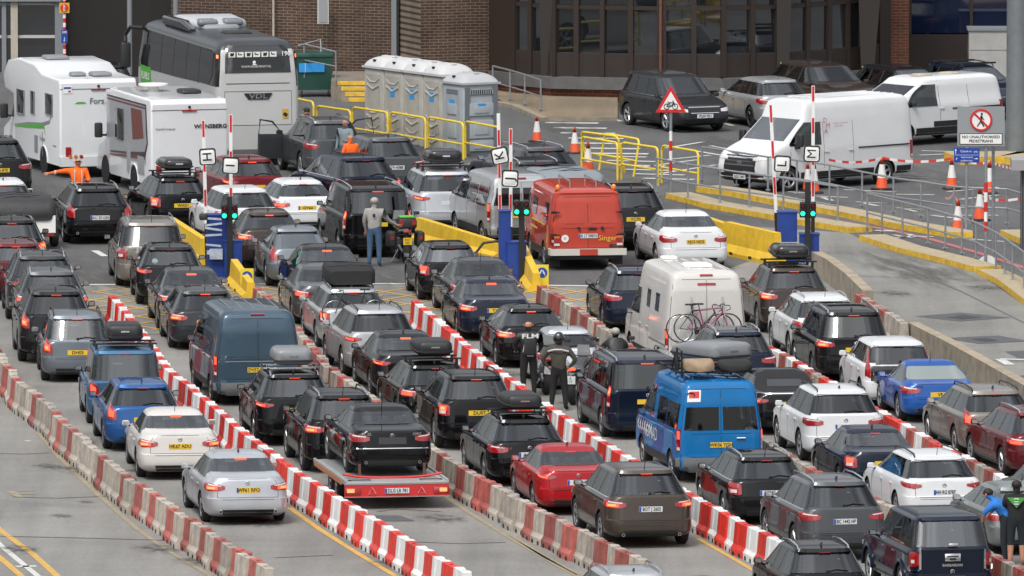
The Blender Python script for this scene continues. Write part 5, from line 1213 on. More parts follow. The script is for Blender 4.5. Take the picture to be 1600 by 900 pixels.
def roofbox(cr, col, label, dy=0.0, L=1.95, Wb=.82, hb=.42, x0=None, up=.12, bars=True, matte=False):
    t, P, py = cr; kind = t['kind_']; s = shell(kind); sz = t.scale.z
    zt = s.H*sz; xr = (s.rr+.10)*t.scale.x if x0 is None else x0
    if bars:
        for x in (s.rr+.45, s.rr+1.25):
            c = s.ab(s.H-.05)[2]; mb = MB(); mb.box((x, 0, s.H+.075), (.07, c*2+.22, .035), 0)
            for sd in (1, -1): mb.box((x, sd*(c+.0), s.H+.01), (.09, .06, .14), 1)
            mb.build('roof_bar', [CHR if col == 'grey' else BLK, BLK], t, 0)
    b = thing('roof_box', label, 'roof box', t.location, t.rotation_euler[2], None); b.location.z = zt+up+t.location.z
    mb = MB(); w = Wb/2
    loft(mb, [(xr-.02, w*.72, .10, hb*.82, .08), (xr+.03, w*.92, .06, hb*.94, .10), (xr+.18, w, .03, hb, .14), (xr+L*.55, w, .02, hb*.98, .14), (xr+L*.85, w*.9, .03, hb*.72, .12), (xr+L, w*.55, .06, hb*.35, .06)])
    mb.build('lid', BOXG['matt' if matte else col], b, 50)
    mb = MB(); loft(mb, [(xr-.045, w*.80, .115, .165, .02), (xr+.06, w*1.02, .115, .165, .02), (xr+L*.6, w*1.03, .115, .165, .02), (xr+L*.88, w*.9, .115, .165, .02), (xr+L+.02, w*.5, .115, .165, .02)]); mb.build('seam', BLK if col != 'grey' else BOXG['matt'], b, 50)
    mb = MB(); mb.box((xr-.028, 0, hb*.62), (.01, .20, .035)); o = mb.build('badge', CHR, b, 0)
    return b
_car = car
def car(kind, *a, **k):
    t = _car(kind, *a, **k); t['kind_'] = kind
    c = [v for v in CARS.values() if v[0] == t][0]
    return c
Q = 'cars queuing in the lanes'; B2 = 'cars queuing beyond the lane booths'; PK = 'vehicles parked in front of the office'
# ---- lane A
car('saloon','lsilver',388,700,8.5,'saloon_car','silver saloon with lit brake lights, foremost in the leftmost lane',pl=('WF61 RFO','gb'),lit=2,badge='star',trim=True,exh=2,group=Q,glass=GLASSG)
car('saloon','offwhite',282,634,6.1,'saloon_car','white saloon directly behind the front silver saloon in the leftmost lane',pl=('HK67 ADU','y'),lit=2,lamp='wide',badge='x',group=Q,glass=GLASSG,handles='body')
car('estate','blue',227,587,6,'estate_car','blue estate with red lamp strips beside its rear window in the leftmost lane',H=1.55,lit=1,lamp='tall',group=Q,mirror=BLK)
c = car('boxmpv','midblue',197,533,5,'family_van','blue boxy family car carrying a black roof box and bars',lit=1,group=Q,fin=False,mirror=BLK); roofbox(c,'black','black roof box on the blue boxy family car',dy=.1,L=1.9,Wb=.85,hb=.44,matte=True)
car('smallmpv','bluesilver',122,481,4,'estate_car','grey blue estate with tall red lamps, two cars behind the blue estate',lit=2,rails='body',group=Q,pl=('DH05','y'))
car('suv','softblack',90,443,4.5,'off_road_car','black tall off-roader with tall vertical rear lamps, third row from the box marking',H=1.78,L=4.95,lit=2,lamp='tall',group=Q,glass=GLASSB,exh=2)
car('crossover','grey',82,414,4,'crossover_car','silver grey roofed car with rails just beyond the black tall off-roader',H=1.62,rails='chrome',group=Q)
car('suv','darkgrey',68,389,4,'off_road_car','dark car with rails between the grey roofed car and the red hatchback at left',H=1.66,rails='chrome',group=Q)
car('hatch','wine',26,370,4,'hatchback','dark red hatchback with lit high brake light near the left edge',H=1.50,lit=2,group=Q)
car('crossover','black',20,334,4,'hatchback','black hatchback near the left edge below the tarpaulin trailer',lit=2,group=Q,wiper=True)
# ---- lane B
car('mpv','taupe',239,336,5,'people_carrier','silver brown people carrier with roof rails left of the taped blue booth',lit=None,rails='chrome',group=Q,high=True,glass=GLASSB,mirror=BLK)
car('crossover','softblack',268,376,4.5,'crossover_car','black compact crossover with a round sticker in its rear window',H=1.52,L=4.2,Wd=1.79,lit=1,group=Q)
car('saloon','darkgrey',305,415,5.5,'saloon_car','dark grey saloon with a glowing high brake light left of the arrow sign',lit=1,high=2,group=Q)
car('estate','darkgrey',324,443,5.5,'estate_car','dark grey estate with lit brakes, just beyond the slate blue panel van',H=1.47,lit=2,group=Q,lamp='wide')
car('panelvan','bluegrey',404,470,8.3,'panel_van','slate blue panel van with ribbed roof and yellow plate',pl=('DV57 UAB','y'),Wd=2.12,lit=1,group=Q,fin=False,high=True,mirror=BLK,handles='body',wiper=False)
c = car('suv','black',465,572,7,'off_road_car','black off-roader carrying a grey roof box beside the slate blue van',H=1.66,L=4.65,lit=2,rails='chrome',high=2,group=Q,exh=1); roofbox(c,'grey','pale grey roof box on a black off-roader next to the slate blue van',L=2.0,Wb=.88,hb=.42)
car('suv','black',543,603,8,'off_road_car','black off-roader towing the trailer with the black coupe',H=1.78,L=4.8,lit=2,rails='chrome',high=2,group=Q)
# ---- lane C
car('roundhatch','darkbrown',425,323,6.5,'hatchback','dark brown hatchback with amber glowing brakes right of the taped booth',lit=2,group=Q,H=1.5)
car('fastback','bluesilver',472,350,7,'hatchback','blue grey sloping hatchback with tall red lamps behind the dark brown one',L=4.46,H=1.5,lit=None,high=False,group=Q,glass=GLASSG)
car('saloon','softblack',520,379,7.5,'saloon_car','black saloon with clear rear glass left of the man in a grey jacket',L=4.8,H=1.43,lit=1,high=2,group=Q,glass=GLASSG)
car('saloon','grey',518,409,7,'saloon_car','grey saloon partly hidden behind the car with a black roof bag',L=4.7,H=1.45,lit=1,group=Q)
c = car('estate','silver',557,440,7.5,'estate_car','silver estate with a lit high brake light and a black bag on its roof',H=1.50,lit=2,high=2,rails='chrome',group=Q)
t, P, py = c; b = thing('roof_bag', 'limp black fabric bag strapped on the silver estate', 'roof bag', t.location, t.rotation_euler[2]); b.location.z = 1.54
mb = MB(); loft(mb, [(-1.45,.50,.0,.34,.08),(-1.3,.60,.0,.42,.1),(-.6,.60,.0,.46,.12),(0,.58,.0,.44,.12),(.35,.5,.0,.25,.1)]); mb.build('cover', mat('bag_cloth', (.018,.018,.019), .85, bump=1, vs=6), b, 50)
mb = MB(); [mb.tube([(x,-.61,.0),(x,-.55,.44),(x,0,.475),(x,.55,.44),(x,.61,.0)], .012, 4) for x in (-1.1,-.3)]; mb.build('strap', BLK, b)
car('suv','silver',600,473,9,'off_road_car','pearl silver off-roader with black rear glass beside the bright barrier row',H=1.65,L=4.65,Wd=1.85,lit=1,rails='body',group=Q,glass=GLASSB,lamp='slim',high=True)
car('saloon','softblack',645,514,8,'saloon_car','charcoal saloon with brakes lit left of the small car with a black roof box',lit=2,group=Q,glass=GLASSG,high=1)
c = car('estate','black',688,558,8.5,'estate_car','black estate under a shiny black roof box, half hidden by the off-roader with round lamps',H=1.46,L=4.7,lit=1,group=Q); roofbox(c,'black','shiny black roof box on wide bars above the half hidden black estate',L=2.0,Wb=.84,hb=.40,matte=True)
car('suv','black',750,574,8.5,'off_road_car','black off-roader with twin round rear lamps and amber high light',H=1.72,L=4.68,lit=2,high=2,rails='body',group=Q,lamp='block',pl=('DU07','y'))
c = car('estate','black',829,641,9,'estate_car','black estate with chrome rails and a black roof box left of the red coupe',L=4.9,H=1.50,lit=None,high=False,rails='chrome',group=Q,pl=('A 5520','eu'),badge='star',exh=2,text_=[('E 220 d',.09,.55,.86)]); roofbox(c,'black','low black roof box with a silver badge on the estate by the red coupe',L=2.05,Wb=.82,hb=.38,matte=True)
car('coupe','red',905,690,8.8,'coupe_car','red low coupe just beyond the brown off-roader',pl=('GL 21','eu'),lit=1,group=Q,exh=2,badge='star')
car('suv','brown',1018,719,10,'off_road_car','brown off-roader with German plate and twin exhausts, front of its lane',pl=('BOT J 2605','eu'),lit=2,high=2,rails=None,group=Q,exh=2,trim=True,handles='body',text_=[('P O R S C H E',.075,0,1.17-.0)],L=4.85,Wd=1.94,H=1.68)
car('estate','silver',1003,880,9,'estate_car','silver grey roof with two rails cut off by the bottom edge',rails='chrome',group=Q,lit=None)
# ---- lane D
car('hatch','softblack',707,373,7,'hatchback','small black hatchback with a clear rear window before the middle booth',L=4.0,Wd=1.70,H=1.46,lit=1,group=Q,glass=GLASSG,pl=('R0 30','y'))
car('saloon','darkgrey',763,400,7.5,'saloon_car','dark grey saloon beside the yellow arrow sign of the middle booth',L=4.9,lit=None,high=False,group=Q)
car('saloon','navy',777,430,7,'saloon_car','very dark blue saloon with lit brakes and a yellow plate',L=4.65,lit=2,group=Q,pl=('YX61','gb'),glass=GLASSG,exh=1,text_=[('V O L V O',.07,0,1.0)])
car('roundhatch','black',836,472,7.5,'hatchback','black hatchback in front of the bald biker',H=1.46,lit=2,group=Q,high=2)
car('roundhatch','lsilver',893,507,6,'hatchback','small pale silver car behind the helmeted biker',L=3.9,Wd=1.70,H=1.42,lit=None,high=False,group=Q)
car('people','navy',1013,545,8.7,'people_carrier','midnight blue people carrier with slim vertical brake lights',lit=2,high=2,rails='chrome',group=Q,glass=GLASSB,badge='star')
MINI = car('minibus','vanblue',1127,578,10.5,'minibus','bright blue minibus with luggage and a grey roof box',lit=1,group=Q,fin=False,high=False,pl=('WK06 YGH','y'),mirror=BLK,glass=GLASS,wiper=False,handles='body')
car('estate','softblack',1206,699,9.3,'estate_car','black estate with chrome framed windows between the blue minibus and the grey off-roader',rails='chrome',lit=None,high=True,group=Q,trim=True,pl=('4SJ','eu'),lamp='block')
car('suv','grey',1322,737,10.8,'off_road_car','grey off-roader with Ukrainian plate beyond the bottom black car',lit=None,high=True,rails='chrome',group=Q,pl=('BC 1442 HP','eu'),L=4.89,trim=True,lamp='wide')
car('crossover','black',1296,841,9,'crossover_car','black car with chrome rails cut off by the bottom edge, left of the dark pickup',rails='chrome',lit=None,group=Q,H=1.6)
# ---- lane E
car('crossover','navy',1003,412,7,'crossover_car','dark blue crossover left of the white camper van',L=4.45,lit=None,rails='chrome',group=Q,mirror=BLK)
CAMP = car('campervan','offwhite',1105,408,9.5,'camper_van','white high roofed camper van with two bicycles on its back',lit=1,group=Q,fin=False,high=True,pl=('ABZ 24','y'),mirror=BLK,wiper=False)
car('crossover','navy',1160,507,8,'crossover_car','dark blue crossover with chrome rails seen over the blue minibus box',L=4.4,rails='chrome',lit=None,group=Q,text_=[('N I S S A N',.06,0,.98)])
car('saloon','black',1236,573,8,'convertible_car','black convertible with a closed cloth roof above the white off-roader',H=1.40,L=4.7,lit=1,group=Q,fin=False,high=False)
car('suv','white',1323,597,9.3,'off_road_car','white off-roader with dark rear glass and unlit red lamps',lit=None,high=False,group=Q,rails='body',badge='x',glass=GLASSB,pl=('GF 19','eu'),L=4.63,H=1.65)
car('saloon','navy',1384,662,9.5,'saloon_car','dark blue saloon between the white off-roader and the white estate',L=4.6,H=1.43,Wd=1.80,lit=1,group=Q,glass=GLASSG)
car('estate','white',1477,698,11,'estate_car','white estate with German plate and black window pillars',L=4.7,Wd=1.81,H=1.50,lit=None,high=False,rails='body',group=Q,badge='x',pl=('HH RG 8787','eu'),lamp='slim')
PICK = car('pickup','navy',1489,787,11,'pickup_truck','dark navy pickup with a matching hardtop in the bottom right corner',lit=None,high=False,group=Q,fin=False,pl=('WN11 WZS','y'),badge='star',text_=[('BARBARIAN',.08,0,.80)],handles='chrome',wiper=False,lamp='round')
# ---- lane F
c = car('crossover','darkbrown',1246,408,7.5,'crossover_car','dark brown car with black roof box below the right booth',L=4.5,H=1.66,lit=2,group=Q,lamp='wide'); roofbox(c,'black','black roof box with bars below the right booth',L=1.95,Wb=.85,hb=.40)
car('crossover','white',1297,454,8,'crossover_car','white crossover tucked between two black cars near the concrete wall',L=4.45,rails='chrome',lit=None,group=Q,lamp='block')
car('mpv','softblack',1338,474,7.5,'people_carrier','black people carrier with chrome rails next to the faded barrier row end',lit=2,high=1,rails='chrome',group=Q,pl=('LT16','y'),badge='x',glass=GLASSB,lamp='wide',H=1.72)
car('citycar','white',1408,523,8,'hatchback','white small hatchback with tall red lamps and a black tailgate',lit=None,high=True,group=Q,H=1.58,Wd=1.78,L=4.1,glass=GLASSB,fin=False,pl=False)
car('sports','royal',1471,559,8.5,'sports_car','bright blue sports coupe beside the concrete wall',lit=None,high=False,group=Q,exh=2,glass=GLASSG,rearglass=mat('pale_glass', (.22,.26,.25), .06, 0, 1),pl=('VN','y'),text_=[('TTS',.09,.5,.86)])
car('estate','taupe',1566,597,10.5,'estate_car','silver beige estate with tall vertical lamps at the right edge',lit=1,high=1,rails='body',group=Q,lamp='tall',H=1.52)
car('estate','wine',1642,630,12,'estate_car','dark red car cut by the right edge, its side mirroring red barriers',lit=1,group=Q,rails='chrome',H=1.5)
car('roundhatch','sage',1612,748,12,'hatchback','grey green hatchback behind the two stooping men at the right edge',L=4.3,H=1.45,lit=None,high=False,group=Q,glass=GLASSG)
# ---- beyond the booths
car('estate','black',157,284,7.5,'estate_car','black estate with tall red lamps like brackets and a white plate',L=4.94,Wd=1.90,H=1.52,lit=None,high=False,rails='chrome',group=B2,lamp='tall',pl=('AU 20 USA','eu'),exh=1,trim=True,glass=GLASSB,text_=[('V O L V O',.07,0,.97)])
c = car('hatch','black',287,269,12,'hatchback','black hatchback carrying a ribbed black roof box behind the lane letter H',L=4.35,lit=2,group=B2,badge='x',pl=('WX51','y')); roofbox(c,'black','ribbed black roof box on the hatchback left of the lane letter H',L=1.9,Wb=.80,hb=.36)
car('crossover','white',392,287,13,'crossover_car','white crossover right behind the raised striped arms H and I',L=4.3,lit=None,high=True,group=B2)
car('estate','maroon',402,240,15,'estate_car','maroon estate beyond the white crossover, left of the white hatchback',lit=2,group=B2,L=4.5)
car('roundhatch','white',481,275,11,'hatchback','white hatchback with chrome mirror and yellow plate below the dark blue off-roader',L=4.42,Wd=1.80,H=1.44,lit=1,group=B2,lamp='wide',pl=('GY60','gb'),high=1)
car('suv','navy',583,237,20,'off_road_car','dark blue off-roader standing at an angle beyond the black people carrier',lit=1,group=B2,L=4.8,Wd=1.93,trim=True,H=1.68)
XT = car('suv','grey',527,180,13,'off_road_car','grey off-roader with both front doors open beside the coach',lit=None,high=False,rails='chrome',group=B2,L=4.64,Wd=1.82,H=1.68,handles='chrome')
car('suv','grey',620,207,15,'off_road_car','grey off-roader with white plate in front of the bald men',lit=None,high=True,group=B2,L=4.6,Wd=1.84,pl=('LT4 H088','w'))
c = car('suv','lsilver',705,258,10,'off_road_car','silver white off-roader with bright bar lamps and a roof box',L=5.05,Wd=1.97,H=1.72,lit=2,high=2,group=B2,lamp='slim',rails='chrome'); roofbox(c,'black','black roof box on the silver white off-roader left of the tilted K',L=1.95,Wb=.92,hb=.42)
car('smallvan','silver',816,263,14,'small_van','silver van with a square side window behind the middle booth',lit=1,group=B2,fin=False,pl=('FY12','y'),mirror=BLK,wiper=False)
KV = car('people','black',592,281,9.5,'people_carrier','black people carrier with slim lit lamps right of the white hatchback',lit=2,high=2,rails='chrome',group=B2,glass=GLASSB)
car('estate','grey',868,222,22,'estate_car','dark grey estate with chrome rails at an angle, just right of the letter K',lit=None,high=True,group=B2,rails='chrome')
car('suv','darkgrey',850,243,14,'off_road_car','dark grey car roof showing between the silver van and the grey estate',lit=1,group=B2,rails='chrome',H=1.6)
car('suv','softblack',994,284,8,'off_road_car','black off-roader with chrome rails right behind the red van',lit=None,high=True,group=B2,rails='chrome',pl=('YC70','y'),badge='x',L=4.7,H=1.70,glass=GLASSB)
SUP = car('saloon','white',1088,326,9.5,'saloon_car','pearl white saloon by itself in front of the yellow concrete barrier',lit=None,high=False,group=B2,glass=GLASSG,pl=('HJ15 NDE','y'),lamp='wide',badge='x',handles='body')
car('suv','softblack',2,210,10,'off_road_car','black off-roader with yellow plate at the left edge in front of the motorhome',L=4.89,lit=None,high=False,group=B2,pl=('LL16 BTE','y'),badge='x',H=1.70)
car('hatch','white',10,275,8,'hatchback','white car roof with a red light at the left edge beyond the tarpaulin trailer',group=B2,lit=None,high=2)
car('suv','softblack',172,94,12,'off_road_car','black car with glowing tail lights between the white motorhome and the coach',group=B2,lit=1,L=4.4)
RED = car('classicvan','vanred',919,285,8.5,'classic_van','old red delivery van with a cream bumper and two amber beacons',lit=None,high=False,group=B2,fin=False,pl=('K LT 3987H','eu'),mirror=BLK,wiper=False,handles='body')
# ---- parked, placed by the far end: the heading points towards the camera
def parked(kind, col, x, y, ang, name, label, **k):
    """ang: compass of the heading in the world, degrees; (x, y) = ground pixel under the centre"""
    t = build_car(kind, col, G(x, y), R(ang), name, label, group=PK, **k); t['kind_'] = kind; return t
parked('smallmpv','darkgrey',1052,199,-66,'people_carrier','dark grey people carrier facing the camera with plate PL69 PJU',front=True,lit=None,high=False,glass=GLASS,fin=False,pl=False,sc=(1.05,1.04,1.01),trim=True)
parked('estate','silver',1188,194,112,'estate_car','silver estate parked beside the dark grey people carrier',lit=None,high=False,sc=(.88,.95,1.0),dark=True)
parked('suv','darkbrown',1288,184,-62,'off_road_car','black brown off-roader facing out, parked behind the front white van',front=True,lit=None,high=False,fin=False,pl=False)
parked('hatch','softblack',1415,178,-60,'hatchback','black hatchback roof and windscreen behind the rear white van',front=True,lit=None,high=False,fin=False,pl=False,sc=(1.05,1,1))
parked('estate','navy',1520,180,-62,'estate_car','dark blue estate with roof bars and a pale headlight behind the white vans',front=True,lit=None,high=False,rails='body',fin=False,pl=False,sc=(1,1,1.06))
V1 = parked('truckvan','white',1275,290,180+42,'panel_van','large white panel van with small red letters DMA on its side',front=True,lit=None,high=False,fin=False,pl=False,mirror=BLK,wiper=False)
V2 = parked('customvan','white',1440,222,180+40,'panel_van','lower white van behind the large one, roof and flank showing',front=True,lit=None,high=False,fin=False,pl=False,mirror=BLK,wiper=False)
# ------------------------------------------------------------------ details of single vehicles
SKH = lambda c: shell(c['kind_'])
def poly_side(mb, pts, y, m=0, th=.004):
    """flat shape on a flank: pts (x, z)"""
    mb.prism(pts, y, y+th, 'y', m)
def band(pts, w):
    up, dn = [], []
    for i, (x, z) in enumerate(pts):
        a = pts[max(i-1,0)]; b = pts[min(i+1,len(pts)-1)]; d = Vector((b[0]-a[0], b[1]-a[1])).normalized(); q = w*(.25+.75*math.sin(math.pi*min(1,max(0,i/(len(pts)-1)))))
        up.append((x-d.y*q, z+d.x*q)); dn.append((x+d.y*q, z-d.x*q))
    return up+dn[::-1]
t = V1; s = shell('truckvan'); y = s.w
mb = MB(); mb.box((-1.7,y+.0,1.12), (2.0,.02,.035)); mb.build('door_rail', BLK, t, 0)
for (ch, x, z) in (('D',.62,1.95),('M',.50,1.80),('A',.58,1.64)): text(ch, .20, mat('letter_red', (.45,.03,.05), .5), t, (x,y-.005,z), 'left', 'letter')
text('MEDICAL TRANSPORT', .055, MATS['letter_red'], t, (.0,y-.005,1.85), 'left'); text('DRIVE ASSIST', .055, MATS['letter_red'], t, (.06,y-.005,1.77), 'left')
mb = MB(); s.strip(mb, [(-.62,.50,1.02),(.62,.50,1.02)], 'front', 1, .012, 3, 8); s.strip(mb, [(-.9,.29,.52),(.9,.29,.52)], 'front', 1, .02, 3, 8); mb.build('grille', BLK, t)
mb = MB(); s.strip(mb, [(-.58,.74,.77),(.58,.74,.77)], 'front', 1, .02, 2, 8); s.strip(mb, [(-.58,.86,.88),(.58,.86,.88)], 'front', 1, .02, 2, 8); p = s.front(0,.82); mb.ell((p.x+.02,0,.82), (.015,.11,.05)); mb.build('grille_bar', mat('grille_grey', (.10,.10,.105), .4), t)
plate(t, 'XJ20 DMV', 'w', s.front(0,.42).x+.02, .42, 'front')
for sd in (1,-1):
    mb = MB(); mb.rbox((s.h-1.25, sd*(s.w+.16), 1.45), (.16,.22,.36), .05); mb.cyl((s.h-1.2, sd*(s.w-.05), 1.35), (s.h-1.22, sd*(s.w+.12), 1.35), .035, n=6); mb.build('wing_mirror', BLK, t)
t = V2; s = shell('customvan'); mb = MB(); mb.box((-1.3,s.w-.005,1.05), (1.9,.02,.04)); mb.box((-.7,s.w+.01,.62), (2.2,.03,.16)); mb.build('flank_trim', BLK, t, 0)
for x in (-.9,.2): mb = MB(); mb.rbox((x,.2,2.02), (.5,.5,.08), .08); mb.build('roof_vent', CRM, t)
t = [o for o in bpy.data.objects if o.get('label','').startswith('dark grey people carrier facing')][0]; plate(t, 'PL69 PJU', 'w', shell('smallmpv').front(0,.5).x+.012, .50, 'front')
mb = MB(); s = shell('smallmpv'); s.strip(mb, [(-.55,.60,.74),(.55,.60,.74)], 'front', 1, .016, 3, 8); mb.build('grille', BLK, t); mb = MB(); s.strip(mb, [(-.56,.745,.765),(.56,.745,.765)], 'front', 1, .02, 2, 8); s.strip(mb, [(-.5,.58,.595),(.5,.58,.595)], 'front', 1, .02, 2, 8); mb.build('grille_trim', CHR, t)
for o in bpy.data.objects:
    if o.get('group') == PK and o.get('label','').startswith('dark blue estate'):
        mb = MB(); [mb.box((x,0,1.50), (.08,1.45,.05)) for x in (-1.2,.1)]; mb.build('roof_bar', BLK, o, 0)
# the old red van
t = RED[0]; s = shell('classicvan'); CBM = mat('cream_bumper', (.55,.53,.47), .5)
mb = MB(); mb.box((-2.47,0,.50), (.12,2.02,.17)); mb.box((-2.30,1.0,.50), (.35,.06,.17)); mb.build('bumper', CBM, t, 0)
mb = MB(); mb.box((-2.535,0,.50), (.02,.48,.16)); mb.build('bumper_plate', PAINT['vanred'], t, 0)
for y in (-.75,.75): mb = MB(); mb.cyl((-2.0,y,2.05), (-2.0,y,2.10), .07, n=12, m=1); mb.ell((-2.0,y,2.17), (.065,.065,.09)); mb.build('beacon', [mat('amber', (.75,.22,.02), .2, 0, 1), BLK], t)
for y in (-.92,.92):
    for z in (1.55,.95): mb = MB(); mb.box((-2.41,y,z), (.05,.15,.07)); mb.box((-2.43,y*.90,z), (.04,.14,.035)); mb.build('hinge', BLK, t, 0)
for y in (-.45,.45): 
    mb = MB(); s.strip(mb, [((y-.36)/s.w,1.25,1.82),((y+.36)/s.w,1.25,1.82)], 'rear', 1, .012, 3, 3); mb.build('door_panel', PAINT['vanred'], t)
for a_ in (.25,-.38): mb = MB(); mb.cyl((-2.38,a_,1.13), (-2.46,a_,1.13), .04, n=8); mb.build('door_handle', BLK, t)
mb = MB(); mb.box((-2.42,-.12,1.12), (.03,.2,.05)); mb.build('lock_plate', BLK, t)
for y in (-.35,.35): mb = MB(); mb.tube([(-1.5,y,2.12),(-1.5,y,2.30),(.4,y,2.33),(.4,y,2.12)], .02, 5); mb.box((-.5,y,2.31), (1.7,.05,.03)); mb.build('roof_rack', GALV, t)
for y in (-.84,.84):
    mb = MB(); mb.box((-2.43,y,.80), (.03,.15,.14), 1); mb.box((-2.43,y,.70), (.03,.15,.06), 0); mb.box((-2.43,y,.90), (.03,.15,.06), 2); mb.build('light_cluster', [LAMPW, LAMP, LAMPO], t, 0)
    mb = MB(); mb.box((-1.9,y,.25), (.03,.32,.36)); mb.build('mud_flap', BLK, t, 0)
mb = MB(); mb.lathe([(0,.0),(0,.10)], (0,0,0), 'x', 16); mb.cyl((-2.425,.62,.86), (-2.435,.62,.86), .10, n=20); mb.build('country_sticker', WHT, t); text('D', .09, INK, t, (-2.44,.62,.86), 'rear')
text('Singer', .20, mat('script_yellow', (.75,.45,.05), .4), t, (-2.432,-.52,.86), 'rear', 'script')
mb = MB(); mb.box((-2.425,-.72,.66), (.02,.30,.07)); mb.build('type_badge', BLK, t, 0); text('LT 28', .06, CHR, t, (-2.437,-.72,.66), 'rear')
mb = MB(); mb.box((-.3,1.012,1.15), (2.2,.012,.05)); mb.box((.5,1.012,.95), (1.2,.012,.05)); mb.build('side_lettering', MATS['script_yellow'], t, 0)
# camper van and its bicycles
t, P, py = CAMP; s = shell('campervan')
for (f0, f1) in ((-.88,-.03),(.03,.88)): mb = MB(); s.strip(mb, [(f0,.75,2.15),(f1,.75,2.15)], 'rear', 1, .008, 8, 4); mb.build('rear_door', PAINT['offwhite'], t)
mb = MB(); s.strip(mb, [(-.25,2.28,2.33),(.25,2.28,2.33)], 'rear', 1, .02, 2, 4); mb.build('high_brake_light', LAMP, t)
mb = MB(); mb.rbox((-1.6,.0,2.66), (.7,.7,.10), .08); mb.rbox((.6,.3,2.65), (.4,.4,.08), .05); mb.build('roof_hatch', WHT, t)
mb = MB(); poly_side(mb, band([(-2.2,1.28),(-1.9,1.32),(-.6,1.30),(0,1.1)], .02), s.w-.045); poly_side(mb, [(-2.8,.85),(-.6,.85),(-.6,.80),(-2.8,.80)], s.w-.005); mb.build('side_stripe', GRYF, t, 0)
mb = MB(); mb.box((-3.0,-.30,.62), (.02,.62,.05)); mb.build('lower_trim', BLK, t, 0)
mb = MB(); mb.box((-2.985,.55,.44), (.02,.14,.14), 0, Matrix.Rotation(R(45), 3, 'X')); mb.build('warning_sticker', WHT, t, 0)
BKB = mat('bike_black', (.015,.015,.016), .3, 0, .6); BKP = mat('bike_pink', (.28,.04,.13), .3, 0, .6)
def bicycle(parent_t, loc, col, label, flip=1, group='bicycles on the camper van rack', rz=0, tilt=0):
    b = thing('bicycle', label, 'bicycle', (0,0,0), 0, group); M = parent_t.matrix_basis.copy()
    M = Matrix.Translation(parent_t.location) @ Matrix.Rotation(parent_t.rotation_euler[2], 4, 'Z') @ Matrix.Translation(Vector(loc)) @ Matrix.Rotation(R(90+rz), 4, 'Z') @ Matrix.Rotation(R(tilt), 4, 'Y'); b.matrix_world = M
    # local: x along the bike, z up
    for x in (-.50*flip,.50*flip):
        mb = MB(); mb.tube([(x+.335*math.cos(a),0,.335*math.sin(a)) for a in [2*math.pi*k/28 for k in range(28)]], .013, 6, 0, True); w = mb.build('wheel', TYRE, b)
        mb = MB(); mb.tube([(x+.315*math.cos(a),0,.315*math.sin(a)) for a in [2*math.pi*k/28 for k in range(28)]], .008, 5, 0, True); [mb.cyl((x,0,0), (x+.31*math.cos(a),0,.31*math.sin(a)), .0022, n=3) for a in [2*math.pi*k/14 for k in range(14)]]; mb.build('rim', RIM, w)
    f = flip; mb = MB(); bb = (-.08*f,0,-.06); st = (-.20*f,0,.42); hd = (.32*f,0,.48); hb = (.35*f,0,.36)
    for a, c, r in ((bb,st,.018),(st,hd,.018),(hb,bb,.022),(bb,(-.5*f,0,0),.011),(st,(-.5*f,0,0),.010),(hd,(.37*f,0,.34),.02),((.37*f,0,.34),(.5*f,0,0),.014),(st,(-.23*f,0,.56),.014)): mb.cyl(a, c, r, n=6)
    mb.build('frame', col, b)
    mb = MB(); mb.rbox((-.24*f,0,.58), (.26,.11,.04), .015); mb.build('saddle', BLK, b)
    mb = MB(); mb.tube([(.30*f,0,.48),(.30*f,0,.56),(.40*f,0,.57)], .013, 5); mb.tube([(.38*f,-.2,.56),(.40*f,0,.57),(.38*f,.2,.56),(.50*f,.2,.55),(.52*f,.2,.47),(.42*f,.2,.42)], .012, 5); mb.build('handlebar', BLK, b)
    mb = MB(); mb.cyl((bb[0],-.02,bb[2]), (bb[0],.0,bb[2]), .09, n=18); mb.cyl((bb[0],.04,bb[2]), (bb[0]+.12*f,.04,bb[2]-.12), .01, n=5); mb.build('crankset', BLK, b)
    return b
bicycle(t, (-3.25,.03,1.28), BKP, 'pink and black road bicycle, outermost on the white camper van', -1)
bicycle(t, (-3.14,.20,1.26), BKB, 'black road bicycle next to the doors of the white camper van', -1)
mb = MB(); [mb.tube([(-2.95,y,2.0),(-3.1,y,1.75),(-3.32,y,.90),(-3.0,y,.85)], .018, 6) for y in (-.38,.38)]; mb.box((-3.2,0,.92), (.30,1.5,.03)); mb.build('bicycle_rack', GALV, t)
c = CARS['silver estate with a lit high brake light and a black bag on its roof']; bicycle(c[0], (-2.62,.05,.95), BKB, 'black bicycle hung behind the silver estate with the roof bag', 1, 'bicycles carried on racks')
# blue minibus
t, P, py = MINI; s = shell('minibus')
mb = MB(); poly_side(mb, [(-2.35,1.2),(1.0,1.2),(1.0,1.80),(-2.35,1.80)], s.w-.09, 0, .02)
STK2 = mat('sticker_red', (.55,.05,.05), .5); mb = MB(); s.strip(mb, [(.52,1.84,2.10),(.86,1.84,2.10)], 'rear', 1, .008, 4, 3, 0); s.strip(mb, [(.56,1.92,2.07),(.82,1.92,2.07)], 'rear', 1, .012, 4, 3, 1); mb.build('sticker', [WHT, STK2], t, 0)
p = s.rear(.69,2.0); mb = MB(); mb.tube([(p.x-.016, .69*s.w+.10*math.cos(a)-.0*a, 1.99+.055*math.sin(a)) for a in [.5+k*.45 for k in range(9)]], .012, 5); mb.build('wave_mark', INK, t)
mb = MB(); mb.cyl((s.rear(-.2,1.02).x-.03,-.55,1.02), (s.rear(-.2,1.02).x-.03,-.35,1.02), .02, n=8); mb.build('door_handle', CHR, t)
BUM = mat('grey_bumper', (.13,.135,.14), .6); mb = MB(); s.strip(mb, [(-.97,.30,.58),(.97,.30,.58)], 'rear', 1, .06, 3, 10); mb.build('bumper', BUM, t)
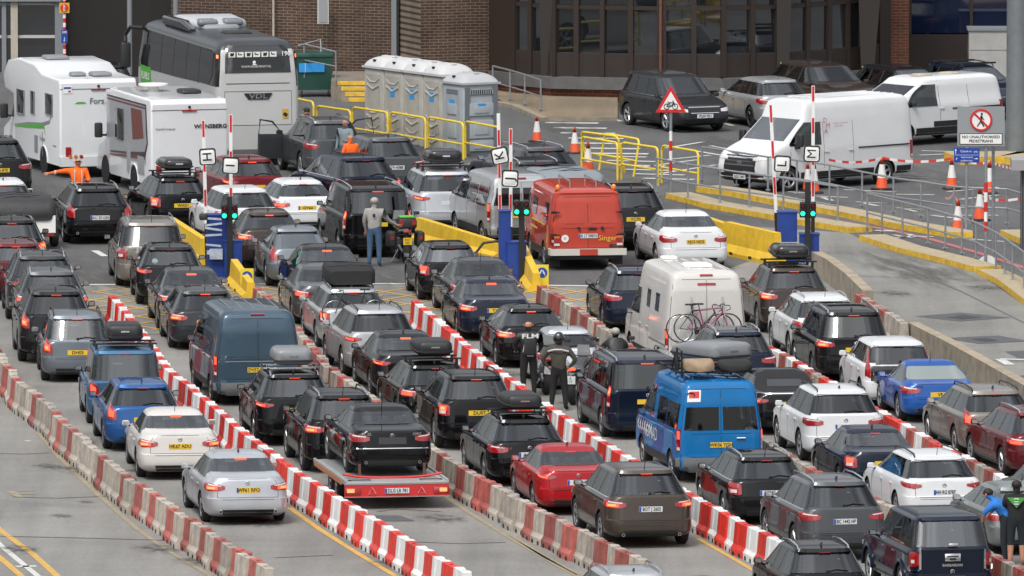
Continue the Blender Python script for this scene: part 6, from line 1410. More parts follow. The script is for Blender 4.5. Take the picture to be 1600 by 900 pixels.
for sd in (1,-1): mb = MB(); s.strip(mb, [(.78,.66,1.16),(.97,.66,1.16)], 'wrap', sd, .006, 3, 3); mb.build('lamp_surround', PAINT['vanblue'], t)
mb = MB(); 
for k in range(7):
    x = .2+.25*k; mb.add([(x,s.w+.003,.80),(x+.35,s.w+.003,.95),(x+.12,s.w+.003,1.10),(x+.3,s.w+.003,.86)], [(0,1,2,3)])
mb.build('mountain_graphic', WHT, t, 0)
for (ch, x) in zip('NOMAD', (1.15,.85,.5,.2,-.1)): text(ch, .42, WHT, t, (x,s.w+.006,.86), 'left', 'lettering', rot=random.uniform(-10,10))
roofbox((t,P,py), 'grey', 'pale grey roof box above tan bags on the blue minibus', L=2.0, Wb=1.12, hb=.44, x0=-1.35, up=.26, bars=False).rotation_euler[2] += R(24)
mb = MB(); [mb.box((x,0,2.47), (.05,1.75,.05)) for x in (-2.1,-1.2,-.3,.6)]; [mb.box((-.7,y,2.44), (3.0,.05,.05)) for y in (-.8,.8)]; mb.tube([(-2.1,.80,2.35),(-2.15,.82,2.95),(-1.6,.82,2.98),(-1.6,.8,2.4)], .025, 5); mb.tube([(-1.4,.80,2.35),(-1.4,.82,2.85),(-.9,.8,2.4)], .02, 5); mb.build('roof_rack', BLK, t, 0)
bt = thing('kit_bag', 'tan canvas bag strapped under the grey roof box of the minibus', 'bag', t.location, t.rotation_euler[2], 'bags on the minibus roof'); bt.location.z = 2.49; mb = MB(); loft(mb, [(-2.35,.10,.0,.12,.04),(-2.25,.33,.0,.24,.08),(-1.9,.38,.0,.27,.1),(-1.5,.3,.0,.2,.1)]); o = mb.build('bag', mat('tan_canvas', (.30,.22,.14), .85, var=.2, vs=5, bump=1), bt, 50); o.location.y = .42
bt = thing('kit_bag', 'black bag strapped at the right rear of the minibus roof', 'bag', t.location, t.rotation_euler[2], 'bags on the minibus roof'); bt.location.z = 2.49; mb = MB(); loft(mb, [(-2.35,.20,.0,.12,.04),(-2.25,.36,.0,.20,.08),(-1.9,.40,.0,.23,.1),(-1.5,.3,.0,.2,.1)]); o = mb.build('bag', MATS['bag_cloth'], bt, 50); o.location.y = -.42
# slate van panels
t = CARS['slate blue panel van with ribbed roof and yellow plate'][0]; s = shell('panelvan')
for (f0, f1) in ((-.86,-.04),(.04,.86)):
    for z0, z1 in ((1.18,1.95),(.66,.98)): mb = MB(); s.strip(mb, [(f0,z0,z1),(f1,z0,z1)], 'rear', 1, .010, 6, 4); mb.build('door_panel', PAINT['bluegrey'], t)
mb = MB(); s.strip(mb, [(-.90,1.06,1.08),(.90,1.06,1.08)], 'rear', 1, .012, 2, 8); mb.build('trim_strip', GRYF, t)
mb = MB(); s.strip(mb, [(-.97,.30,.56),(.97,.30,.56)], 'rear', 1, .05, 3, 10); mb.build('bumper', BUM, t)
# pickup hardtop
t, P, py = PICK; s = shell('pickup')
mb = MB(); s.strip(mb, [(-.93,1.115,1.135),(.93,1.115,1.135)], 'rear', 1, .010, 2, 8); mb.build('hardtop_seam', GAP, t)
for sd in (1,-1):
    mb = MB(); s.strip(mb, [(.68,.76,.79),(.72,.68,.70),(.98,.68,.70),(1.02,.76,.79)], 'wrap', sd, .03, 3, 3); s.strip(mb, [(.66,.72,1.12),(.70,.72,1.12)], 'wrap', sd, .03, 3, 2); mb.build('lamp_trim', CHR, t)
    mb = MB(); [s.strip(mb, [(x-s.wr-.12,.40,.46),(x-s.wr*.7,.40,.86),(x,.40 if 0 else .80,.90),(x+s.wr*.7,.40,.86),(x+s.wr+.12,.40,.46)], 'side', sd, .05, 2, 3) for x in ()] if 0 else mb.tube([(s.rw+.45*math.cos(a), sd*(s.w+.0), .38+.45*math.sin(a)) for a in [math.pi*k/10 for k in range(11)]], .04, 6); mb.tube([(s.fw+.45*math.cos(a), sd*(s.w+.0), .38+.45*math.sin(a)) for a in [math.pi*k/10 for k in range(11)]], .04, 6); mb.build('wheel_arch', PAINT['navy'], t)
p = s.rear(0,.96); mb = MB(); mb.rbox((p.x-.02,0,.965), (.03,.34,.16), .012, 0); mb.box((p.x-.04,0,.985), (.01,.24,.03), 1); mb.box((p.x-.04,0,.93), (.01,.14,.05), 1); mb.build('tailgate_handle', [CHR, BLK], t)
mb = MB(); mb.rbox((s.rear(0,1.22).x-.03,-.02,1.22), (.03,.20,.07), .01); mb.build('glass_latch', CHR, t)
mb = MB(); s.strip(mb, [(-.9,.34,.52),(.9,.34,.52)], 'rear', 1, .07, 3, 8); mb.build('bumper', BLK, t)
t = CARS['black compact crossover with a round sticker in its rear window'][0]; s = shell('crossover'); p = s.rear(.55,s.gz+.12); mb = MB(); mb.cyl((p.x-.03,.42,s.gz+.13), (p.x-.022,.42,s.gz+.13), .075, n=18); mb.build('round_sticker', mat('sticker_mint', (.35,.45,.44), .5), t, 0)
# city car black tailgate, TT etc
t = CARS['white small hatchback with tall red lamps and a black tailgate'][0]; s = shell('citycar')
mb = MB(); s.strip(mb, [(-.80,.66,1.05),(-.6,.60,1.06),(.6,.60,1.06),(.80,.66,1.05)], 'rear', 1, .012, 5, 5); mb.build('tailgate', mat('gloss_black', (.006,.006,.007), .15, 0, 1), t)
for sd in (1,-1): mb = MB(); s.strip(mb, [(.74,.80,1.36),(.88,.75,1.36)], 'wrap', sd, .012, 6, 3); o = mb.build('tail_light', LAMP, t)
t = CARS['black convertible with a closed cloth roof above the white off-roader'][0]; s = shell('saloon'); mb = MB(); s.strip(mb, [(-.94,1.10,1.40),(-.75,1.06,1.45),(.75,1.06,1.45),(.94,1.10,1.40)], 'rear', 1, .010, 6, 6); o = mb.build('cloth_roof', mat('roof_cloth', (.014,.014,.015), .9), t); mb = MB(); s.strip(mb, [(-.58,1.13,1.27),(.58,1.13,1.27)], 'rear', 1, .018, 4, 5); mb.build('cloth_roof_window', GLASSG, t)
mb = MB(); s.strip(mb, [(-.93,1.02,1.035),(.93,1.02,1.035)], 'rear', 1, .012, 2, 8); mb.build('chrome_strip', CHR, t)
# open front doors of the grey off-roader
t = XT[0]; s = shell('suv')
for sd in (1,-1):
    d = obj('front_door', None, t) if False else None
    mb = MB(); mb.prism([(0,.38),(0,1.05),(-.98,1.10),(-1.0,.50),(-.9,.38)], -.04, .04, 'y', 0)
    o = mb.build('front_door', PAINT['grey'] if sd == 1 else PAINT['darkgrey'], t, 0); o.location = (1.02, sd*.90, 0); o.rotation_euler = (0,0,R(-62*sd))
    mb = MB(); mb.tube([(-.02,0,1.06),(-.45,0,1.46),(-.92,0,1.54),(-.99,0,1.10)], .030, 6, 0, True); mb.build('window_frame', BLK, o)
    mb = MB(); mb.rbox((-.08,.10*sd,1.12), (.12,.2,.14), .03); mb.build('wing_mirror', BLK, o)
    mb = MB(); mb.box((-.8,.05*sd,.95), (.16,.03,.03)); mb.build('door_handle', CHR, o)
for o in kids(t):
    if o.name.startswith('wing_mirror'):
        for k in kids(o): bpy.data.objects.remove(k)
        bpy.data.objects.remove(o)
# ------------------------------------------------------------------ car transporter trailer with its load
P = G(620,796); yaw = 9.0; hd = Vector((-math.sin(R(yaw)), math.cos(R(yaw)), 0)); t = thing('transporter_trailer', 'flat silver car trailer with red rear board and plate DLG LB 781', 'trailer', P+hd*2.45, R(90+yaw))
BED = mat('bed_metal', (.42,.43,.43), .45, .3, var=.12, vs=4); mb = MB(); mb.box((0,0,.585), (4.9,2.30,.07), 0); mb.box((0,1.13,.63), (4.9,.05,.05), 0); mb.box((0,-1.13,.63), (4.9,.05,.05), 0); [mb.box((0,y,.625), (4.8,.42,.012), 1) for y in (-.78,.78)]; mb.build('bed', [BED, mat('bed_track', (.33,.34,.34), .5, .4)], t, 0)
for sd in (1,-1): mb = MB(); mb.box((.2,sd*1.155,.56), (4.2,.012,.11)); mb.build('side_rail', mat('side_orange', (.45,.20,.10), .5), t, 0)
mb = MB(); mb.box((-2.44,0,.42), (.06,2.32,.26)); mb.build('rear_board', mat('board_red', (.55,.03,.03), .4), t, 0)
mb = MB(); mb.box((-2.455,0,.575), (.05,2.34,.04)); mb.box((-2.455,0,.285), (.05,2.34,.02)); mb.build('board_edge', CHR, t, 0)
for y in (-.98,.98):
    mb = MB(); mb.rbox((-2.48,y,.42), (.03,.34,.15), .012); o = mb.build('tail_light', LAMP, t); mb = MB(); mb.box((-2.50,y+.05*(1 if y > 0 else -1),.43), (.01,.16,.08)); mb.build('lit_lens', LITB, o, 0)
    mb = MB(); mb.tube([(-2.50,y*.56-.08,.36),(-2.50,y*.56+.08,.36),(-2.50,y*.56,.50)], .008, 5, 0, True); mb.build('reflector_triangle', WHT, t)
plate(t, 'DLG LB 781', 'eu', -2.485, .42, w=.54)
for x in (-.15,.75):
    for sd in (1,-1): o = obj('wheel', wheel_mesh(.30)[0], t); o.location = (x,sd*.92,.30); o.rotation_euler = (0,0,0 if sd == 1 else math.pi); obj('rim', wheel_mesh(.30)[1], o)
mb = MB(); mb.box((2.9,0,.45), (1.2,.12,.12)); mb.cyl((3.5,0,.1), (3.5,0,.5), .06, n=8); mb.build('drawbar', BLK, t, 0)
mb = MB(); mb.tube([(-1.75,1.1,.72),(-1.75,.75,.66),(-1.8,.3,.64),(-1.8,-.3,.64),(-1.75,-.75,.66),(-1.75,-1.1,.72)], .03, 6); mb.build('lashing_strap', REDP, t)
for y in (-.72,.72): mb = MB(); mb.box((-1.72,y,.78), (.07,.05,.32)); mb.build('wheel_strap', mat('strap_brown', (.12,.05,.03), .8), t, 0)
mb = MB(); [mb.box((-2.2,y,.635), (.06,.5,.02)) for y in (-.8,.8)]; mb.build('ramp_slot', BLK, t, 0)
car('bigcoupe','black',614,628,8.8,'coupe_car','black coupe with no number plate strapped on the transporter trailer',z=.64,lit=None,high=False,exh=2,badge='star',pl=False,glass=glass_mat('violet_glass', (.5,.5,.62), 1.9),rearglass=MATS['violet_glass'],text_=[('CL 55',.09,.58,.93),('AMG',.09,-.55,.93)],handles='chrome',dark=False)
t = CARS['black coupe with no number plate strapped on the transporter trailer'][0]; s = shell('bigcoupe'); mb = MB(); p = s.rear(0,.78); mb.box((p.x-.012,0,.79), (.015,.62,.15)); mb.build('plate_recess', mat('recess_grey', (.05,.05,.052), .5), t, 0); mb = MB(); s.strip(mb, [(-.85,.605,.63),(.85,.605,.63)], 'rear', 1, .012, 2, 8); mb.build('chrome_strip', CHR, t)

# ------------------------------------------------------------------ coach
K['coach'] = dict(L=10.9, W=2.55, H=3.68, belt=1.2, hood=1.0, cowl=5.2, rf=4.9, rr=-5.2, gr=-5.3, gz=2.9, n=20, ng=20, wr=.50, zb=.35, fw=2.7, rw=-2.9,
  XR=[(.35,-5.30),(.5,-5.42),(1.2,-5.45),(2.8,-5.38),(3.3,-5.28),(3.5,-5.15),(3.62,-4.9),(3.68,-4.4)], XF=[(.35,5.3),(.6,5.45),(2.0,5.35),(3.2,5.0),(3.5,4.7),(3.62,4.2),(3.68,3.6)], B=[(.35,1.2),(.5,1.27),(2.4,1.275),(3.3,1.20),(3.48,1.13),(3.60,1.0),(3.68,.75)], win='panel', lamp='van')
s = shell('coach'); P, hd, py = solve(10.9, 3.68, 404, 50, 14, k=.3); print('coach', py)
t = thing('coach', 'long white and grey coach with dark glass rear band and number 190', 'coach', P+hd*5.45, R(104)); COACHP = paint('coachwhite', (.46,.46,.455))
me = s.hull(); me.materials[0] = COACHP; me.materials.append(mat('coach_dark', (.010,.011,.012), .15, 0, 1)); me.materials.append(mat('coach_roof', (.05,.055,.06), .3, .2))
for p in me.polygons:
    if p.material_index == 0 and p.center.z > 3.42: p.material_index = 5
    elif p.material_index == 0 and p.center.z > 2.3 and abs(p.normal.y) > .5: p.material_index = 4
shade(me, 30); obj('body', me, t)
BG2 = mat('coach_glass', (.006,.007,.008), .03, 0, 0, spec=1)
for sd in (1,-1):
    mb = MB(); s.strip(mb, [(-4.9,2.62,3.30),(-4.6,2.35,3.34),(0,2.25,3.34),(5.0,2.2,3.34)], 'side', sd, .010, 6, 8); mb.build('side_window', BG2, t)
    mb = MB(); [s.strip(mb, [(x-.02,2.3,3.33),(x+.02,2.3,3.33)], 'side', sd, .014, 4, 1) for x in (-3.2,-1.5,.2,1.9,3.6)]; mb.build('window_bar', BLK, t)
    mb = MB(); s.strip(mb, [(1.12,2.85,3.40),(1.26,2.85,3.40)], 'wrap', sd, .012, 4, 2); mb.build('corner_trim', BG2, t)
    mb = MB(); s.strip(mb, [(1.16,3.14,3.24),(1.25,3.14,3.24)], 'wrap', sd, .02, 3, 2); mb.build('upper_lamp', LITB, t)
    mb = MB(); s.strip(mb, [(1.14,.75,1.35),(1.26,.75,1.35)], 'wrap', sd, .015, 4, 2); mb.build('tail_light', LAMP, t)
    for x in (s.fw, s.rw, s.rw-0): o = obj('wheel', wheel_mesh(.5, w=.3)[0], t); o.location = (x,sd*1.10,.5); o.rotation_euler = (0,0,0 if sd == 1 else math.pi); obj('rim', wheel_mesh(.5, w=.3)[1], o)
    mb = MB(); mb.tube([(4.6,sd*1.2,3.35),(5.2,sd*1.45,3.35),(5.5,sd*1.55,3.1),(5.45,sd*1.55,2.9)], .06, 6); mb.rbox((5.45,sd*1.55,2.5), (.18,.30,.75), .06); mb.build('wing_mirror', BLK, t)
mb = MB(); s.strip(mb, [(-.97,2.72,3.50),(.97,2.72,3.50)], 'rear', 1, .012, 6, 10); mb.build('rear_window', BG2, t)
mb = MB(); s.strip(mb, [(-.98,2.40,2.42),(.98,2.40,2.42)], 'rear', 1, .006, 1, 8); s.strip(mb, [(-.78,2.18,2.19),(.78,2.18,2.19)], 'rear', 1, .006, 1, 8); [s.strip(mb, [(f-.004,1.2,2.18),(f+.004,1.2,2.18)], 'rear', 1, .006, 6, 1) for f in (-.78,.78)]; s.strip(mb, [(-.78,1.2,1.21),(.78,1.2,1.21)], 'rear', 1, .006, 1, 8); mb.build('panel_seam', GAP, t)
x = s.rear(0,2.05).x; mb = MB(); mb.prism([(-.42,2.13),(.42,2.13),(.30,1.95),(-.30,1.95)], x-.03, x, 'x', 0); mb.build('badge_plate', BLK, t, 0); text('VDL', .20, CHR, t, (x-.035,0,2.04), 'rear', 'badge', stretch=1.5, bold=.004)
x = s.rear(0,3.2).x-.02; text('190', .19, WHT, t, (x-.02,-.84,3.26), 'rear', 'fleet_number', bold=.003)
for k in range(6):
    y = .76-.245*k; mb = MB(); mb.box((x-.015,y,3.25), (.01,.20,.15), 0); mb.box((x-.02,y,3.25), (.01,.10,.03 if k % 2 else .09), 1); mb.box((x-.02,y+.05*(1 if k % 2 else -1),3.28), (.01,.03,.05), 1); mb.build('pictogram', [WHT, INK], t, 0)
text('WWW.REISEDIENST.NL', .085, WHT, t, (s.rear(0,2.9).x-.03,.05,2.90), 'rear', 'lettering'); mb = MB(); mb.ell((x-.04,.1,3.02), (.01,.05,.05)); mb.box((x-.07,.1,2.96), (.01,.12,.03)); mb.build('figure_mark', WHT, t)
mb = MB(); mb.box((s.rear(-.7,1.5).x-.01,-.80,1.52), (.01,.18,.28), 0); mb.box((s.rear(-.7,1.5).x-.02,-.80,1.50), (.01,.12,.1), 1, Matrix.Rotation(R(35), 3, 'X')); mb.build('warning_sticker', [mat('sticker_yellow', (.55,.33,.04), .5), INK], t, 0)
GS = mat('sign_green', (.07,.36,.03), .5); mb = MB(); mb.box((3.9,1.285,2.02), (1.35,.012,.5)); mb.build('green_panel', GS, t, 0); text('FLiXBUS', .30, WHT, t, (3.9,1.297,1.98), 'left', 'lettering', stretch=1.0, bold=.006)
# roof units
mb = MB(); loft(mb, [(-.6,.5,3.62,3.80,.1),(-.2,.85,3.60,3.92,.15),(1.6,.90,3.60,3.95,.15),(2.4,.8,3.60,3.88,.15),(3.0,.5,3.6,3.7,.1)]); mb.build('air_conditioner', mat('unit_grey', (.42,.44,.45), .4), t, 50)
for y in (-.38,.38): mb = MB(); mb.rbox((-.35,y,3.85), (.5,.6,.2), .09); mb.build('unit_cover', mat('unit_dark', (.16,.18,.20), .3), t, 50)
mb = MB(); mb.rbox((-2.6,0,3.70), (.8,.8,.08), .08); mb.build('roof_hatch', BLK, t); mb = MB(); loft(mb, [(-1.0,.10,3.6,3.7,.05),(0,.16,3.62,3.9,.1),(2.5,.14,3.6,3.88,.1)]); o = mb.build('side_fairing', BG2, t, 50); o.location.y = .95

# ------------------------------------------------------------------ motorhomes
def motorhome(xc, ytop, yaw, H, L, W, body, cab_, label, roofcol):
    P, hd, py = solve(L, H, xc, ytop, yaw, k=.12); print('mh', py)
    t = thing('motorhome', label, 'motorhome', P+hd*L/2, R(90+yaw), 'motorhomes'); w = W/2; pw = PAINT['white']
    def bprism(poly, y0, y1, name, m, bev=.07):
        mb = MB(); mb.prism(poly, y0, y1, 'y'); me = mb.mesh(name, m, 0); bm = bmesh.new(); bm.from_mesh(me)
        es = [e for e in bm.edges if abs(e.verts[0].co.y-e.verts[1].co.y) < .01 and (e.verts[0].co.z+e.verts[1].co.z)/2 > .8]
        bmesh.ops.bevel(bm, geom=es, offset=bev, segments=3, profile=.5, affect='EDGES'); bm.to_mesh(me); bm.free(); shade(me, 35); return obj(name, me, t)
    bprism(body, -w, w, 'body', pw); bprism(cab_, -w+.13, w-.13, 'cab', PAINT['lsilver'] if roofcol == 'dark' else pw, .10)
    h = L/2
    for x in (-h+1.75, h-.95):
        for sd in (1,-1): 
            o = obj('wheel', wheel_mesh(.34)[0], t); o.location = (x,sd*(w-(.10 if x < 0 else .26)),.34); o.rotation_euler = (0,0,0 if sd == 1 else math.pi); obj('rim', wheel_mesh(.34)[1], o)
            mb = MB(); ws_ = w if x < 0 else w-.13; mb.cyl((x,sd*(w-.5),.38), (x,sd*(ws_+.004),.38), .42, n=24); mb.build('wheel_arch', GAP, t)
    mb = MB(); [mb.tube([(x+.46*math.cos(a), w+.0, .36+.46*math.sin(a)) for a in [math.pi*k/10 for k in range(11)]], .035, 6) for x in (-h+1.75,)]; mb.build('arch_trim', pw, t)
    for y in (-.9,.9): mb = MB(); mb.box((-h-.02,y,.75), (.05,.16,.30)); o = mb.build('tail_light', LAMP, t, 0)
    mb = MB(); mb.box((-h-.03,0,.48), (.10,W,.28)); mb.build('bumper', pw, t, 0)
    mb = MB(); mb.box((-h-.02,0,H-.32), (.03,.42,.045)); mb.build('high_brake_light', LAMP, t, 0)
    mb = MB(); mb.cyl((-h-.015,.0,H-.22), (-h-.06,.0,H-.22), .04, n=8); mb.build('rear_camera', BLK, t)
    mb = MB(); mb.box((-h-.005,0,H-.30), (.012,W-.05,.012)); mb.build('roof_seam', GAP, t, 0)
    for sd in (1,-1): mb = MB(); mb.rbox((h-1.35,sd*(w+.18),1.55), (.18,.22,.42), .05); mb.cyl((h-1.3,sd*(w-.2),1.4), (h-1.3,sd*(w+.15),1.4), .035, n=6); mb.build('wing_mirror', BLK, t)
    return t, h, w
L = 6.9; h = L/2
b1 = [(-h,.35),(-h,2.72),(-h+.10,2.84),(-h+2.0,2.88),(-h+2.8,3.10),(-h+4.6,3.16),(h-1.1,3.02),(h-.55,2.55),(h-.75,2.15),(h-1.7,2.05),(h-1.9,.35)]
c1 = [(h-2.3,.35),(h-2.3,2.1),(h-1.7,2.08),(h-.85,1.30),(h-.1,1.02),(h,.7),(h,.35)]
t, h, w = motorhome(154, 119, 17, 2.86, L, 2.3, b1, c1, 'white motorhome with raised nose, green grey swoosh and three side windows', 'white')
WD = mat('window_dark', (.02,.022,.022), .05, spec=1)
for (x0, x1, z0, z1) in ((-h+.75,-h+1.5,1.75,2.35),(-h+2.75,-h+3.15,1.65,2.3),(-h+3.9,-h+4.7,1.55,2.25)):
    mb = MB(); mb.rbox(((x0+x1)/2,w+.005,(z0+z1)/2), (x1-x0,.04,z1-z0), .015); o = mb.build('side_window', WD, t, 30); mb = MB(); mb.tube([(x0,w+.02,z0),(x1,w+.02,z0),(x1,w+.02,z1),(x0,w+.02,z1)], .02, 4, 0, True); mb.build('window_frame', GRYF, o)
mb = MB(); poly_side(mb, band([(-h+.9,1.80),(-h+1.1,1.55),(-h+2.0,1.40),(-h+3.5,1.32),(-h+5.1,1.18)], .06), w+.002); mb.build('grey_swoosh', GRYF, t, 0)
mb = MB(); poly_side(mb, band([(-h+1.6,1.15),(-h+1.7,1.36),(-h+2.3,1.33),(-h+3.6,1.24),(-h+5.0,1.14)], .06), w+.004); mb.build('green_swoosh', GS, t, 0)
text('Forster', .20, mat('text_grey', (.10,.12,.11), .5), t, (-h+1.9,w+.006,1.0), 'left'); text('Forster', .24, MATS['text_grey'], t, (-h-.012,-.10,2.20), 'rear', bold=.004)
mb = MB(); mb.prism([(.35,2.14),(.70,2.14),(.62,2.19),(.42,2.19)], -h-.012, -h-.004, 'x'); mb.build('green_mark', GS, t, 0)
mb = MB(); mb.box((-h-.008,.92,2.55), (.01,.26,.22), 0); mb.box((-h-.014,.92,2.60), (.008,.22,.05), 1); mb.box((-h-.014,.86,2.50), (.008,.08,.05), 2); mb.build('travel_stickers', [WHT, BL, REDP], t, 0)
for (x, y, dx, dy) in ((-h+.9,-.3,.6,.6),(-h+1.0,.35,.45,.45),(-h+4.0,.2,.7,.7)): mb = MB(); mb.rbox((x,y,2.92 if x < 0 else 3.19), (dx,dy,.12), .08); mb.build('roof_hatch', GRYF, t)
for k in range(3): mb = MB(); mb.cyl((-h-.02,.85-.16*k,.62), (-h-.09,.85-.16*k,.62), .055, n=12); mb.build('round_lamp', [LAMPO, LAMPO, LAMP][k], t)
mb = MB(); mb.box((-h+1.9,w+.01,.85), (.02,.01,.7)); [mb.box((x,w+.008,z), (a,.01,b)) for x, z, a, b in ((-h+.55,.9,.3,.03),(-h+2.6,.8,.35,.5))]; mb.build('service_flap', GRYF, t, 0)
mb = MB(); mb.prism([(h-1.75,1.35),(h-1.75,1.9),(h-1.5,1.9),(h-1.1,1.4)], w-.125, w-.11, 'y'); mb.build('cab_window', mat('cab_yellow_reflection', (.40,.28,.03), .3) if 0 else WD, t, 0)
L = 6.3; h = L/2
b2 = [(-h,.35),(-h,2.62),(-h+.12,2.76),(h-1.9,2.80),(h-1.35,2.60),(h-1.15,2.25),(h-1.5,2.05),(h-1.9,.35)]
t, h, w = motorhome(296, 152, 17, 2.76, L, 2.25, b2, [(h-2.3,.35),(h-2.3,2.1),(h-1.5,2.06),(h-.85,1.30),(h-.1,1.02),(h,.7),(h,.35)], 'white and silver motorhome with brown and dark stripes, in front of the coach', 'dark')
BRN = mat('stripe_brown', (.16,.045,.03), .4); DST = mat('stripe_dark', (.05,.045,.045), .4)
mb = MB(); mb.box((-h+2.6,w-.04,1.75), (4.2,.09,1.7)); mb.build('flank_panel', PAINT['lsilver'], t, 0)
y = w+.008
for m, off in ((DST,0),(BRN,.09)):
    mb = MB(); mb.prism([(-h+.55,2.60-off),(h-1.7,2.60-off),(h-1.7,2.55-off),(-h+.6,2.55-off)], y, y+.004, 'y'); mb.prism([(-h+.50-off*.3,2.6),(-h+.56-off*.3,2.6),(-h+.42,1.5),(-h+.75,1.05),(-h+.62,1.05),(-h+.30,1.5)], y, y+.005, 'y'); mb.prism([(-h+.6,1.12-off),(-h+.6,1.25-off),(-h+2.5,1.12-off),(h-2.0,1.02-off),(h-2.0,.98-off)], y, y+.006, 'y'); mb.build('flank_stripe', m, t, 0)
mb = MB(); mb.prism([(-h+.95,2.40),(-h+2.1,2.40),(-h+1.9,1.5),(-h+.75,1.62)], y, y+.003, 'y'); mb.build('brown_panel', BRN, t, 0)
mb = MB(); mb.rbox((-h+3.3,w+.015,1.85), (.85,.05,.9), .02); o = mb.build('side_window', WD, t, 30); mb = MB(); mb.box((-h+1.0,w+.012,.85), (.7,.02,.5)); mb.box((-h+2.3,w+.012,.85), (.4,.02,.6)); mb.build('service_flap', PAINT['lsilver'], t, 0)
text('WEINSBERG', .16, INK, t, (-h-.012,-.62,1.98), 'rear', bold=.006, stretch=1.1); text('CaraCompact', .10, INK, t, (-h-.012,.70,1.93), 'rear')
mb = MB(); mb.cyl((-h+2.9,.25,2.78), (-h+2.9,.25,2.95), .16, n=16); mb.cyl((-h+2.9,.25,2.95), (-h+2.9,.25,3.0), .42, n=24); mb.build('satellite_dish', WHT, t); mb = MB(); mb.rbox((-h+2.0,-.55,2.84), (.7,.6,.12), .08); mb.build('roof_hatch', BLK, t)
mb = MB(); mb.prism([(h-1.75,1.35),(h-1.75,1.95),(h-1.55,1.95),(h-1.05,1.35)], w-.125, w-.11, 'y'); mb.build('cab_window', WD, t, 0)
# ------------------------------------------------------------------ covered trailers
def tarp_trailer(xc, ytop, yaw, L, W, H, col, label, box):
    P, hd, py = solve(L, H, xc, ytop, yaw); t = thing('covered_trailer', label, 'trailer', P+hd*L/2, R(90+yaw), 'small trailers under covers'); w = W/2; h = L/2
    mb = MB(); mb.box((0,0,.68), (L,W,.5), 0); mb.box((-h-.01,0,.42), (.06,W+.1,.1), 1); mb.box((h+.5,0,.42), (1.0,.08,.08), 1); mb.build('box', [box, BLK], t, 0)
    mb = MB(); loft(mb, [(-h-.04,w*.9,.80,H-.30,.12),(-h+.15,w+.03,.78,H-.06,.16),(-h+.6,w+.03,.78,H,.2),(0,w+.03,.78,H-.05,.2),(h-.4,w+.03,.78,H-.02,.2),(h,w*.9,.8,H-.3,.15)]); mb.build('tarpaulin', col, t, 60)
    mb = MB(); [mb.tube([(x,-w-.04,.75),(x,-w*.8,H-.05),(x,0,H+.02),(x,w*.8,H-.05),(x,w+.04,.75)], .012, 4) for x in (-h*.6,.0,h*.6)]; mb.build('cord', BLK, t)
    for sd in (1,-1): o = obj('wheel', wheel_mesh(.28)[0], t); o.location = (0,sd*(w+.08),.28); o.rotation_euler = (0,0,0 if sd == 1 else math.pi); obj('rim', wheel_mesh(.28)[1], o)
    for y in (-w+.15,w-.15): mb = MB(); mb.box((-h-.045,y,.43), (.02,.2,.09)); mb.build('tail_light', LAMP, t, 0)
tarp_trailer(32, 304, 8, 2.3, 1.9, 1.42, mat('dark_tarp', (.030,.030,.032), .6, bump=1.2, vs=3), 'white trailer under a bulging dark tarpaulin at the left edge', WHT)
tarp_trailer(898, 263, 14, 2.6, 1.7, 1.60, mat('grey_tarp', (.20,.225,.25), .6, bump=.8, vs=3), 'small trailer under a blue grey cover behind the roof of the red van', GRYF)
# ------------------------------------------------------------------ people
SKIN = mat('skin', (.42,.20,.13), .55); HAIRG = mat('hair_grey', (.36,.34,.31), .8); HAIRD = mat('hair_dark', (.015,.011,.009), .7)
def cloth(n, c, r=.85, **k): return mat(n, c, r, var=.15, vs=6, bump=.3, **k)
ORG = cloth('hivis_orange', (.85,.13,.01)); GJ = cloth('jacket_grey', (.30,.29,.27)); JEAN = cloth('jeans_blue', (.05,.10,.17)); BJ = cloth('leather_black', (.012,.012,.013), .5); BT = cloth('trousers_black', (.011,.011,.011)); OLV = cloth('jacket_olive', (.055,.05,.04)); BLUE = cloth('shirt_blue', (.02,.16,.50)); TSH = cloth('tshirt_black', (.012,.013,.014)); PLAID = cloth('shirt_plaid', (.17,.21,.23)); SHORT = cloth('shorts_dark', (.010,.014,.018)); SHOE = mat('shoe', (.03,.025,.022), .6); SHOEW = mat('shoe_light', (.30,.27,.23), .6); REFL = mat('reflective_strip', (.50,.50,.48), .4)
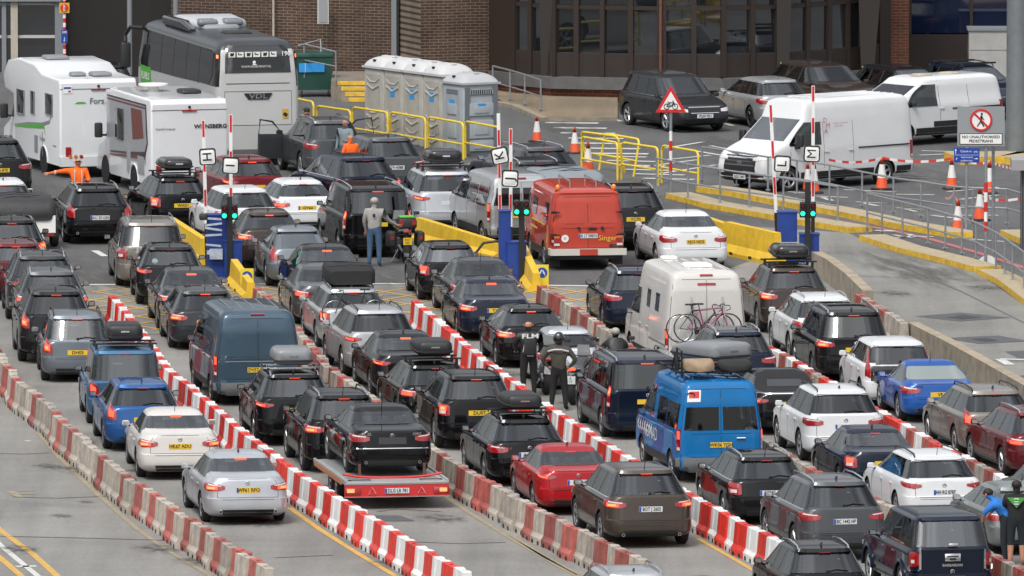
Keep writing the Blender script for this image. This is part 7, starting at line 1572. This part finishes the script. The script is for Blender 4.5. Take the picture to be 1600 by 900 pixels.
def person(loc, rz, label, H=1.78, J=None, top=BJ, legs=BT, shoe=SHOE, hair=None, sleeves=True, shorts=False, lean=0, group=None, width=1.0):
    """one continuous skinned body; local x forward, y to the person's left"""
    k = H/1.78
    D = dict(pelvis=(0,0,.96), waist=(0,0,1.12), chest=(.0,0,1.34), neck=(.0,0,1.51), head0=(.02,0,1.60), head1=(.03,0,1.68), head2=(.01,0,1.75))
    for s, n in ((1,'l'),(-1,'r')):
        D.update({'sh'+n:(0,.19*s*width,1.44), 'el'+n:(-.03,.26*s,1.16), 'wr'+n:(.06,.27*s,.92), 'ha'+n:(.09,.27*s,.84), 'hip'+n:(0,.10*s,.92), 'kn'+n:(.02,.12*s,.50), 'an'+n:(-.03,.13*s,.09), 'toe'+n:(.15,.15*s,.045)})
    if J: D.update(J)
    RD = dict(pelvis=.150, waist=.140, chest=.165, neck=.062, head0=.078, head1=.102, head2=.075)
    for n in 'lr': RD.update({'sh'+n:.078,'el'+n:.056,'wr'+n:.034,'ha'+n:.036,'hip'+n:.098,'kn'+n:.070,'an'+n:.044,'toe'+n:.040})
    E = [('pelvis','waist'),('waist','chest'),('chest','neck'),('neck','head0'),('head0','head1'),('head1','head2')]
    for n in 'lr': E += [('chest','sh'+n),('sh'+n,'el'+n),('el'+n,'wr'+n),('wr'+n,'ha'+n),('pelvis','hip'+n),('hip'+n,'kn'+n),('kn'+n,'an'+n),('an'+n,'toe'+n)]
    names = list(D); V = [Vector(D[n])*k for n in names]; Rr = [RD[n]*k*(1.0 if n[:4] in ('head','neck') or n[:2] in ('ha','wr') else 1.18) for n in names]; Ei = [(names.index(a), names.index(b)) for a, b in E]
    for n, sg in (('l',1),('r',-1)):      # five fingers rooted in the palm
        hi = names.index('ha'+n); w = V[names.index('wr'+n)]; h = V[hi]; d = (h-w).normalized(); side = d.cross(Vector((1,0,.2))).normalized() if abs(d.x) < .8 else d.cross(Vector((0,0,1))).normalized(); nrm = side.cross(d)
        for i, (o, L) in enumerate(((-.030,.075),(-.010,.085),(.010,.080),(.030,.062))):
            a = len(V); V += [h+d*.035+side*o, h+d*(.035+L*.5)+side*o*1.15+nrm*.006, h+d*(.03+L*.85)+side*o*1.1+nrm*.028]; Rr += [.011,.0095,.008]; Ei += [(hi,a),(a,a+1),(a+1,a+2)]
        a = len(V); V += [h+side*-.045+nrm*.01, h+side*-.062+d*.04+nrm*.02]; Rr += [.012,.009]; Ei += [(hi,a),(a,a+1)]
    # nose, ears
    hd = V[names.index('head1')]; up = (V[names.index('head2')]-V[names.index('head0')]).normalized()
    me = bpy.data.meshes.new('b'); me.from_pydata(V, Ei, []); o = obj('b', me); md = o.modifiers.new('s', 'SKIN'); md.use_smooth_shade = True
    for i, r in enumerate(Rr): me.skin_vertices[0].data[i].radius = (r, r*(.72 if i < 3 else 1)) if False else (r, r); me.skin_vertices[0].data[i].use_root = (i == 0)
    sb = o.modifiers.new('u', 'SUBSURF'); sb.levels = 1; sb.render_levels = 1
    bpy.context.view_layer.update(); bm_ = bpy.data.meshes.new_from_object(o.evaluated_get(bpy.context.evaluated_depsgraph_get())); bpy.data.objects.remove(o)
    bm_.materials.clear()
    for m in (top, legs, SKIN, shoe): bm_.materials.append(m)
    # flatten the trunk front to back, then colour by nearest bone
    segs = []
    for a, b in E:
        mi = 0
        if a in ('neck','head0','head1') or b.startswith('head'): mi = 2
        if b[:2] == 'wr': mi = 0 if sleeves else 2
        if b[:2] == 'ha': mi = 2
        if b[:2] == 'el': mi = 0
        if b[:3] == 'hip' : mi = 1
        if b[:2] == 'kn': mi = 1
        if b[:2] == 'an': mi = 2 if shorts else 1
        if b[:3] == 'toe': mi = 3
        segs.append((Vector(D[a])*k, Vector(D[b])*k, mi, RD[a]*k*.9+.02))
    for n in 'lr': segs.append((Vector(D['ha'+n])*k, Vector(D['ha'+n])*k+(Vector(D['ha'+n])-Vector(D['wr'+n]))*k, 2, .03))
    segs.append((Vector(D['pelvis'])*k-Vector((0,0,.12)), Vector(D['pelvis'])*k, 1, .15))
    for p in bm_.polygons:
        best = 9; c = p.center
        for a, b, mi, r in segs:
            ab = b-a; t_ = max(0, min(1, (c-a).dot(ab)/max(1e-9, ab.length_squared))); dd = (c-(a+ab*t_)).length/r
            if dd < best: best = dd; p.material_index = mi
    for v in bm_.vertices:
        z = v.co.z/k
        if .98 < z < 1.47 and abs(v.co.y) < .24*k and not J: v.co.x *= .78
    t = obj('person', bm_); t.location = loc; t.rotation_euler = (R(0), R(lean), rz); tag(t, label, 'person', group)
    # face
    c = Vector(D['head1'])*k; f = MB(); fx = Vector((.098*k,0,0))
    f.ell(c+fx+Vector((.012,0,-.025)), (.018,.014,.024)); [f.ell(c+Vector((.0,s*.105*k,-.01)), (.020,.014,.032)) for s in (1,-1)]; f.build('face_features', SKIN, t)
    f = MB(); [f.ell(c+fx+Vector((-.006,s*.035,.012)), (.012,.014,.008)) for s in (1,-1)]; f.ell(c+fx+Vector((-.004,0,-.062)), (.010,.026,.006)); f.build('eyes_and_mouth', HAIRD, t)
    if hair:
        f = MB(); f.ell(c+Vector((-.018,0,.032)), (.112*k,.108*k,.092*k)); f.build('hair', hair, t)
    t['H_'] = H
    return t
def pc(x, ytop, H): 
    py = ytop+H*58
    for _ in range(6): P = G(x, py); q = P.copy(); q.z = H; py += ytop-PR(q)[1]
    return P
CAMF = -math.pi/2; AWAY = math.pi/2
t = person(pc(122,246,1.80), CAMF+.1, 'man in an orange high visibility jacket stretching one arm out to the side', J={'elr':(.05,-.50,1.42),'wrr':(.12,-.78,1.38),'har':(.14,-.88,1.37),'ell':(.08,.30,1.18),'wrl':(.30,.22,1.16),'hal':(.38,.20,1.18)}, top=ORG, legs=ORG, width=1.05)
mb = MB(); [mb.tube([(.155*math.cos(a)*.95, .205*math.sin(a), z) for a in [2*math.pi*i/16 for i in range(16)]], .018, 5, 0, True) for z in (1.10,)]; mb.tube([(.09,-.09,1.47),(.17,-.10,1.30),(.16,-.10,1.12)], .016, 5); mb.tube([(.09,.09,1.47),(.17,.10,1.30),(.16,.10,1.12)], .016, 5); mb.cyl((.12,-.62,1.40), (.13,-.66,1.40), .062, n=10); mb.build('reflective_stripe', REFL, t); mb = MB(); mb.box((.125,0,1.70), (.02,.15,.035)); mb.build('sunglasses', INK, t)
t = person(G(585,417), AWAY-.15, 'grey haired man in a grey jacket and blue jeans standing beside a motorcycle', H=1.83, J={'elr':(.10,-.34,1.20),'wrr':(.25,-.52,1.08),'har':(.30,-.60,1.05),'ell':(.05,.27,1.17),'wrl':(.12,.24,.94),'hal':(.14,.24,.86)}, top=GJ, legs=JEAN, shoe=SHOEW, hair=HAIRG, width=1.1)
mb = MB(); mb.box((-.175,-.02,1.38), (.01,.07,.09)); mb.build('back_print', INK, t)
t = person(G(826,622), AWAY+.2, 'bald biker in black leathers with white letters across his shoulders', H=1.86, J={'ell':(.10,.30,1.22),'wrl':(.26,.24,1.05),'hal':(.33,.22,1.03),'elr':(.10,-.32,1.20),'wrr':(.25,-.30,1.05),'har':(.32,-.28,1.03)}, top=BJ, legs=BT, width=1.15)
text('FLM', .15, WHT, t, (-.195,0,1.50), 'rear', 'back_lettering', stretch=1.6, bold=.004); mb = MB(); mb.tube([(-.17,.17,1.12),(-.20,.13,1.38),(-.20,-.13,1.38),(-.17,-.17,1.12)], .012, 5); mb.build('back_piping', REFL, t); mb = MB(); mb.rbox((-.19,0,1.24), (.08,.30,.36), .03); mb.build('back_protector', BJ, t); text('TEXTILE', .045, WHT, t, (-.20,0,1.03), 'rear', 'back_lettering')
t = person(G(873,642), AWAY-.1, 'biker in a black helmet and olive jacket with hands on the hips', H=1.80, J={'ell':(.0,.40,1.20),'wrl':(.04,.26,1.04),'hal':(.05,.20,1.00),'elr':(.0,-.40,1.20),'wrr':(.04,-.26,1.04),'har':(.05,-.20,1.00),'knl':(.02,.14,.50),'knr':(.02,-.14,.50),'anl':(-.03,.17,.09),'anr':(-.03,-.17,.09),'toel':(.14,.20,.05),'toer':(.14,-.20,.05)}, top=OLV, legs=BT, width=1.2)
mb = MB(); mb.ell((.02,0,1.72), (.150,.135,.160), n=18, k=12); mb.build('helmet', mat('helmet_black', (.012,.012,.013), .15, 0, 1), t); mb = MB(); mb.tube([(-.10,.24,1.42),(-.185,.08,1.47),(-.185,-.08,1.47),(-.10,-.24,1.42)], .022, 5); mb.tube([(.0,.27,1.38),(.0,.37,1.25)], .055, 6); mb.tube([(.0,-.27,1.38),(.0,-.37,1.25)], .055, 6); mb.build('pale_yoke', REFL, t); mb = MB(); mb.box((-.13,0,1.82), (.02,.05,.03)); mb.build('helmet_badge', WHT, t)
t = person(pc(962,515,1.50)+Vector((0,0,-.02)), AWAY+.15, 'grey haired rider in black seated on a motorcycle behind the dark people carrier', H=1.75, J={'pelvis':(-.15,0,.80),'waist':(-.12,0,.96),'chest':(-.02,0,1.16),'neck':(.02,0,1.32),'head0':(.05,0,1.40),'head1':(.06,0,1.47),'head2':(.05,0,1.54),'shl':(0,.2,1.26),'shr':(0,-.2,1.26),'ell':(.22,.30,1.08),'elr':(.22,-.30,1.08),'wrl':(.45,.30,1.02),'wrr':(.45,-.30,1.02),'hal':(.52,.30,1.02),'har':(.52,-.30,1.02),'hipl':(-.12,.12,.78),'hipr':(-.12,-.12,.78),'knl':(.25,.25,.60),'knr':(.25,-.25,.60),'anl':(.05,.30,.10),'anr':(.05,-.30,.10),'toel':(.22,.32,.05),'toer':(.22,-.32,.05)}, top=BJ, legs=BT, hair=HAIRG)
person(pc(540,186,1.76), CAMF-.5, 'bald man in a pale plaid shirt between two grey off-roaders', H=1.76, top=PLAID, legs=JEAN, J={'ell':(.1,.26,1.2),'wrl':(.28,.2,1.15),'hal':(.35,.18,1.16)})
person(pc(548,210,1.74), AWAY+.5, 'bald man in an orange vest behind the grey off-roader with white plate', H=1.74, top=ORG, legs=BT)
person(pc(479,169,1.66), CAMF+.3, 'dark haired person whose head shows over the open door beside the coach', H=1.66, top=TSH, legs=JEAN, hair=HAIRD)
t = person(G(1588,884), AWAY-.05, 'man in a black T-shirt with a green back panel and dark shorts', H=1.80, J={'ell':(.12,.25,1.22),'wrl':(.36,.18,1.28),'hal':(.44,.16,1.30),'elr':(.16,-.26,1.24),'wrr':(.42,-.2,1.40),'har':(.50,-.18,1.43)}, top=TSH, legs=SHORT, hair=HAIRD, sleeves=False, shorts=True, width=1.15)
mb = MB(); mb.prism([(-.20,1.47),(.20,1.47),(.0,1.25)], -.185, -.17, 'x'); mb.build('green_back_panel', mat('shirt_green', (.06,.30,.05), .8), t, 0); mb = MB(); mb.tube([(-.195,.05,1.44),(-.195,-.05,1.44),(-.195,-.05,1.38),(-.195,.05,1.38),(-.195,.05,1.33),(-.195,-.05,1.33)], .010, 5); mb.build('shirt_mark', WHT, t)
person(G(1572,882), AWAY+1.25, 'man in a bright blue shirt bending into the open boot at the right edge', H=1.78, J={'pelvis':(-.10,0,.95),'waist':(.0,0,1.10),'chest':(.17,0,1.26),'neck':(.30,0,1.38),'head0':(.36,0,1.43),'head1':(.42,0,1.49),'head2':(.44,0,1.55),'shl':(.20,.2,1.33),'shr':(.20,-.2,1.33),'ell':(.40,.24,1.12),'elr':(.40,-.24,1.12),'wrl':(.48,.12,.94),'wrr':(.50,-.12,.96),'hal':(.52,.10,.87),'har':(.55,-.10,.89)}, top=BLUE, legs=SHORT, hair=HAIRD, sleeves=False)
# a driver's forearm resting on a door is part of nobody we can see: left out
# ------------------------------------------------------------------ motorcycles
def motorcycle(loc, rz, label, case=None, pann=BLK, pl=None, lean=0, lit=False):
    t = thing('motorcycle', label, 'motorcycle', loc, rz, 'motorcycles among the queue'); t.rotation_euler = (R(lean), 0, rz)
    for x, w in ((-.75,.19),(.75,.13)):
        mb = MB(); mb.lathe([(-w*.45,.22),(-w/2,.27),(-w*.25,.325),(0,.335),(w*.25,.325),(w/2,.27),(w*.45,.22)], (x,0,.335), n=28); o = mb.build('wheel', TYRE, t)
        mb = MB(); mb.lathe([(-.05,.225),(0,.20),(.05,.225)], (x,0,.335), n=24); [mb.cyl((x,0,.335), (x+.21*math.cos(a),0,.335+.21*math.sin(a)), .012, n=5) for a in [i*1.2566 for i in range(5)]]; mb.cyl((x,-.07,.335), (x,.07,.335), .10, n=14); mb.build('rim', RIMD, o)
    mb = MB(); loft(mb, [(-1.0,.05,.84,.90,.03),(-.75,.11,.76,.88,.04),(-.35,.15,.72,.86,.05),(-.05,.14,.74,.90,.05),(.12,.19,.74,1.04,.09),(.42,.17,.76,1.06,.09),(.58,.10,.80,1.0,.05)]); mb.build('tank_and_seat', mat('bike_paint', (.02,.02,.022), .2, 0, 1), t, 50)
    mb = MB(); mb.rbox((.05,0,.48), (.55,.34,.40), .08); mb.cyl((.1,-.26,.42), (.1,.26,.42), .13, n=16); mb.build('engine', mat('engine_grey', (.07,.07,.072), .4, .6), t)
    mb = MB(); [mb.cyl((.75,y,.335), (.50,y,.98), .028, n=8) for y in (-.10,.10)]; mb.cyl((-.75,.09,.335), (-.15,.11,.45), .035, n=8); mb.build('forks', GALV, t)
    mb = MB(); mb.tube([(.42,-.42,1.06),(.48,-.15,1.07),(.48,.15,1.07),(.42,.42,1.06)], .018, 6); mb.build('handlebar', BLK, t)
    for s in (1,-1): mb = MB(); mb.tube([(.44,s*.33,1.07),(.46,s*.42,1.22)], .01, 5); mb.rbox((.45,s*.46,1.25), (.04,.15,.09), .02); mb.build('mirror', BLK, t)
    mb = MB(); mb.add([(.60,-.17,.98),(.60,.17,.98),(.50,.14,1.32),(.50,-.14,1.32),(.63,-.17,.98),(.63,.17,.98),(.53,.14,1.32),(.53,-.14,1.32)], [(0,1,2,3),(7,6,5,4),(0,4,5,1),(1,5,6,2),(2,6,7,3),(3,7,4,0)]); mb.build('windscreen', mat('screen_pale', (.35,.36,.36), .15, 0, 0), t, 0); mb = MB(); loft(mb, [(.50,.16,.78,1.0,.06),(.72,.17,.80,1.02,.08),(.86,.08,.84,.94,.04)]); mb.build('fairing', MATS['bike_paint'], t, 50)
    mb = MB(); mb.cyl((-.9,-.20,.42), (-.15,-.17,.36), .065, .045, 12); mb.build('exhaust', GALV, t)
    for s in (1,-1): mb = MB(); mb.rbox((-.62,s*.38,.66), (.50,.24,.40), .07); o = mb.build('pannier', pann, t); mb = MB(); mb.box((-.88,s*.38,.70), (.01,.10,.10)); mb.build('reflector', LAMP, o, 0)
    if case:
        mb = MB(); mb.rbox((-.86,0,1.10), (.42,.52,.30), .09); mb.build('top_case', BLK, t); mb = MB(); mb.rbox((-.86,0,1.265), (.34,.40,.05), .02); mb.build('top_case_cover', case, t); mb = MB(); mb.box((-1.075,.17,1.12), (.015,.12,.12)); mb.box((-1.075,-.17,1.12), (.015,.12,.12)); mb.build('top_case_reflector', LAMP, t, 0)
    mb = MB(); mb.rbox((-1.03,0,.88), (.05,.22,.07), .02); mb.build('tail_light', LIT if lit else LAMP, t)
    mb = MB(); mb.box((-1.06,0,.62), (.012,.23,.19)); o = mb.build('number_plate', PLY if pl and pl[1] == 'y' else PLW, t, 0)
    if pl:
        a, b_ = pl[0].split(); text(a, .08, INK, o, (-1.07,0,.66), 'rear', 'plate_lettering'); text(b_, .08, INK, o, (-1.07,0,.58), 'rear', 'plate_lettering')
    mb = MB(); mb.tube([(-.2,.12,.35),(-.3,.32,.02)], .014, 5); mb.build('side_stand', GALV, t)
    return t
motorcycle(G(628,408), AWAY+.15, 'black touring motorcycle with a green topped case between the jeans man and the yellow barrier', case=mat('case_green', (.10,.42,.03), .5), pl=('RX5 7BK','y'))
motorcycle(G(850,612), AWAY+.05, 'motorcycle with pale grey panniers parked between the two standing bikers', pann=mat('pannier_grey', (.30,.30,.30), .4), pl=('K 219','w'), lean=6)
motorcycle(G(905,628), AWAY-.2, 'motorcycle right of the helmeted biker, half hidden by the dark people carrier', pl=('A 77','w'), lit=True)
motorcycle(pc(962,515,1.50)+Vector((0,0,0)), AWAY+.15, 'motorcycle carrying the seated grey haired rider', pl=None)
# open boot of the grey green hatchback's neighbour
P = G(1598,838); t = thing('hatchback', 'dark car with raised tailgate at the right edge above the stooping men', 'car', P+Vector((.75,1.9,0)), R(102), Q); t['kind_'] = 'hatch'
s = shell('hatch'); o = obj('body', body_mesh('hatch'), t); o.material_slots[0].link = 'OBJECT'; o.material_slots[0].material = PAINT['softblack']; t.scale = (1.0,1,1.05)
mb = MB(); s.strip(mb, [(-.9,.70,1.36),(.9,.70,1.36)], 'rear', 1, .01, 6, 6); mb.build('boot_opening', GAP, t)
for x in (s.fw, s.rw):
    for sd in (1,-1): o = obj('wheel', wheel_mesh(.33)[0], t); o.location = (x,sd*.77,.33); o.rotation_euler = (0,0,0 if sd == 1 else math.pi); obj('rim', wheel_mesh(.33)[1], o)
mb = MB(); mb.rbox((0,0,0), (1.05,1.36,.07), .03); o = mb.build('tailgate', PAINT['softblack'], t); o.location = (-2.15,0,1.66); o.rotation_euler = (0,R(12),0); mb = MB(); mb.rbox((.1,0,.042), (.62,1.1,.02), .008); mb.build('rear_window', GLASS, o)
for i, me in enumerate(proto_parts('hatch')['side']): obj('side_window', me, t)
# blocks that nothing of the picture shows are left out; the rest are counted off from the near end
bpy.context.view_layer.update(); dg_ = bpy.context.evaluated_depsgraph_get(); BL_ = [o for o in bpy.data.objects if 'row_' in o]; hid_ = []
for o in BL_:
    seen = 0
    for p in ((-.45,0,.68),(0,0,.69),(.45,0,.68),(-.4,.25,.25),(.4,.25,.25),(0,.14,.5),(-.4,.2,.1),(.4,.12,.5),(-.4,.12,.5)):
        w_ = o.matrix_world @ Vector(p); d_ = (w_-Vector((0,0,CH))).normalized(); r_ = SC.ray_cast(dg_, Vector((0,0,CH))+d_*150, d_)
        if r_[0] and (r_[4] == o or (r_[1]-w_).length < .3): seen += 1
    if not seen: hid_.append(o)
for o in hid_: bpy.data.objects.remove(o)
cnt_ = {}
for o in sorted([o for o in bpy.data.objects if 'row_' in o], key=lambda o: -o['s_']):
    k_ = (o['row_'], o['cw_']); cnt_[k_] = cnt_.get(k_, 0)+1; n_ = cnt_[k_]; od = {1:'nearest',2:'second',3:'third',4:'fourth',5:'fifth'}.get(n_, str(n_)+('th' if 10 < n_ % 100 < 20 else {1:'st',2:'nd',3:'rd'}.get(n_ % 10, 'th')))
    o['label'] = od+' '+o['cw_']+' block from the near end of the barrier row '+o['row_']
    for q_ in ('row_', 's_', 'cw_'): del o[q_]
print('blocks kept', sum(cnt_.values()))
# tidy: leftover helper keys
for o in bpy.data.objects:
    for k_ in ('kind_', 'H_', 'row_', 's_', 'cw_'):
        if k_ in o: del o[k_]
